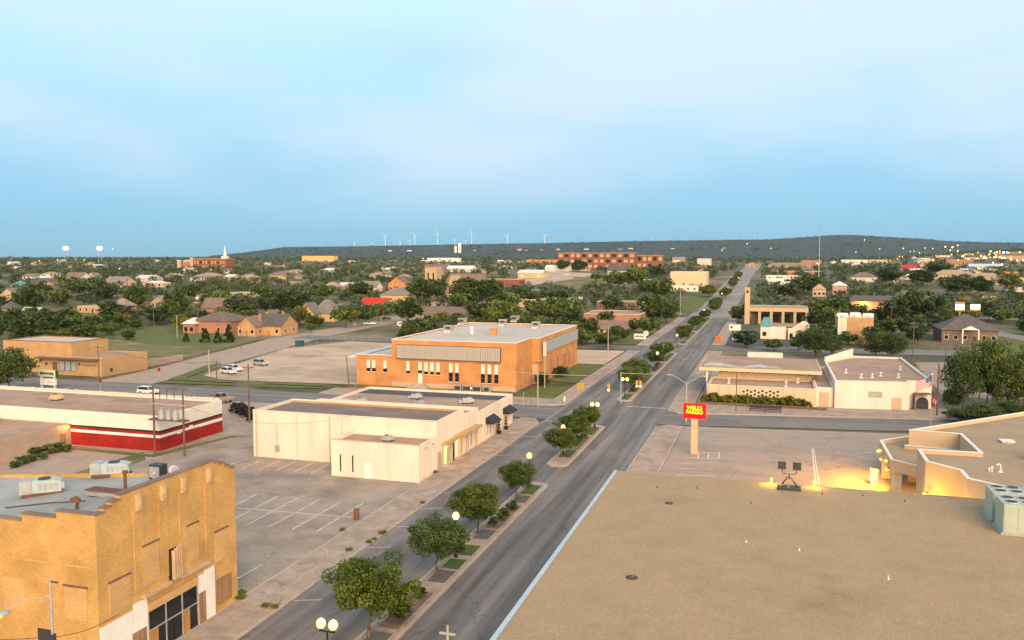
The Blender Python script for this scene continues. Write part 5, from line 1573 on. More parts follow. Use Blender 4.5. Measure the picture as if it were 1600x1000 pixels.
# small street things
def board(px, py, w, h, z0, mat, label, name='sign', post='metal', cat='sign', d=.12):
    P = G(px, py)
    o = thing(name, label, cat, P)
    obj('post', MB().tube((P.x, P.y, P.z), (P.x, P.y, P.z + z0 + h * .5), .07), post, o)
    obj('panel', MB().box(P.x - w / 2, P.x + w / 2, P.y - d, P.y, P.z + z0, P.z + z0 + h), mat, o)
    return o
PP = G(557 / 1, 812)
o = thing('bollard_post', 'short reddish metal post at edge of the western lot', 'post', (PP.x, PP.y, .02))
obj('post', MB().box(PP.x - .3, PP.x + .3, PP.y - .12, PP.y + .12, 0, 1.3), 'rust', o)
obj('plate', MB().box(PP.x + .0, PP.x + .28, PP.y - .15, PP.y - .121, .3, 1.2), 'red_brick', o)
o = board(1148, 530, 4.2, 2.2, 3.2, 'white_paint', 'white pole sign with lighter base on the dark asphalt lot', 'pole_sign')
P = Vector(o.location)
obj('base', MB().box(P.x - .8, P.x + .8, P.y - .8, P.y + .8, P.z, P.z + .7), 'white_paint', o)
obj('emblem', MB().box(P.x - 1.6, P.x - .8, P.y - .15, P.y - .121, 4.0, 4.8), 'metal_dark', o)
board(1122, 536, 1.9, 1.9, .5, 'orange_sign', 'orange construction sign beside the main street', 'road_sign')
board(554, 512, 1.2, 1.2, 1.0, 'orange_sign', 'orange construction sign far down the avenue', 'road_sign')
board(249, 590, .7, .8, 1.6, 'red_paint', 'red stop sign on the avenue corner right of the beige building', 'stop_sign')
board(157, 607, .7, .8, 1.4, 'red_paint', 'red stop sign in front of the beige corner building', 'stop_sign')
board(818, 632, 1.4, .4, 3.0, 'signal_green', 'small green street name sign beside the cream shop block', 'street_sign') if False else board(818, 634, 1.2, .35, 3.0, 'sign_green', 'small green street name sign beside the cream shop block', 'street_sign')
P = G(1000, 530)
o = thing('monument_sign', 'white monument sign with dark letters on the corner lawn past the crossing', 'sign', P)
obj('slab', MB().box(P.x - 2.2, P.x + 2.2, P.y - .2, P.y + .2, 0, 2.0), 'white_paint', o)
obj('round_cap', MB().tube((P.x + 2.2, P.y - .22, 2.2), (P.x + 2.2, P.y + .22, 2.2), 1.0, 1.0, 14), 'sign_cream', o)
mb = MB()
for k in range(6):
    mb.box(P.x - 1.7 + .55 * k, P.x - 1.35 + .55 * k, P.y - .23, P.y - .2, .7, 1.3 + .1 * (k % 2))
obj('lettering', mb, 'sign_green', o)
P = G(625, 512)
o = thing('oval_sign', 'white oval sign with pink centre on the lawn by the avenue', 'sign', P)
obj('panel', MB().ball((P.x, P.y, 1.7), 1.0, 18, 8, sx=1.6, sy=.12, sz=1), 'white_paint', o)
obj('centre', MB().ball((P.x, P.y - .1, 1.75), .62, 16, 8, sx=1.6, sy=.12, sz=.8), 'house_pink', o)
obj('post', MB().box(P.x - .15, P.x + .15, P.y - .08, P.y + .08, 0, .8), 'metal', o)
P = G(468, 541)
o = thing('dumpster', 'dark blue metal bin on the avenue edge', 'dumpster', P)
obj('body', MB().loft([(P.x - 1.0, P.y - .8, .1), (P.x + 1.0, P.y - .8, .1), (P.x + 1.0, P.y + .8, .1), (P.x - 1.0, P.y + .8, .1)], [(P.x - 1.25, P.y - 1, 1.8), (P.x + 1.25, P.y - 1, 1.8), (P.x + 1.25, P.y + 1, 1.8), (P.x - 1.25, P.y + 1, 1.8)]), 'dumpster_blue', o)
obj('lid', MB().box(P.x - 1.3, P.x + 1.3, P.y - 1.05, P.y + 1.05, 1.803, 1.95), 'metal_dark', o)
for px, py, lab in ((1144, 523, 'x'),):
    pass
P = G(1084, 524)
o = thing('fire_hydrant', 'red hydrant at right kerb tip of the far median', 'hydrant', P)
obj('body', MB().tube(P, P + Vector((0, 0, .8)), .16, .14).tube(P + Vector((-.25, 0, .5)), P + Vector((.25, 0, .5)), .08), 'red_paint', o)
obj('bonnet', MB().ball(P + Vector((0, 0, .82)), .17), 'red_paint', o)
P = G(882, 628)
o = thing('fire_hydrant', 'white hydrant at corner of the lawn before the orange brick building', 'hydrant', P)
obj('body', MB().tube(P + Vector((0, 0, .1)), P + Vector((0, 0, .95)), .2, .17).tube(P + Vector((-.3, 0, .6)), P + Vector((.3, 0, .6)), .09), 'white_paint', o)
obj('bonnet', MB().ball(P + Vector((0, 0, .98)), .19), 'white_paint', o)
o = thing('bench', 'long dark slatted bench on the pavement before the cream office', 'bench', (-.4, 166.9, .14))
for k in range(4):
    obj('slat', MB().box(-3.4, 2.6, 166.5 + .2 * k, 166.66 + .2 * k, .6, .66), 'black_paint', o)
for k in range(3):
    obj('back_slat', MB().box(-3.4, 2.6, 167.3, 167.36, .75 + .2 * k, .9 + .2 * k), 'black_paint', o)
for x in (-3.2, -.4, 2.4):
    obj('leg', MB().box(x - .06, x + .06, 166.5, 167.4, .13, .6), 'metal_dark', o)
o = thing('low_wall', 'low dark planter wall along the hedge of the cream office', 'wall', (-2, 171.6, 0))
obj('wall', MB().box(-14, 11, 171.8, 172.2, -.1, .55), 'brown_trim', o)
obj('cap', MB().box(-14.1, 11.1, 171.72, 172.28, .552, .62), 'brown_roof', o)
# tyre pile: worn tyres heaped beside the workshop
rs = random.Random(9)
mb = MB()
for k in range(95):
    t = rs.random()
    cx, cy = -100 + 9.5 * t + rs.uniform(-.5, .5), 138 - 7 * t + rs.uniform(-1.6, 1.6)
    cz = rs.uniform(.15, 1.9) * (1 - .5 * abs(t - .5))
    ax = Vector((rs.uniform(-1, 1), rs.uniform(-1, 1), rs.uniform(-.2, 1.4))).normalized()
    u = ax.orthogonal().normalized()
    w_ = ax.cross(u)
    R_, n = rs.uniform(.38, .5), 10
    rings = []
    for (rad, h_) in ((R_ * .58, .1), (R_ * .95, .12), (R_, 0), (R_ * .95, -.12), (R_ * .58, -.1)):
        rings.append([Vector((cx, cy, cz)) + (u * math.cos(6.283 * i / n) + w_ * math.sin(6.283 * i / n)) * rad + ax * h_ for i in range(n)])
    for a, b in zip(rings, rings[1:]):
        mb.loft(a, b, False)
tag(obj('tire_pile', mb, 'tyre'), 'heap of worn black tyres beside the brown utility pole', 'tyre pile', kind='stuff')
# chain-link fences: posts and rails
def fence(pts, label, h=1.9, gap=3.2):
    A = Vector((*pts[0], 0))
    o = thing('chain_link_fence', label, 'fence', A)
    p0 = None
    for a, b in zip(pts, pts[1:]):
        a, b = Vector((*a, 0)), Vector((*b, 0))
        n = max(1, int((b - a).length / gap))
        for i in range(n):
            q = a.lerp(b, i / n)
            if p0 is None:
                p0 = obj('post', MB().tube(A, A + Vector((0, 0, h)), .045, .045, 6), 'metal', o)
                continue
            c = p0.copy()
            COL.objects.link(c)
            c.parent = o
            c.location = p0.location + (q - A)
        for z in (h - .05, .12):
            obj('rail', MB().tube(a + Vector((0, 0, z)), b + Vector((0, 0, z)), .03, .03, 6), 'metal', o)
fence([(-129, 171.9), (-97, 174.5), (-97.5, 183)], 'chain-link fence along near edge of the gravel lot')
fence([(-142, 196), (-153, 240), (-146, 267), (-95, 264)], 'chain-link fence round the far side of the gravel lot')

# ------------------------------------------------------------------ flags
def flag_pole():
    x, y = 27.6, 161.0
    o = thing('flagpole', 'tan flagpole behind the bank branch roof', 'flagpole', (x, y, 0))
    obj('pole', MB().tube((x, y, -.1), (x, y, 9.4), .1, .05, 8), 'pole_pale', o)
    obj('finial', MB().ball((x, y, 9.48), .1), 'sign_yellow', o)
    us = thing('flag', 'drooping red and white striped flag with blue canton atop the flagpole', 'flag', (x, y, 7))
    def pt(u, v):               # u along the fly, v down the hoist
        return (x - .05 - 2.5 * u + .12 * math.sin(5 * u), y + .25 * math.sin(4 * u + 1), 9.3 - 1.8 * v - 1.4 * u - .12 * math.sin(6 * u + v))
    for k in range(13):
        mb = MB()
        u0 = .42 if k < 7 else 0
        n = 8
        V = []
        for i in range(n + 1):
            u = u0 + (1 - u0) * i / n
            V += [pt(u, k / 13), pt(u, (k + 1) / 13)]
        mb.add(V, [(2 * i, 2 * i + 1, 2 * i + 3, 2 * i + 2) for i in range(n)])
        obj('stripe', mb, 'flag_red' if k % 2 == 0 else 'flag_white', us)
    mb = MB()
    V = []
    for i in range(6):
        V += [pt(.42 * i / 5, 0), pt(.42 * i / 5, 7 / 13)]
    mb.add(V, [(2 * i, 2 * i + 1, 2 * i + 3, 2 * i + 2) for i in range(5)])
    obj('canton', mb, 'flag_blue', us)
    mb = MB()
    for i in range(4):
        for j in range(4):
            q = pt(.05 + .1 * i, .06 + .12 * j)
            mb.box(q[0] - .04, q[0] + .04, q[1] - .03, q[1] - .02, q[2] - .04, q[2] + .04)
    obj('stars', mb, 'flag_white', us)
    tx_ = thing('flag', 'limp furled red, white and blue flag lower on the flagpole', 'flag', (x, y, 4))
    for nm, m, a, b, z0, z1 in (('blue_field', 'flag_blue', 0, .35, 5.6, 6.5), ('red_field', 'flag_red', .02, .5, 3.9, 5.6), ('white_field', 'flag_white', .25, .75, 4.4, 5.2)):
        V = []
        for i in range(6):
            t = i / 5
            xx_ = x + .06 + a + (b - a) * t
            yy_ = y + .16 * math.sin(8 * t + z0) - (.05 if nm == 'white_field' else 0)
            V += [(xx_, yy_, z1 - .5 * t), (xx_ - .1, yy_ + .03, z0 - .3 * t)]
        obj(nm, MB().add(V, [(2 * i, 2 * i + 1, 2 * i + 3, 2 * i + 2) for i in range(5)]), m, tx_)
flag_pole()

# ------------------------------------------------------------------ vehicles
def car(kind, body, label, loc, rz, group='parked cars'):
    o = thing('parked_car' if kind != 'pickup' else 'pickup_truck', label, 'car' if kind != 'pickup' else 'pickup', (0, 0, 0), group)
    prof = {'suv': ([(-2.35, .45), (2.3, .45), (2.35, .8), (2.2, 1.0), (1.15, 1.1), (-2.25, 1.12), (-2.38, .8)], [(.95, 1.1), (.35, 1.68), (-1.9, 1.72), (-2.2, 1.12)]),
            'sedan': ([(-2.35, .42), (2.3, .42), (2.35, .7), (2.15, .88), (1.05, .98), (-1.6, 1.0), (-2.3, .95), (-2.38, .7)], [(.95, .98), (.2, 1.42), (-1.0, 1.44), (-1.75, 1.0)]),
            'pickup': ([(-2.75, .55), (2.7, .55), (2.75, .95), (2.6, 1.15), (1.25, 1.22), (-2.7, 1.2), (-2.78, .8)], [(1.1, 1.22), (.6, 1.85), (-.7, 1.88), (-.95, 1.22)])}[kind]
    lowr, cab = prof
    mb = MB()
    mb.loft([(x, -.9, z) for x, z in lowr], [(x, .9, z) for x, z in lowr])
    obj('body', mb, body, o)
    mb = MB()
    mb.loft([(x, -.82 if z < 1.3 else -.66, z + .002) for x, z in cab], [(x, .82 if z < 1.3 else .66, z + .002) for x, z in cab])
    obj('windows', mb, 'glass', o)
    zt = max(z for x, z in cab)
    xs = sorted(x for x, z in cab if z > zt - .1)
    obj('roof', MB().box(xs[0] - .02, xs[-1] + .02, -.68, .68, zt - .03, zt + .05), body, o)
    for x, s in ((cab[0][0], 1), (cab[3][0], -1)):
        top = cab[1] if s == 1 else cab[2]
        for y in (-1, 1):
            obj('pillar', MB().tube((x, .83 * y, (cab[0] if s == 1 else cab[3])[1]), (top[0], .67 * y, top[1]), .06, .05, 6), body, o)
    wx = 1.45 if kind != 'pickup' else 1.75
    for x in (-wx, wx):
        for y in (-.88, .88):
            w_ = obj('wheel', MB().tube((x, y - .13, .36), (x, y + .13, .36), .36, .36, 14), 'tyre', o)
            obj('rim', MB().tube((x, y + (.13 if y > 0 else -.13), .36), (x, y + (.15 if y > 0 else -.15), .36), .22, .18, 12), 'metal', w_)
    for y in (-.65, .65):
        obj('headlight', MB().box(2.25, 2.37, y - .2, y + .2, .72, .86), 'trim_white', o)
        obj('tail_light', MB().box(-2.42 - (.36 if kind == 'pickup' else 0), -2.3 - (.36 if kind == 'pickup' else 0), y - .14, y + .14, .78, 1.0), 'red_paint', o)
    if kind == 'pickup':
        obj('bed', MB().box(-2.6, -1.05, -.72, .72, 1.19, 1.215), 'black_paint', o)
    return place(o, loc, rz)
def at(px, py):
    return G(px, py)
car('suv', 'car_white', 'white wagon parked nearer of the two white cars on the gravel edge', at(357, 584), -.35)
car('suv', 'car_white', 'white wagon parked just behind the other white car', at(366, 580), -.35)
car('suv', 'car_silver', 'silver wagon parked alone by the gravel lot fence', at(407, 571), -.3)
car('suv', 'car_white', 'white car on the cross street behind the tyre workshop roof', at(232, 616), .0)
car('pickup', 'car_tan', 'white-topped tan pickup at far corner of the tyre workshop', at(345, 628), -.1)
car('pickup', 'car_white', 'white pickup parked far along the avenue', at(578, 508), .3)
car('sedan', 'car_dark', 'dark car parked far along the avenue beyond the white pickup', at(604, 500), .5)
car('sedan', 'car_dark', 'dark car parked on the asphalt lot beside the teal-roofed shop', at(1176, 522), 0)
car('suv', 'car_silver', 'pale van parked on the far gravel yard', at(870, 437), .3)
car('sedan', 'car_white', 'white car on the gravel yard before the long red school', at(885, 430), .2)
car('suv', 'car_white', 'white car under the rust-red carport at right', at(1541, 468), 1.57)
car('pickup', 'car_white', 'white pickup parked behind the cream office among the right blocks', at(1330, 470), .2)

# ------------------------------------------------------------------ houses and other buildings of the town
FOOT = []
def gable_roof(w, d, h, rh, ov=.5, axis='x'):
    """two slabs; returns mesh builder and the gable wall polygon"""
    mb = MB()
    if axis == 'y':
        w, d = d, w
    for s in (-1, 1):
        a = [(-w / 2 - ov, s * (d / 2 + ov), h - ov * rh / (d / 2)), (w / 2 + ov, s * (d / 2 + ov), h - ov * rh / (d / 2)), (w / 2 + ov, 0, h + rh), (-w / 2 - ov, 0, h + rh)]
        b = [(x, y, z + .18) for x, y, z in a]
        mb.loft(a, b)
    if axis == 'y':
        mb.v = [(y, -x, z) for x, y, z in mb.v]
    return mb
def hip_roof(w, d, h, rh, ov=.5):
    k = min(w, d) / 2
    W, D = w / 2 + ov, d / 2 + ov
    rx, ry = max(0, w / 2 - k), max(0, d / 2 - k)
    mb = MB()
    lo = [(-W, -D, h - .05), (W, -D, h - .05), (W, D, h - .05), (-W, D, h - .05)]
    mb.add(lo + [(-rx, -ry, h + rh), (rx, -ry, h + rh), (rx, ry, h + rh), (-rx, ry, h + rh)] + [(x, y, z - .2) for x, y, z in lo],
           [(0, 1, 5, 4), (1, 2, 6, 5), (2, 3, 7, 6), (3, 0, 4, 7), (4, 5, 6, 7), (8, 9, 10, 11), (0, 1, 9, 8), (1, 2, 10, 9), (2, 3, 11, 10), (3, 0, 8, 11)])
    return mb
def house(P, w, d, h, rh, kind, wall, roof, label, rz=0.0, nw=3, chimney=False, group=None, detail=True, porch=False, name='house', cat='house', lit=False):
    o = thing(name, label, cat, (0, 0, 0), group)
    if kind == 'f':
        flat_block(o, rect(-w / 2, w / 2, -d / 2, d / 2), h, .3, wall, roof, 'trim_white' if detail else None, .3, -1.0)
    else:
        mb = MB().box(-w / 2, w / 2, -d / 2, d / 2, -1.0, h)
        if kind == 'gx':
            for s in (-1, 1):
                mb.loft([(s * (w / 2 - .01), -d / 2, h), (s * (w / 2 - .01), d / 2, h), (s * (w / 2 - .01), 0, h + rh)], [(s * (w / 2 - .2), -d / 2, h), (s * (w / 2 - .2), d / 2, h), (s * (w / 2 - .2), 0, h + rh)])
        if kind == 'gy':
            for s in (-1, 1):
                mb.loft([(-w / 2, s * (d / 2 - .01), h), (w / 2, s * (d / 2 - .01), h), (0, s * (d / 2 - .01), h + rh)], [(-w / 2, s * (d / 2 - .2), h), (w / 2, s * (d / 2 - .2), h), (0, s * (d / 2 - .2), h + rh)])
        obj('wall', mb, wall, o)
        rf = hip_roof(w, d, h, rh) if kind == 'h' else gable_roof(w, d, h, rh, .5, 'x' if kind == 'gx' else 'y')
        r_ = obj('roof', rf, roof, o)
        if chimney:
            obj('chimney', MB().box(w * .22, w * .22 + .9, -.5, .4, h, h + rh + 1.0), 'pink_brick', r_)
    pane = 'lit_window' if lit else 'glass'
    zt = min(h - .35, 2.5)
    if detail:
        for i in range(nw):
            x = -w / 2 + w * (i + .5) / nw
            if i == nw // 2 and nw > 2:
                obj('door', MB().box(x - .5, x + .5, -d / 2 - .06, -d / 2 + .02, -.1, 2.1), 'door_wood' if nw % 2 else 'metal_dark', o)
            else:
                win_y(o, x - .7, x + .7, -d / 2, .9, zt, 'trim_white', pane, .1)
        for j in range(2):
            y = -d / 4 + d / 2 * j
            win_x(o, w / 2, y - .6, y + .6, .9, zt, 'trim_white', pane, .1)
    else:
        for i in range(nw):
            x = -w / 2 + w * (i + .5) / nw
            obj('window', MB().box(x - .7, x + .7, -d / 2 - .05, -d / 2 + .02, .9, zt), pane, o)
    if porch:
        obj('porch_roof', MB().box(-w * .2, w * .2, -d / 2 - 2.0, -d / 2 - .003, h - .3, h - .1), roof, o)
        for x in (-w * .19, w * .19):
            obj('porch_post', MB().box(x - .1, x + .1, -d / 2 - 1.95, -d / 2 - 1.75, -.1, h - .3), 'trim_white', o)
    place(o, (P.x, P.y, P.z), rz)
    FOOT.append((P.x, P.y, max(w, d) * .62))
    q = 1 - (d / 2 + 7) / P.length
    FOOT.append((P.x * q, P.y * q, w * .42))
    return o
def hs(cx, by, wpx, wall_px, roof_px, kind, wall, roof, label, dep=None, rz=0.0, **kw):
    P = G(cx, by)
    m = mpp(P)
    w = wpx * m * (.95 if abs(rz) < .2 else .8)
    d = dep or min(max(8, w * .7), 16)
    ctr = Vector((P.x, P.y + d / 2, 0))
    ctr.z = T(ctr.x, ctr.y)
    return house(ctr, w, d, max(2.6, wall_px * m), max(1.0, roof_px * m * 1.15), kind, wall, roof, label, rz, detail=wpx > 26, **kw)
W_, R_ = 'house_white', 'shingle_grey'
hs(140, 489, 50, 10, 4, 'f', 'tan_brick', 'pink_roof', 'low flat-roofed tan building beyond the meadow at left', name='building', cat='building', nw=4)
hs(184, 490, 32, 12, 10, 'h', 'tan_brick', 'shingle_tan', 'hip-roofed tan end block of the low building beyond the meadow', name='building', cat='building', nw=2)
hs(247, 481, 30, 9, 8, 'gy', 'house_tan', 'shingle_tan', 'tan gabled house among dark trees left of the brown hall')
hs(329, 521, 78, 20, 11, 'h', 'pink_brick', 'shingle_brown', 'big brown brick hall with hipped roof behind the clipped junipers', dep=16, name='hall', cat='building', nw=5)
hs(295, 521, 22, 16, 7, 'h', 'pink_brick', 'roof_white', 'small pink brick wing with white hipped roof beside the brown hall', nw=2)
hs(330, 490, 36, 10, 12, 'gx', 'pink_brick', 'shingle_brown', 'brown-roofed rear block behind the brown brick hall', name='building', cat='building')
hs(385, 525, 34, 16, 12, 'gy', 'tan_brick', 'shingle_brown', 'yellow brick cottage front gable with chimney, left half', dep=12, chimney=True)
hs(420, 524, 46, 16, 14, 'gx', 'tan_brick', 'shingle_dark', 'yellow brick cottage with dark gabled roof and stone chimney, right half', dep=12, chimney=True)
hs(418, 506, 30, 9, 10, 'gy', 'house_yellow', 'shingle_brown', 'pale yellow gabled house behind the yellow brick cottage')
hs(478, 503, 32, 13, 14, 'gy', 'house_yellow', R_, 'yellow house front gable with grey roof, left of pair')
hs(506, 502, 40, 13, 18, 'h', 'house_yellow', R_, 'yellow house with tall grey hipped roof, right of pair')
hs(309, 474, 14, 6, 6, 'gy', W_, R_, 'tiny white gabled house behind the brown hall')
hs(338, 471, 34, 5, 5, 'h', 'house_pink', 'shingle_tan', 'wide pinkish roofed house behind the brown hall')
hs(374, 464, 46, 5, 2, 'f', 'house_tan', 'white_roof', 'long low cream carport among trees above the brown hall', name='carport', cat='building', nw=4)
hs(113, 440, 34, 7, 6, 'gx', W_, 'shingle_brown', 'white house with red-brown roof in the left woods')
hs(142, 438, 18, 6, 5, 'gy', W_, R_, 'small white gabled house beside the red-brown roofed one')
hs(12, 470, 34, 8, 10, 'gy', 'house_tan', R_, 'grey gabled house at the left picture edge')
hs(25, 452, 22, 6, 6, 'h', 'house_tan', 'metal_blue' if False else 'roof_teal', 'small house with blue-green roof at far left')
hs(42, 500, 34, 7, 9, 'gx', W_, 'metal_green', 'pale green-roofed house behind the big tree at left')
hs(8, 490, 28, 8, 9, 'h', 'house_tan', 'shingle_dark', 'dark-roofed house at left edge behind the big tree')
hs(178, 448, 40, 6, 8, 'gx', 'house_tan', R_, 'grey-roofed house deep in the left woods')
hs(225, 440, 34, 5, 4, 'gx', W_, 'roof_white', 'pale metal-roofed house in the left woods below the steepled church')
hs(320, 436, 40, 5, 4, 'h', 'house_tan', 'shingle_tan', 'tan-roofed house just below the steepled church')
hs(385, 440, 34, 5, 5, 'h', 'house_pink', 'shingle_tan', 'pinkish hip-roofed house right of the steepled church')
hs(438, 436, 46, 6, 5, 'h', 'house_tan', 'shingle_brown', 'long house with red-brown hip roof above the yellow houses')
hs(516, 456, 28, 8, 6, 'h', 'house_pink', 'shingle_tan', 'pink house with tan hip roof left of the red roof')
hs(540, 452, 24, 5, 4, 'gx', W_, 'roof_white', 'white metal-roofed house left of the red roof')
hs(572, 456, 36, 7, 8, 'gx', W_, R_, 'pale grey-roofed house behind the bright red roof')
hs(582, 484, 48, 7, 9, 'gx', W_, 'roof_red', 'building with bright red metal roof', name='building', cat='building')
hs(617, 474, 54, 13, 9, 'h', 'house_yellow', R_, 'yellow building with grey hip roof in front of the church tower', name='building', cat='building', nw=4)
hs(694, 500, 84, 6, 9, 'gx', 'house_tan', 'shingle_brown', 'long brown-roofed ranch house behind the avenue trees', nw=5)
hs(620, 454, 32, 10, 10, 'gy', 'orange_brick', 'shingle_brown', 'orange gabled hall left of the church tower', name='building', cat='building')
hs(780, 449, 70, 12, 2, 'f', 'red_brick', 'white_roof', 'long red brick block with white fascia right of the church', name='building', cat='building', nw=6)
hs(760, 479, 20, 7, 3, 'f', W_, 'white_roof', 'small white walled building among trees right of the church', name='building', cat='building', nw=2)
hs(825, 480, 46, 12, 3, 'f', 'house_tan', 'pink_roof', 'tan windowless shed behind the orange brick building', name='building', cat='building', nw=1)
hs(893, 474, 30, 9, 3, 'f', W_, 'white_roof', 'white box shed behind the orange brick building', name='building', cat='building', nw=1)
hs(845, 508, 56, 4, 4, 'gx', 'house_tan', 'shingle_brown', 'long low brown roof just behind the orange brick building', nw=4)
hs(966, 432, 36, 9, 7, 'gx', W_, 'shingle_dark', 'white house with slate roof before the long red school')
hs(955, 509, 92, 18, 2, 'f', 'pink_brick', 'pink_roof', 'pink brick windowless hall behind the small brown-roofed house', dep=26, name='building', cat='building', nw=0)
hs(965, 484, 70, 12, 2, 'f', 'red_brick', 'pink_roof', 'low dark brick wing with pale roof edge behind the pink brick hall', dep=14, name='building', cat='building', nw=6)
hs(956, 524, 46, 10, 10, 'gx', 'house_yellow', 'shingle_brown', 'small yellow house with brown roof and red chimney past the crossing', chimney=True, nw=4)
hs(1015, 479, 34, 6, 2, 'f', 'house_tan', 'pink_roof', 'low tan shelter roof right of the pink brick hall', name='building', cat='building', nw=2)
hs(1075, 448, 58, 22, 2, 'f', 'cream', 'white_roof', 'large cream lit building at left of the far street', dep=30, name='building', cat='building', nw=4)
hs(1065, 455, 52, 8, 2, 'f', 'stucco', 'pink_roof', 'lower cream porch wing before the large cream building', dep=8, name='building', cat='building', nw=5)
hs(1100, 416, 22, 12, 3, 'f', W_, 'white_roof', 'white block behind the large cream building', name='building', cat='building', nw=2)
hs(1060, 410, 20, 4, 4, 'gx', 'house_tan', 'shingle_tan', 'small tan-roofed house right of the school annex')
hs(497, 409, 60, 9, 2, 'f', 'house_yellow', 'white_roof', 'wide pale yellow building below the ridge at left', name='building', cat='building', nw=5)
hs(692, 409, 56, 6, 1, 'f', 'trim_white', 'white_roof', 'long white low building below the wind turbines', name='building', cat='building', nw=5)
hs(718, 425, 46, 5, 4, 'gx', W_, 'roof_white', 'grey-white metal shed behind the church', name='building', cat='building')
hs(680, 423, 60, 4, 5, 'h', 'house_pink', 'shingle_brown', 'wide brown-roofed building behind the church tower', name='building', cat='building')
hs(828, 434, 42, 7, 4, 'gx', 'house_yellow', 'roof_white', 'yellow-lit low shop on the gravel yard', lit=True, name='building', cat='building')
hs(870, 424, 40, 5, 4, 'gx', W_, 'roof_white', 'white-roofed house at left of the long red school')
hs(850, 411, 60, 5, 2, 'f', 'orange_brick', 'pink_roof', 'low orange brick building left of the long red school', name='building', cat='building', nw=5)
# school, annex
def school(cx, by, wpx, hpx, label, floors=3, bays=13):
    P = G(cx, by)
    m = mpp(P)
    w, h = wpx * m, hpx * m
    o = thing('school', label, 'school', P)
    obj('wall', MB().box(P.x - w / 2, P.x + w / 2, P.y, P.y + 18, P.z - 2, P.z + h), 'red_brick', o)
    obj('cornice', MB().box(P.x - w / 2 - .4, P.x + w / 2 + .4, P.y - .5, P.y + 18.4, P.z + h + .003, P.z + h + .8), 'tan_brick', o)
    obj('roof', MB().box(P.x - w / 2, P.x + w / 2, P.y, P.y + 18, P.z + h + .81, P.z + h + .9), 'pink_roof', o)
    w0 = None
    for f_ in range(floors):
        for b in range(bays):
            x = P.x - w / 2 + w * (b + .5) / bays
            z = P.z + h * (f_ + .3) / floors
            bw, bh = w / bays * .62, h / floors * .55
            if f_ == 0 and b % 4 == 3:
                continue
            obj('window', MB().box(x - bw / 2, x + bw / 2, P.y - .08, P.y + .1, z, z + bh), 'sand_stone' if (b * 7 + f_ * 3) % 5 < 3 else 'glass', o)
    for b in range(bays + 1):
        x = P.x - w / 2 + w * b / bays
        obj('pilaster', MB().box(x - .4, x + .4, P.y - .35, P.y - .003, P.z - 1, P.z + h), 'red_brick', o)
    for k in (.2, .72):
        x = P.x - w / 2 + w * k
        obj('parapet', MB().prism_y([(x - 4, P.z + h + .8), (x + 4, P.z + h + .8), (x + 4, P.z + h + 2), (x, P.z + h + 3), (x - 4, P.z + h + 2)], P.y - .3, P.y + .3), 'red_brick', o)
    return o
school(931, 421, 122, 25, 'long three-storey red brick school on the skyline')
school(1015, 421, 40, 21, 'short red brick annex right of the long school', 2, 5)
# stone church with square tower
P = G(706, 468)
m = mpp(P)
CH = thing('stone_church', 'stone church with steep brown roof and square battlemented tower', 'church', P)
z = P.z
w = 68 * m
x0, x1, y0 = P.x - 24 * m, P.x + 44 * m, P.y + 10
obj('nave_wall', MB().box(x0, x1, y0, y0 + 16, z - 1, z + 7), 'sand_stone', CH)
obj('nave_roof', MB().loft([(x0 - 1, y0 - 1, z + 6.4), (x1 + 1, y0 - 1, z + 6.4), (x1 + 1, y0 + 17, z + 6.4), (x0 - 1, y0 + 17, z + 6.4)],
                             [(x0 + 2, y0 + 7.9, z + 17), (x1 - 1, y0 + 7.9, z + 17), (x1 - 1, y0 + 8.1, z + 17), (x0 + 2, y0 + 8.1, z + 17)]), 'shingle_brown', CH)
tx0, tx1 = P.x - 8 * m, P.x + 6 * m
obj('transept', MB().prism_y([(tx0, z - 1), (tx1, z - 1), (tx1, z + 8), ((tx0 + tx1) / 2, z + 16), (tx0, z + 8)], P.y, y0 + 8), 'sand_stone', CH)
for k in range(3):
    x = (tx0 + tx1) / 2 - 1.3 + 1.3 * k
    obj('window', MB().prism_y([(x - .45, z + 4), (x + .45, z + 4), (x + .45, z + 8.4 + (k == 1)), (x, z + 9.3 + (k == 1)), (x - .45, z + 8.4 + (k == 1))], P.y - .12, P.y + .05), 'glass', CH)
for k in range(4):
    x = tx1 + 4 + 5 * k
    obj('window', MB().box(x - .7, x + .7, y0 - .08, y0 + .05, z + 2.5, z + 5.5), 'glass', CH)
tp_ = Vector((P.x - 51 * m, P.y + 16, z))
s = 10.2 * m
tw = obj('tower', MB().box(tp_.x - s, tp_.x + s, tp_.y, tp_.y + 2 * s, z - 1, z + 46 * m * 1.02), 'sand_stone', CH)
zt = z + 46 * m * 1.02
for i in range(4):
    for j in range(4):
        if 0 < i < 3 and 0 < j < 3:
            continue
        xx_, yy_ = tp_.x - s + (2 * s - 1) * i / 3, tp_.y + (2 * s - 1) * j / 3
        obj('battlement', MB().box(xx_, xx_ + 1, yy_, yy_ + 1, zt + .003, zt + 1.3), 'sand_stone', tw)
for k in (-1, 1):
    obj('window', MB().box(tp_.x + k * s * .45 - .5, tp_.x + k * s * .45 + .5, tp_.y - .1, tp_.y + .05, zt - 7, zt - 2.5), 'glass', tw)
FOOT.append((P.x, P.y + 12, 26))
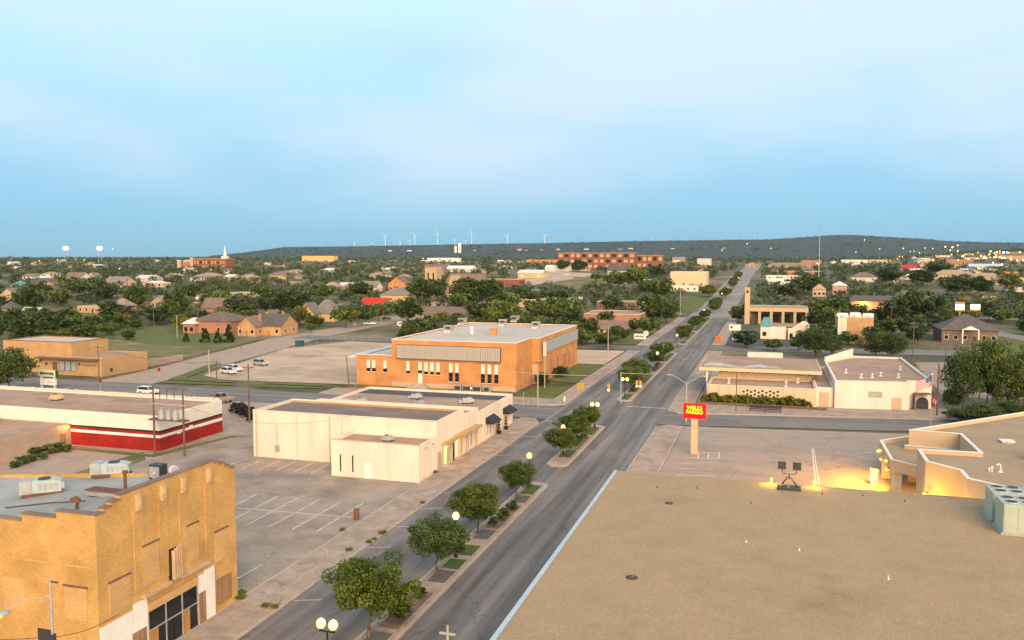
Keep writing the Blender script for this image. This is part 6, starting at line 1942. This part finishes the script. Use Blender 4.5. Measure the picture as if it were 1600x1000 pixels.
# red brick church with white steeple
P = G(325, 421)
m = mpp(P)
SC = thing('steepled_church', 'far red brick church with thin white steeple on the skyline', 'church', P)
w = 66 * m
z = P.z
obj('wall', MB().box(P.x - w / 2, P.x + w / 2, P.y, P.y + 20, z - 2, z + 16 * m), 'red_brick', SC)
obj('parapet', MB().box(P.x - w / 2 - .3, P.x + w / 2 + .3, P.y - .3, P.y + 20.3, z + 16 * m + .003, z + 17 * m), 'tan_brick', SC)
obj('low_wing', MB().box(P.x - w / 2 - 12 * m, P.x - w / 2, P.y - 3, P.y + 14, z - 2, z + 11 * m), 'pink_brick', SC)
obj('side_block', MB().box(P.x - w / 2 + .01, P.x - w / 2 + 6 * m, P.y - .6, P.y - .003, z - 2, z + 19 * m), 'house_tan', SC)
for k in range(12):
    for j in range(2):
        x = P.x - w / 2 + w * (k + .7) / 12.4
        obj('window', MB().box(x - 1, x + 1, P.y - .1, P.y + .05, z + m * (2 + 7 * j), z + m * (6 + 7 * j)), 'sand_stone' if k % 3 else 'glass', SC)
sx = P.x + 28 * m
obj('steeple_base', MB().box(sx - 4 * m, sx + 4 * m, P.y + 1, P.y + 1 + 8 * m, z + 17 * m + .01, z + 21 * m), 'trim_white', SC)
obj('belfry', MB().tube((sx, P.y + 1 + 4 * m, z + 21 * m), (sx, P.y + 1 + 4 * m, z + 26 * m), 2.6 * m, 2.0 * m, 8), 'trim_white', SC)
obj('spire', MB().tube((sx, P.y + 1 + 4 * m, z + 26 * m), (sx, P.y + 1 + 4 * m, z + 38 * m), 1.8 * m, .15, 8), 'trim_white', SC)
P2 = G(279, 421)
o = thing('clock_pier', 'slim tan tower left of the steepled church', 'tower', P2)
obj('shaft', MB().box(P2.x - 2.2 * m, P2.x + 2.2 * m, P2.y, P2.y + 4 * m, P2.z - 1, P2.z + 13 * m), 'house_tan', o)
obj('cap', MB().box(P2.x - 2.6 * m, P2.x + 2.6 * m, P2.y - .4, P2.y + 4 * m + .4, P2.z + 13 * m, P2.z + 14.5 * m), 'trim_white', o)
FOOT.append((P.x, P.y + 10, 34))
# right side: columned tan building, teal-roofed shop, flat brick shop
P = G(1214, 506)
P.y += 0
m = mpp(P)
CO = thing('columned_building', 'tan building with deep flat fascia on square columns beside a slim tower', 'building', P)
w = 92 * m
x0, x1, y0, z = P.x - w / 2, P.x + w / 2, P.y, P.z
obj('wall', MB().box(x0 + 2, x1 - 1, y0 + 3, y0 + 20, z - 1, z + 22 * m), 'brown_trim', CO)
obj('fascia', ring(MB(), rect(x0, x1, y0, y0 + 22), inset(rect(x0, x1, y0, y0 + 22), .6), z + 19 * m, z + 25 * m), 'stucco_tan', CO)
obj('roof', MB().box(x0 + .4, x1 - .4, y0 + .4, y0 + 21.6, z + 23.5 * m, z + 24 * m), 'pink_roof', CO)
for k in range(6):
    x = x0 + .6 + (w - 1.2) * k / 5
    obj('column', MB().box(x - .6, x + .6, y0 + .1, y0 + 1.2, z - 1, z + 19 * m), 'stucco_tan', CO)
for k in range(4):
    x = x0 + w * (k + 1) / 5.5 + 1
    obj('window', MB().box(x, x + 3.4, y0 + 2.92, y0 + 3.02, z + .8, z + 4.2), 'glass', CO)
P = G(1167, 506)
o = thing('slim_tower', 'slim tan tower with a dark opening beside the columned building', 'tower', P)
obj('shaft', MB().box(P.x - 1.1, P.x + 1.1, P.y, P.y + 2.2, -1, 16), 'stucco_tan', o)
obj('opening', MB().box(P.x - .5, P.x + .5, P.y - .05, P.y + .05, 14, 15.1), 'black_paint', o)
obj('cap', MB().box(P.x - 1.25, P.x + 1.25, P.y - .15, P.y + 2.35, 16.003, 16.4), 'stucco_tan', o)
P = G(1188, 529)
m = mpp(P)
TB = thing('teal_roof_shop', 'tan shop with a teal mansard corner and gabled parapet', 'building', P)
x0, y0 = P.x, P.y
obj('wall', MB().box(x0, x0 + 38 * m, y0, y0 + 16, -.5, 19 * m), 'stucco', TB)
obj('wing_wall', MB().box(x0 + 38.01 * m, x0 + 118 * m, y0 + 1, y0 + 16, -.5, 17 * m), 'stucco_tan', TB)
obj('roof', MB().box(x0 + 16 * m, x0 + 118 * m, y0 + .5, y0 + 15.5, 19 * m + .003, 19 * m + .2), 'pink_roof', TB)
obj('teal_mansard', MB().loft([(x0 - .3, y0 - .3, 19 * m), (x0 + 15 * m, y0 - .3, 19 * m), (x0 + 15 * m, y0 + 9, 19 * m), (x0 - .3, y0 + 9, 19 * m)],
                               [(x0 + 1, y0 + 3.2, 32 * m), (x0 + 15 * m, y0 + 3.2, 32 * m), (x0 + 15 * m, y0 + 7, 32 * m), (x0 + 1, y0 + 7, 32 * m)]), 'roof_teal', TB)
obj('gable_parapet', MB().prism_y([(x0 + 41 * m, 0), (x0 + 75 * m, 0), (x0 + 75 * m, 21 * m), (x0 + 67 * m, 29 * m), (x0 + 62 * m, 29 * m), (x0 + 46 * m, 18 * m), (x0 + 41 * m, 18 * m)], y0 - 1.2, y0 - .4), 'stucco', TB)
win_y(TB, x0 + 3 * m, x0 + 9 * m, y0, 1.0, 11 * m, 'brown_trim', 'glass', .15, 2, 1)
win_y(TB, x0 + 43 * m, x0 + 48 * m, y0 - 1.2, .2, 10 * m, 'brown_trim', 'glass', .15)
win_y(TB, x0 + 52 * m, x0 + 62 * m, y0 - 1.2, .8, 10 * m, 'brown_trim', 'glass', .15, 3, 1)
P = G(1336, 537)
m = mpp(P)
FB = thing('flat_brick_shop', 'square tan brick shop with shiny white rooftop machines', 'building', P)
flat_block(FB, rect(P.x - 26 * m, P.x + 26 * m, P.y, P.y + 14), 41 * m, .4, 'tan_brick', 'white_roof', 'trim_white', .3)
obj('front_panel', MB().box(P.x - 26 * m, P.x - 13 * m, P.y - .12, P.y - .003, 0, 40 * m), 'stucco', FB)
win_y(FB, P.x - 24 * m, P.x - 15 * m, P.y - .12, 1.0, 13 * m, 'brown_trim', 'glass', .15)
for k in range(3):
    o = thing('rooftop_machine', ('left', 'middle', 'right')[k] + ' shiny white machine on the square tan brick shop roof', 'air conditioner', (P.x - 4 + 4.2 * k, P.y + 5, 41 * m - .4))
    b = o.location
    obj('cabinet', MB().box(b.x - 1.7, b.x + 1.7, b.y - 1.5, b.y + 1.5, b.z, b.z + 1.6 + .25 * (k % 2)), 'white_paint', o)
    obj('duct', MB().box(b.x - .6, b.x + .6, b.y - 2.4, b.y - 1.5, b.z, b.z + .9), 'metal', o)
# lit motel, craftsman house, lit signs
P = G(1378, 496)
m = mpp(P)
MO = thing('motel', 'low motel wall bathed in orange lamp light with dark shingle roof', 'building', P)
w = 92 * m
obj('wall', MB().box(P.x - w / 2, P.x + w / 2, P.y, P.y + 12, -.5, 26 * m), 'house_pink', MO)
obj('roof', MB().loft([(P.x - w / 2 - 1, P.y - .8, 26 * m), (P.x + w / 2 + 1, P.y - .8, 26 * m), (P.x + w / 2 + 1, P.y + 13, 26 * m), (P.x - w / 2 - 1, P.y + 13, 26 * m)],
                       [(P.x - w / 2 + 1, P.y + 5, 34 * m), (P.x + w / 2 - 1, P.y + 5, 34 * m), (P.x + w / 2 - 1, P.y + 7, 34 * m), (P.x - w / 2 + 1, P.y + 7, 34 * m)]), 'shingle_dark', MO)
for k in range(8):
    x = P.x - w / 2 + w * (k + .5) / 8
    obj('door' if k % 2 else 'window', MB().box(x - .6, x + .6, P.y - .08, P.y + .02, 0 if k % 2 else 1, 2.4), 'door_wood' if k % 2 else 'glass', MO)
obj('chimney', MB().box(P.x + w / 2 - 1.4, P.x + w / 2 - .2, P.y + 1, P.y + 2.2, 26 * m, 36 * m), 'orange_brick', MO)
for k, pw in ((-.30, 2600), (.4, 500)):
    obj('wall_lamp', MB().ball((P.x + k * w, P.y - .4, 6.0), .6), 'lamp_sodium', MO)
    lamp_light(MO, (P.x + k * w, P.y - 1.6, 5.6), pw, (1, .45, .05))
FOOT.append((P.x, P.y, 20))
P = G(1515, 536)
m = mpp(P)
hs(1515, 535, 84, 20, 19, 'h', 'brown_wall', 'shingle_dark', 'brown bungalow with dark hip roof and white framed windows at right', dep=16, nw=6)
hc = Vector((P.x, P.y, 0))
o = thing('porch_gable', 'white gabled porch of the brown bungalow at right', 'porch', hc)
obj('gable', MB().prism_y([(P.x - 2.8, 21 * m), (P.x + 2.8, 21 * m), (P.x, 27 * m)], P.y - 1.4, P.y - .2), 'trim_white', o)
for x in (-2.5, 2.5):
    obj('post', MB().box(P.x + x - .2, P.x + x + .2, P.y - 1.3, P.y - .9, -.2, 21 * m), 'trim_white', o)
for px, w_, lab in ((1499, 24, 'lit white sign with tan frame, left of the pair near the bungalow'), (1523, 26, 'lit white sign on dark post, right of the pair near the bungalow')):
    P = G(px, 500)
    m = mpp(P)
    o = thing('lit_sign', lab, 'sign', P)
    obj('post', MB().box(P.x - .3, P.x + .3, P.y - .2, P.y + .2, -.2, 14 * m), 'metal_dark' if px > 1510 else 'tan_brick', o)
    obj('panel', MB().box(P.x - w_ / 4 * m, P.x + w_ / 4 * m, P.y - .3, P.y + .3, 17 * m if px < 1510 else 18 * m, 25 * m), 'sign_lit', o)
    obj('frame', MB().box(P.x - w_ / 3.6 * m, P.x + w_ / 3.6 * m, P.y - .25, P.y + .35, 25 * m + .003, 29 * m if px < 1510 else 26 * m), 'tan_brick', o)
    obj('frame', MB().box(P.x - w_ / 3.6 * m, P.x + w_ / 3.6 * m, P.y - .25, P.y + .35, 15 * m, 17 * m if px < 1510 else 18 * m), 'tan_brick', o)
hs(1543, 470, 26, 6, 3, 'f', 'house_tan', 'roof_red' if False else 'shingle_brown', 'rust-red carport at right beyond the lit signs', name='carport', cat='building', nw=1)
hs(1280, 463, 20, 11, 7, 'h', 'house_tan', 'shingle_tan', 'tall tan house with hip roof right of the columned building')
hs(1312, 460, 22, 14, 5, 'h', 'house_pink', 'roof_white', 'pink two-storey house with white roof behind the square brick shop')
hs(1224, 462, 24, 7, 8, 'gy', W_, R_, 'white house with front gable above the columned building')
hs(1212, 445, 24, 4, 4, 'gx', W_, 'roof_white', 'white metal-roofed house above the columned building')
hs(1225, 437, 56, 6, 3, 'f', 'stucco', 'pink_roof', 'cream flat-roofed building on the right slope', name='building', cat='building', nw=5)
hs(1255, 430, 60, 6, 3, 'f', 'pink_brick', 'pink_roof', 'pink flat-roofed building behind the cream one on the right slope', name='building', cat='building', nw=5)
hs(1235, 420, 70, 6, 3, 'h', 'house_pink', 'shingle_tan', 'wide dull pink roofed building left of the tall mast', name='building', cat='building', nw=5)
hs(1268, 414, 30, 7, 2, 'f', 'pink_brick', 'white_roof', 'pinkish box building just left of the tall mast', name='building', cat='building')
hs(1350, 440, 40, 7, 6, 'h', W_, 'shingle_brown', 'pale house with brown hip roof behind the lit motel')
hs(1400, 437, 40, 8, 2, 'f', 'stucco', 'white_roof', 'pale flat building behind the lit motel', name='building', cat='building', nw=4)
hs(1421, 424, 24, 5, 4, 'gx', W_, 'roof_red', 'small building with bright red roof on the right slope', name='building', cat='building')
hs(1455, 418, 34, 5, 4, 'h', 'house_tan', 'shingle_tan', 'tan hip-roofed house right of the small red roof')
hs(1490, 436, 56, 7, 6, 'h', 'house_tan', 'shingle_tan', 'tan house with broad hip roof above the dark trees at right')
hs(1535, 438, 40, 6, 4, 'gx', 'house_tan', 'shingle_tan', 'tan gabled house right of the broad hip roof')
hs(1540, 421, 48, 5, 3, 'gx', W_, 'metal_blue', 'building with pale blue metal roof at right', name='building', cat='building', nw=4)
hs(1500, 412, 40, 6, 2, 'f', 'pink_brick', 'pink_roof', 'dull pink shop behind the pale blue roof', name='building', cat='building', nw=4)
hs(1580, 432, 22, 7, 2, 'f', 'orange_brick', 'pink_roof', 'small orange brick box near the right edge', name='building', cat='building', nw=2)
hs(1590, 456, 34, 6, 3, 'f', W_, 'white_roof', 'white flat building at the right edge', name='building', cat='building', nw=2)
hs(1590, 405, 60, 6, 3, 'h', 'house_pink', 'shingle_brown', 'brown roof glowing at far right skyline', name='building', cat='building')
hs(1340, 411, 50, 5, 2, 'f', 'stucco', 'white_roof', 'long pale lit shop row right of the tall mast', name='building', cat='building', nw=5, lit=True)
hs(1375, 411, 34, 5, 2, 'f', 'stucco_tan', 'white_roof', 'tan lit shop next to the long pale shop row', name='building', cat='building', nw=3, lit=True)
hs(1175, 418, 22, 4, 4, 'gy', 'house_pink', 'shingle_tan', 'tiny pink gabled house on the slope right of the street end')
# seeded filler houses between the ones that can be told apart
rf_ = random.Random(77)
def clear(x, y, r, trees=False):
    if -46 - r < x < -12 + r and y < 1500:
        return False
    if -186 - r < x < -130 + r and y < 420:
        return False
    if y < 262 + r and -235 < x < 90:
        return False
    for fx, fy, fr in FOOT:
        if (fx - x) ** 2 + (fy - y) ** 2 < (fr + r) ** 2:
            return False
    return True
def keep_open(px, py):
    """yards and meadows that stay bare in the photograph"""
    return (868 < px < 1000 and 432 < py < 452) or (790 < px < 940 and 424 < py < 450) or (60 < px < 168 and 478 < py < 506) or (1060 < px < 1112 and 460 < py < 492) or \
           (1440 < px < 1480 and 445 < py < 480) or (1170 < px < 1270 and 495 < py < 560) or (215 < px < 275 and 505 < py < 540) or (1500 < px < 1600 and 505 < py < 545) or (1420 < px < 1600 and 540 < py < 600)
nh = 0
for _ in range(5000):
    if nh >= 125:
        break
    px, py = rf_.uniform(-40, 1640), 404 + 46 * rf_.random() ** 1.6
    P = G(px, py)
    if not clear(P.x, P.y, 11) or keep_open(px, py):
        continue
    w = rf_.uniform(11, 19)
    lab = rf_.choice(('white', 'tan', 'pale')) 
    wall = {'white': W_, 'tan': 'house_tan', 'pale': rf_.choice(('house_pink', 'house_yellow', W_))}[lab]
    roof = rf_.choice(('shingle_grey', 'shingle_brown', 'shingle_tan', 'shingle_dark', 'roof_white', 'roof_white'))
    rn = {'shingle_grey': 'grey', 'shingle_brown': 'brown', 'shingle_tan': 'tan', 'shingle_dark': 'dark', 'roof_white': 'whitish'}[roof]
    label = 'small %s %s-roofed house %s' % (lab, rn, zone(px, py))
    house(P, w, rf_.uniform(8, 12), 3.0, rf_.uniform(1.6, 2.6), rf_.choice(('gx', 'gy', 'h', 'h')), wall, roof, label, rf_.choice((0, 0, 1.57)), 3, group=label, detail=False)
    nh += 1

# ------------------------------------------------------------------ trees that fill the town, then the far woods
rt = random.Random(55)
nt_ = 0
budget = 300 - len(TREES)
cand = []
tries = 0
while len(cand) < 5600 and tries < 90000:
    tries += 1
    d = 270 * (3000 / 270) ** (rt.random() ** .75)
    px = rt.uniform(-160, 1760)
    u = (px - 800) / FPX
    x, y = d * (u * math.cos(YAW) - math.sin(YAW)), d * (u * math.sin(YAW) + math.cos(YAW))
    P = Vector((x, y, T(x, y)))
    qx, qy = project(P)
    r = rt.uniform(2.6, 5.2)
    if not clear(x, y, r * .75) or keep_open(qx, qy):
        continue
    if d < 900 and any((tx_ - x) ** 2 + (ty - y) ** 2 < (.72 * (r + tr_)) ** 2 for tx_, ty, tr_ in TREES):
        continue
    if d >= 700 and px > 1420 and rt.random() < .45:
        continue
    cand.append((d, P, r))
    TREES.append((x, y, r)) if d < 900 else None
cand.sort(key=lambda c: c[0])
far = []
for i, (d, P, r) in enumerate(cand):
    if i < budget:
        k = rt.choices('omtyg', (38, 34, 11, 8, 9))[0]
        asp = rt.uniform(1.05, 1.9)
        add_tree(k, P, 2 * r, r * asp * (1.25 if k in 'tg' else 1), rt)
    else:
        far.append((P, r))
mb = MB()
for P, r in far:
    n = 7 if P.length > 1200 else 12
    tn = rt.random()
    cen = []
    for _ in range(n):
        a, q = rt.uniform(0, 6.283), rt.random() ** .5
        cen.append((P.x + r * .8 * q * math.cos(a), P.y + r * .8 * q * math.sin(a), P.z + r * rt.uniform(.25, 1.2), r * .42, min(1, max(0, tn + rt.uniform(-.3, .3)))))
    leaf_cloud(mb, rt, cen, 13 if n == 12 else 9, r * (.17 if n == 12 else .22))
tag(obj('distant_trees', mb, 'leaf_far'), 'dark green tree cover spread over the distant town', 'trees', kind='stuff')
# woods from three kilometres to the foot of the ridge
mb = MB()
for _ in range(5200):
    d = 2400 + 4200 * rt.random() ** .9
    u = (rt.uniform(-250, 1850) - 800) / FPX
    x, y = d * (u * math.cos(YAW) - math.sin(YAW)), d * (u * math.sin(YAW) + math.cos(YAW))
    r = rt.uniform(5, 11)
    leaf_cloud(mb, rt, [(x, y, T(x, y) + r * .5, r, rt.random())], 9, r * .5, .7)
tag(obj('far_woods', mb, 'leaf_far'), 'continuous dark scrub woods toward the ridge on the horizon', 'woods', kind='stuff')

# ------------------------------------------------------------------ ridge, turbines, masts
prof = [(-600, 402), (250, 402), (330, 401), (372, 397), (420, 391), (445, 387.5), (560, 386), (700, 383.5), (860, 381), (1000, 378), (1110, 376.5), (1200, 375.5), (1250, 372.5), (1300, 369), (1330, 368.5), (1370, 371), (1430, 374), (1480, 378),
        (1540, 380), (1620, 381), (1800, 383), (2400, 390), (3200, 398)]
def crest(px):
    for (a, ya), (b, yb) in zip(prof, prof[1:]):
        if a <= px <= b:
            return ya + (yb - ya) * (px - a) / (b - a)
    return 402
DC = 7400
mb = MB()
cols = list(range(-600, 3201, 20))
deps = [4200, 4900, 5500, 6000, 6400, 6800, 7100, 7400, 8200, 9400]
rh_ = random.Random(8)
ph = [rh_.uniform(0, 6.28) for _ in range(8)]
V = []
for px in cols:
    u = (px - 800) / FPX
    hc = max(CAMH + (402 - crest(px)) * DC / FPX, 18)
    for d in deps:
        t = sstep(4200, 7250, d)
        t = t ** 1.3
        zb = 19 + (hc - 19) * t
        if 4300 < d < 7300:
            zb += (9 * math.sin(px * .021 + d * .004 + ph[0]) + 6 * math.sin(px * .05 - d * .003 + ph[1]) + 4 * math.sin(px * .11 + ph[2])) * t * (1.15 - t) * min(1, (hc - 18) / 60)
        if d > 7400:
            zb -= (d - 7400) * .004
        V.append((d * (u * math.cos(YAW) - math.sin(YAW)), d * (u * math.sin(YAW) + math.cos(YAW)), zb))
nd = len(deps)
mb.add(V, [(i * nd + j, (i + 1) * nd + j, (i + 1) * nd + j + 1, i * nd + j + 1) for i in range(len(cols) - 1) for j in range(nd - 1)])
o = obj('hills', mb, 'hill', None, True)
o['kind'] = 'structure'
# scrub on the ridge so that its skyline and flank are not smooth
mb = MB()
for _ in range(7000):
    px = rt.uniform(330, 1700)
    d = rt.choice((7390, 7390, rt.uniform(4600, 7390)))
    u = (px - 800) / FPX
    hc = max(CAMH + (402 - crest(px)) * DC / FPX, 18)
    t = sstep(4200, 7250, d) ** 1.3
    z = 19 + (hc - 19) * t
    r = rt.uniform(7, 16)
    leaf_cloud(mb, rt, [(d * (u * math.cos(YAW) - math.sin(YAW)), d * (u * math.sin(YAW) + math.cos(YAW)), z, r, rt.random() * .7)], 4, r * .6, .35)
tag(obj('ridge_scrub', mb, 'leaf_ridge'), 'dark scrub covering the long ridge on the horizon', 'scrub', kind='stuff')
def on_dir(px, d):
    u = (px - 800) / FPX
    return d * (u * math.cos(YAW) - math.sin(YAW)), d * (u * math.sin(YAW) + math.cos(YAW))
rp = random.Random(19)
for px, py in ((812, 393), (822, 391), (846, 394), (872, 392), (916, 390), (968, 388.5), (985, 389), (742, 396), (610, 393), (640, 394), (1050, 390), (1130, 389)):
    x, y = on_dir(px, 5800)
    hc_ = max(CAMH + (402 - crest(px)) * DC / FPX, 18)
    z_ = 19 + (hc_ - 19) * sstep(4200, 7250, 5800) ** 1.3
    house(Vector((x, y, z_ + 2)), rp.uniform(18, 34), 14, rp.uniform(4, 7), 4, rp.choice(('gx', 'f')), rp.choice((W_, 'house_tan', 'house_pink')), 'roof_white', 'tiny pale building on the flank of the ridge', 0, 2, group='pale buildings on the ridge', detail=False, name='building', cat='building')
def turbine(px, yb, yh, k):
    d = 7500 if yb - yh > 9 else 9200
    x, y = on_dir(px, d)
    zb, zh = CAMH + (402 - yb) * d / FPX - 12, CAMH + (402 - yh) * d / FPX
    o = thing('wind_turbine', ordn[k].replace('nearest', 'first') + ' white wind turbine from the left along the ridge', 'wind turbine', (x, y, zb), 'wind turbines on the ridge')
    s = 1.0 if d < 8000 else 1.0
    obj('tower', MB().tube((x, y, zb), (x, y, zh), 2.8 * s, 1.8 * s, 8), 'turbine', o)
    obj('nacelle', MB().box(x - 3, x + 3, y - 7, y + 5, zh - 2.5, zh + 2.5), 'turbine', o)
    R_b = (yb - yh) * d / FPX * .46
    a0 = k * .7
    for j in range(3):
        a = a0 + j * 2.094
        obj('blade', MB().tube((x, y - 7.5, zh), (x + R_b * math.sin(a), y - 7.5, zh + R_b * math.cos(a)), 1.7, .7, 5), 'turbine', o)
    obj('hub', MB().ball((x, y - 7.5, zh), 3.2), 'turbine', o)
for k, (px, yb, yh) in enumerate(((555, 387, 380), (582, 387, 380), (603, 386, 369), (626, 385, 379), (641, 385, 376), (649, 385, 368), (684, 384, 365), (711, 384, 375), (728, 383, 377), (737, 383, 365), (793, 382, 369), (851, 381, 368), (1019, 378, 374))):
    turbine(px, yb, yh, k)
for k, (px, yt) in enumerate(((1177, 360), (1189, 340), (1200, 352), (1219, 341), (1258, 343))):
    d = 7300
    x, y = on_dir(px, d)
    zb, zt = CAMH + (402 - 377) * d / FPX - 10, CAMH + (402 - yt) * d / FPX
    o = thing('radio_mast', ordn[k].replace('nearest', 'first') + ' thin grey radio mast from the left on the ridge', 'mast', (x, y, zb), 'radio masts on the ridge')
    obj('mast', MB().tube((x, y, zb), (x, y, zt), 1.3, .9, 5), 'metal', o)
    obj('beacon', MB().ball((x, y, zt), 1.6), 'metal', o)
P = G(1279, 440)
m = mpp(P)
o = thing('monopole', 'tall white monopole mast rising above the right skyline', 'mast', P)
zt = P.z + (440 - 352) * m
obj('pole', MB().tube((P.x, P.y, P.z - 1), (P.x, P.y, zt), .7 * m, .5 * m, 10), 'metal', o)
obj('head', MB().tube((P.x, P.y, zt - 1.0), (P.x, P.y, zt + .4), 1.8 * m, 1.8 * m, 12), 'metal', o)
# grain silos below the turbines
for k, (px, w_, yt) in enumerate(((712, 4, 385), (718.5, 5, 380.5))):
    d = 5600
    x, y = on_dir(px, d)
    mm = d / FPX
    o = thing('silo', ('shorter white grain silo below the turbines', 'taller white grain silo below the turbines')[k], 'silo', (x, y, 50))
    zt = CAMH + (402 - yt) * mm
    obj('shell', MB().tube((x, y, 48), (x, y, zt), w_ / 2 * mm, w_ / 2 * mm, 12), 'turbine', o)
    obj('cap', MB().tube((x, y, zt), (x, y, zt + 3), w_ / 2 * mm * 1.05, w_ / 3 * mm, 12), 'turbine', o)

# ------------------------------------------------------------------ far lights
def far_lamp(px, py, mat, k, label, r=.8, pole_h=9, group=None):
    P = G(px, py + 5 if px > 1500 else max(py + 7, 404.5))
    d = -P.x * math.sin(YAW) + P.y * math.cos(YAW)
    z = CAMH + (402 - py) * d / FPX
    if z < P.z + 3:
        z = P.z + 4
    o = thing('street_lamp', label, 'street lamp', P, group)
    obj('pole', MB().tube(P, (P.x, P.y, z), .2, .14, 6), 'metal', o)
    obj('lantern', MB().ball((P.x, P.y, z), r * max(.5, d / 1500), 8, 5), mat, o)
e8 = [(88, 228, 'o'), (175, 265, 'o'), (225, 262, 'w'), (290, 280, 'w'), (358, 222, 'w'), (455, 228, 'w'), (700, 210, 'w'), (865, 215, 'w'), (1030, 215, 'w'), (1078, 188, 'g'), (1085, 245, 'o'), (1120, 235, 'w'), (1170, 240, 'o'),
      (1230, 285, 'o'), (1245, 330, 'o'), (1300, 330, 'w'), (1330, 345, 'o'), (1210, 405, 'o'), (1095, 345, 'o'), (1130, 345, 'o'), (1165, 300, 'o'), (1300, 292, 'o'), (1330, 230, 'w'), (1350, 275, 'g'), (1390, 272, 'g'), (1320, 425, 'w'),
      (1240, 240, 'o'), (1545, 170, 'o'), (1545, 272, 'o'), (1590, 375, 'w'), (810, 425, 'r'), (75, 330, 'o'), (38, 328, 'w'), (15, 355, 'o'), (1270, 235, 'o'), (1360, 230, 'o'), (505, 455, 'w'), (625, 620, 'w'), (1180, 262, 'w'), (1310, 215, 'w')]
LM = {'o': ('far_orange', 'far orange light among the shops at the right skyline'), 'w': ('far_white', 'far warm white light among the shops at the right skyline'), 'g': ('signal_green', 'far green light among the shops at the right skyline'),
      'r': ('sign_red', 'far red light left of the pale blue roof')}
for k, (x, y, c) in enumerate(e8):
    mt, lab = LM[c]
    far_lamp(1400 + x / 8, 360 + y / 8, mt, k, lab, 1.2 if x > 600 else .55, group=lab)
for k, (px, py) in enumerate(((62, 407), (90, 406), (132, 406.5), (187, 419.5), (232, 431), (661, 404), (800, 418), (1167, 381), (1350, 375), (1337, 394), (1204, 388), (1374, 389), (1411, 388), (1128, 391), (456, 440), (1075, 426), (1077, 447), (330, 421))):
    far_lamp(px, py, 'far_orange' if k % 3 else 'far_white', k, 'lone distant street light glowing among the dark trees', .6, group='lone lights among the trees')
rl = random.Random(31)
for k in range(46):
    px, py = 1470 + 135 * rl.random() ** .7, rl.uniform(383, 407)
    c = rl.choices('owg', (5, 4, .4))[0]
    far_lamp(px, py, LM[c][0], k, LM[c][1], rl.uniform(.6, 1.3), group=LM[c][1])
for k in range(14):
    px, py = 1440 + 12 * k + rl.uniform(-4, 4), rl.uniform(391, 410)
    P = G(px, py)
    if not clear(P.x, P.y, 6):
        continue
    house(P, rl.uniform(16, 30), 14, rl.uniform(4, 6), 1, 'f', rl.choice(('stucco', 'house_tan', 'house_pink', 'stucco_tan')), rl.choice(('white_roof', 'pink_roof')), 'boxy lit shop on the far right rise, below the skyline', 0, 4, group='boxy lit shops on the far right rise', detail=False, name='building', cat='building', lit=True)
for k, px in enumerate((105.5, 158)):
    x, y = on_dir(px, 1900)
    z0, zc = T(x, y), CAMH + (402 - 388) * 1900 / FPX
    o = thing('stadium_light', ('left', 'right')[k] + ' of two blazing stadium light banks on the left skyline', 'floodlight', (x, y, z0))
    for s in (-4, 4):
        obj('mast', MB().tube((x + s, y, z0), (x + s, y, zc - 4), .5, .35, 6), 'metal', o)
    rk = obj('rack', MB().box(x - 7, x + 7, y, y + .6, zc - 4.0, zc + 4.0), 'metal', o)
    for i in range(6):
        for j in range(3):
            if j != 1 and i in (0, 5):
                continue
            obj('lamp', MB().ball((x - 7.5 + 3 * i, y - .5, zc - 3 + 3 * j), 1.75, 8, 5), 'glow_rim' if (j != 1 or i in (0, 5)) else 'glow_stadium', rk)  # pink tint of the outer lamps imitates the halo round the bright core
o = thing('marker_light', 'small pinkish light right of the stadium light banks', 'light', (*on_dir(178, 1900), T(*on_dir(178, 1900))))
b = o.location
obj('mast', MB().tube(b, (b.x, b.y, CAMH + 13 * 1900 / FPX), .4, .3, 6), 'metal', o)
obj('lamp', MB().ball((b.x, b.y, CAMH + 13 * 1900 / FPX), 1.0), 'lamp_white', o)

# ------------------------------------------------------------------ evening haze
hz = obj('haze', MB().box(-11500, 11500, -6000, 11500, -1.5, 330), None)
hz['kind'] = 'stuff'
hz['label'] = 'thin blue evening haze over the whole town'
hz['category'] = 'haze'
hm = bpy.data.materials.new('haze')
hm.use_nodes = True
hm.node_tree.nodes.remove(hm.node_tree.nodes['Principled BSDF'])
pv = hm.node_tree.nodes.new('ShaderNodeVolumePrincipled')
pv.inputs['Color'].default_value = (.62, .82, .98, 1)
pv.inputs['Density'].default_value = HAZE
hm.node_tree.links.new(pv.outputs[0], hm.node_tree.nodes['Material Output'].inputs['Volume'])
hz.data.materials.append(hm)
# ------------------------------------------------------------------ Nth-from-left labels for look-alikes
def ordinal(n):
    base = ['', 'first', 'second', 'third', 'fourth', 'fifth', 'sixth', 'seventh', 'eighth', 'ninth', 'tenth', 'eleventh', 'twelfth', 'thirteenth', 'fourteenth', 'fifteenth', 'sixteenth', 'seventeenth', 'eighteenth', 'nineteenth', 'twentieth']
    if n <= 20:
        return base[n]
    tens = {2: ('twenty', 'twentieth'), 3: ('thirty', 'thirtieth'), 4: ('forty', 'fortieth'), 5: ('fifty', 'fiftieth')}[n // 10]
    return tens[1] if n % 10 == 0 else tens[0] + '-' + base[n % 10]
by = {}
for o in COL.objects:
    if o.parent is None and o.get('label') and o.get('category') in ('tree', 'house', 'street lamp', 'vent', 'shrub', 'wire', 'utility pole', 'building'):
        by.setdefault(o['label'], []).append(o)
for lab, os_ in by.items():
    if len(os_) < 2:
        continue
    def sx_(o):
        c = o.location
        if o.type == 'MESH' and o.location.length < .01:
            c = sum((Vector(v) for v in o.bound_box), Vector()) / 8
        return project(Vector(c))[0]
    for i, o in enumerate(sorted(os_, key=sx_)):
        o['label'] = lab + ', ' + ordinal(i + 1) + ' from left'
        o['group'] = lab[:60]
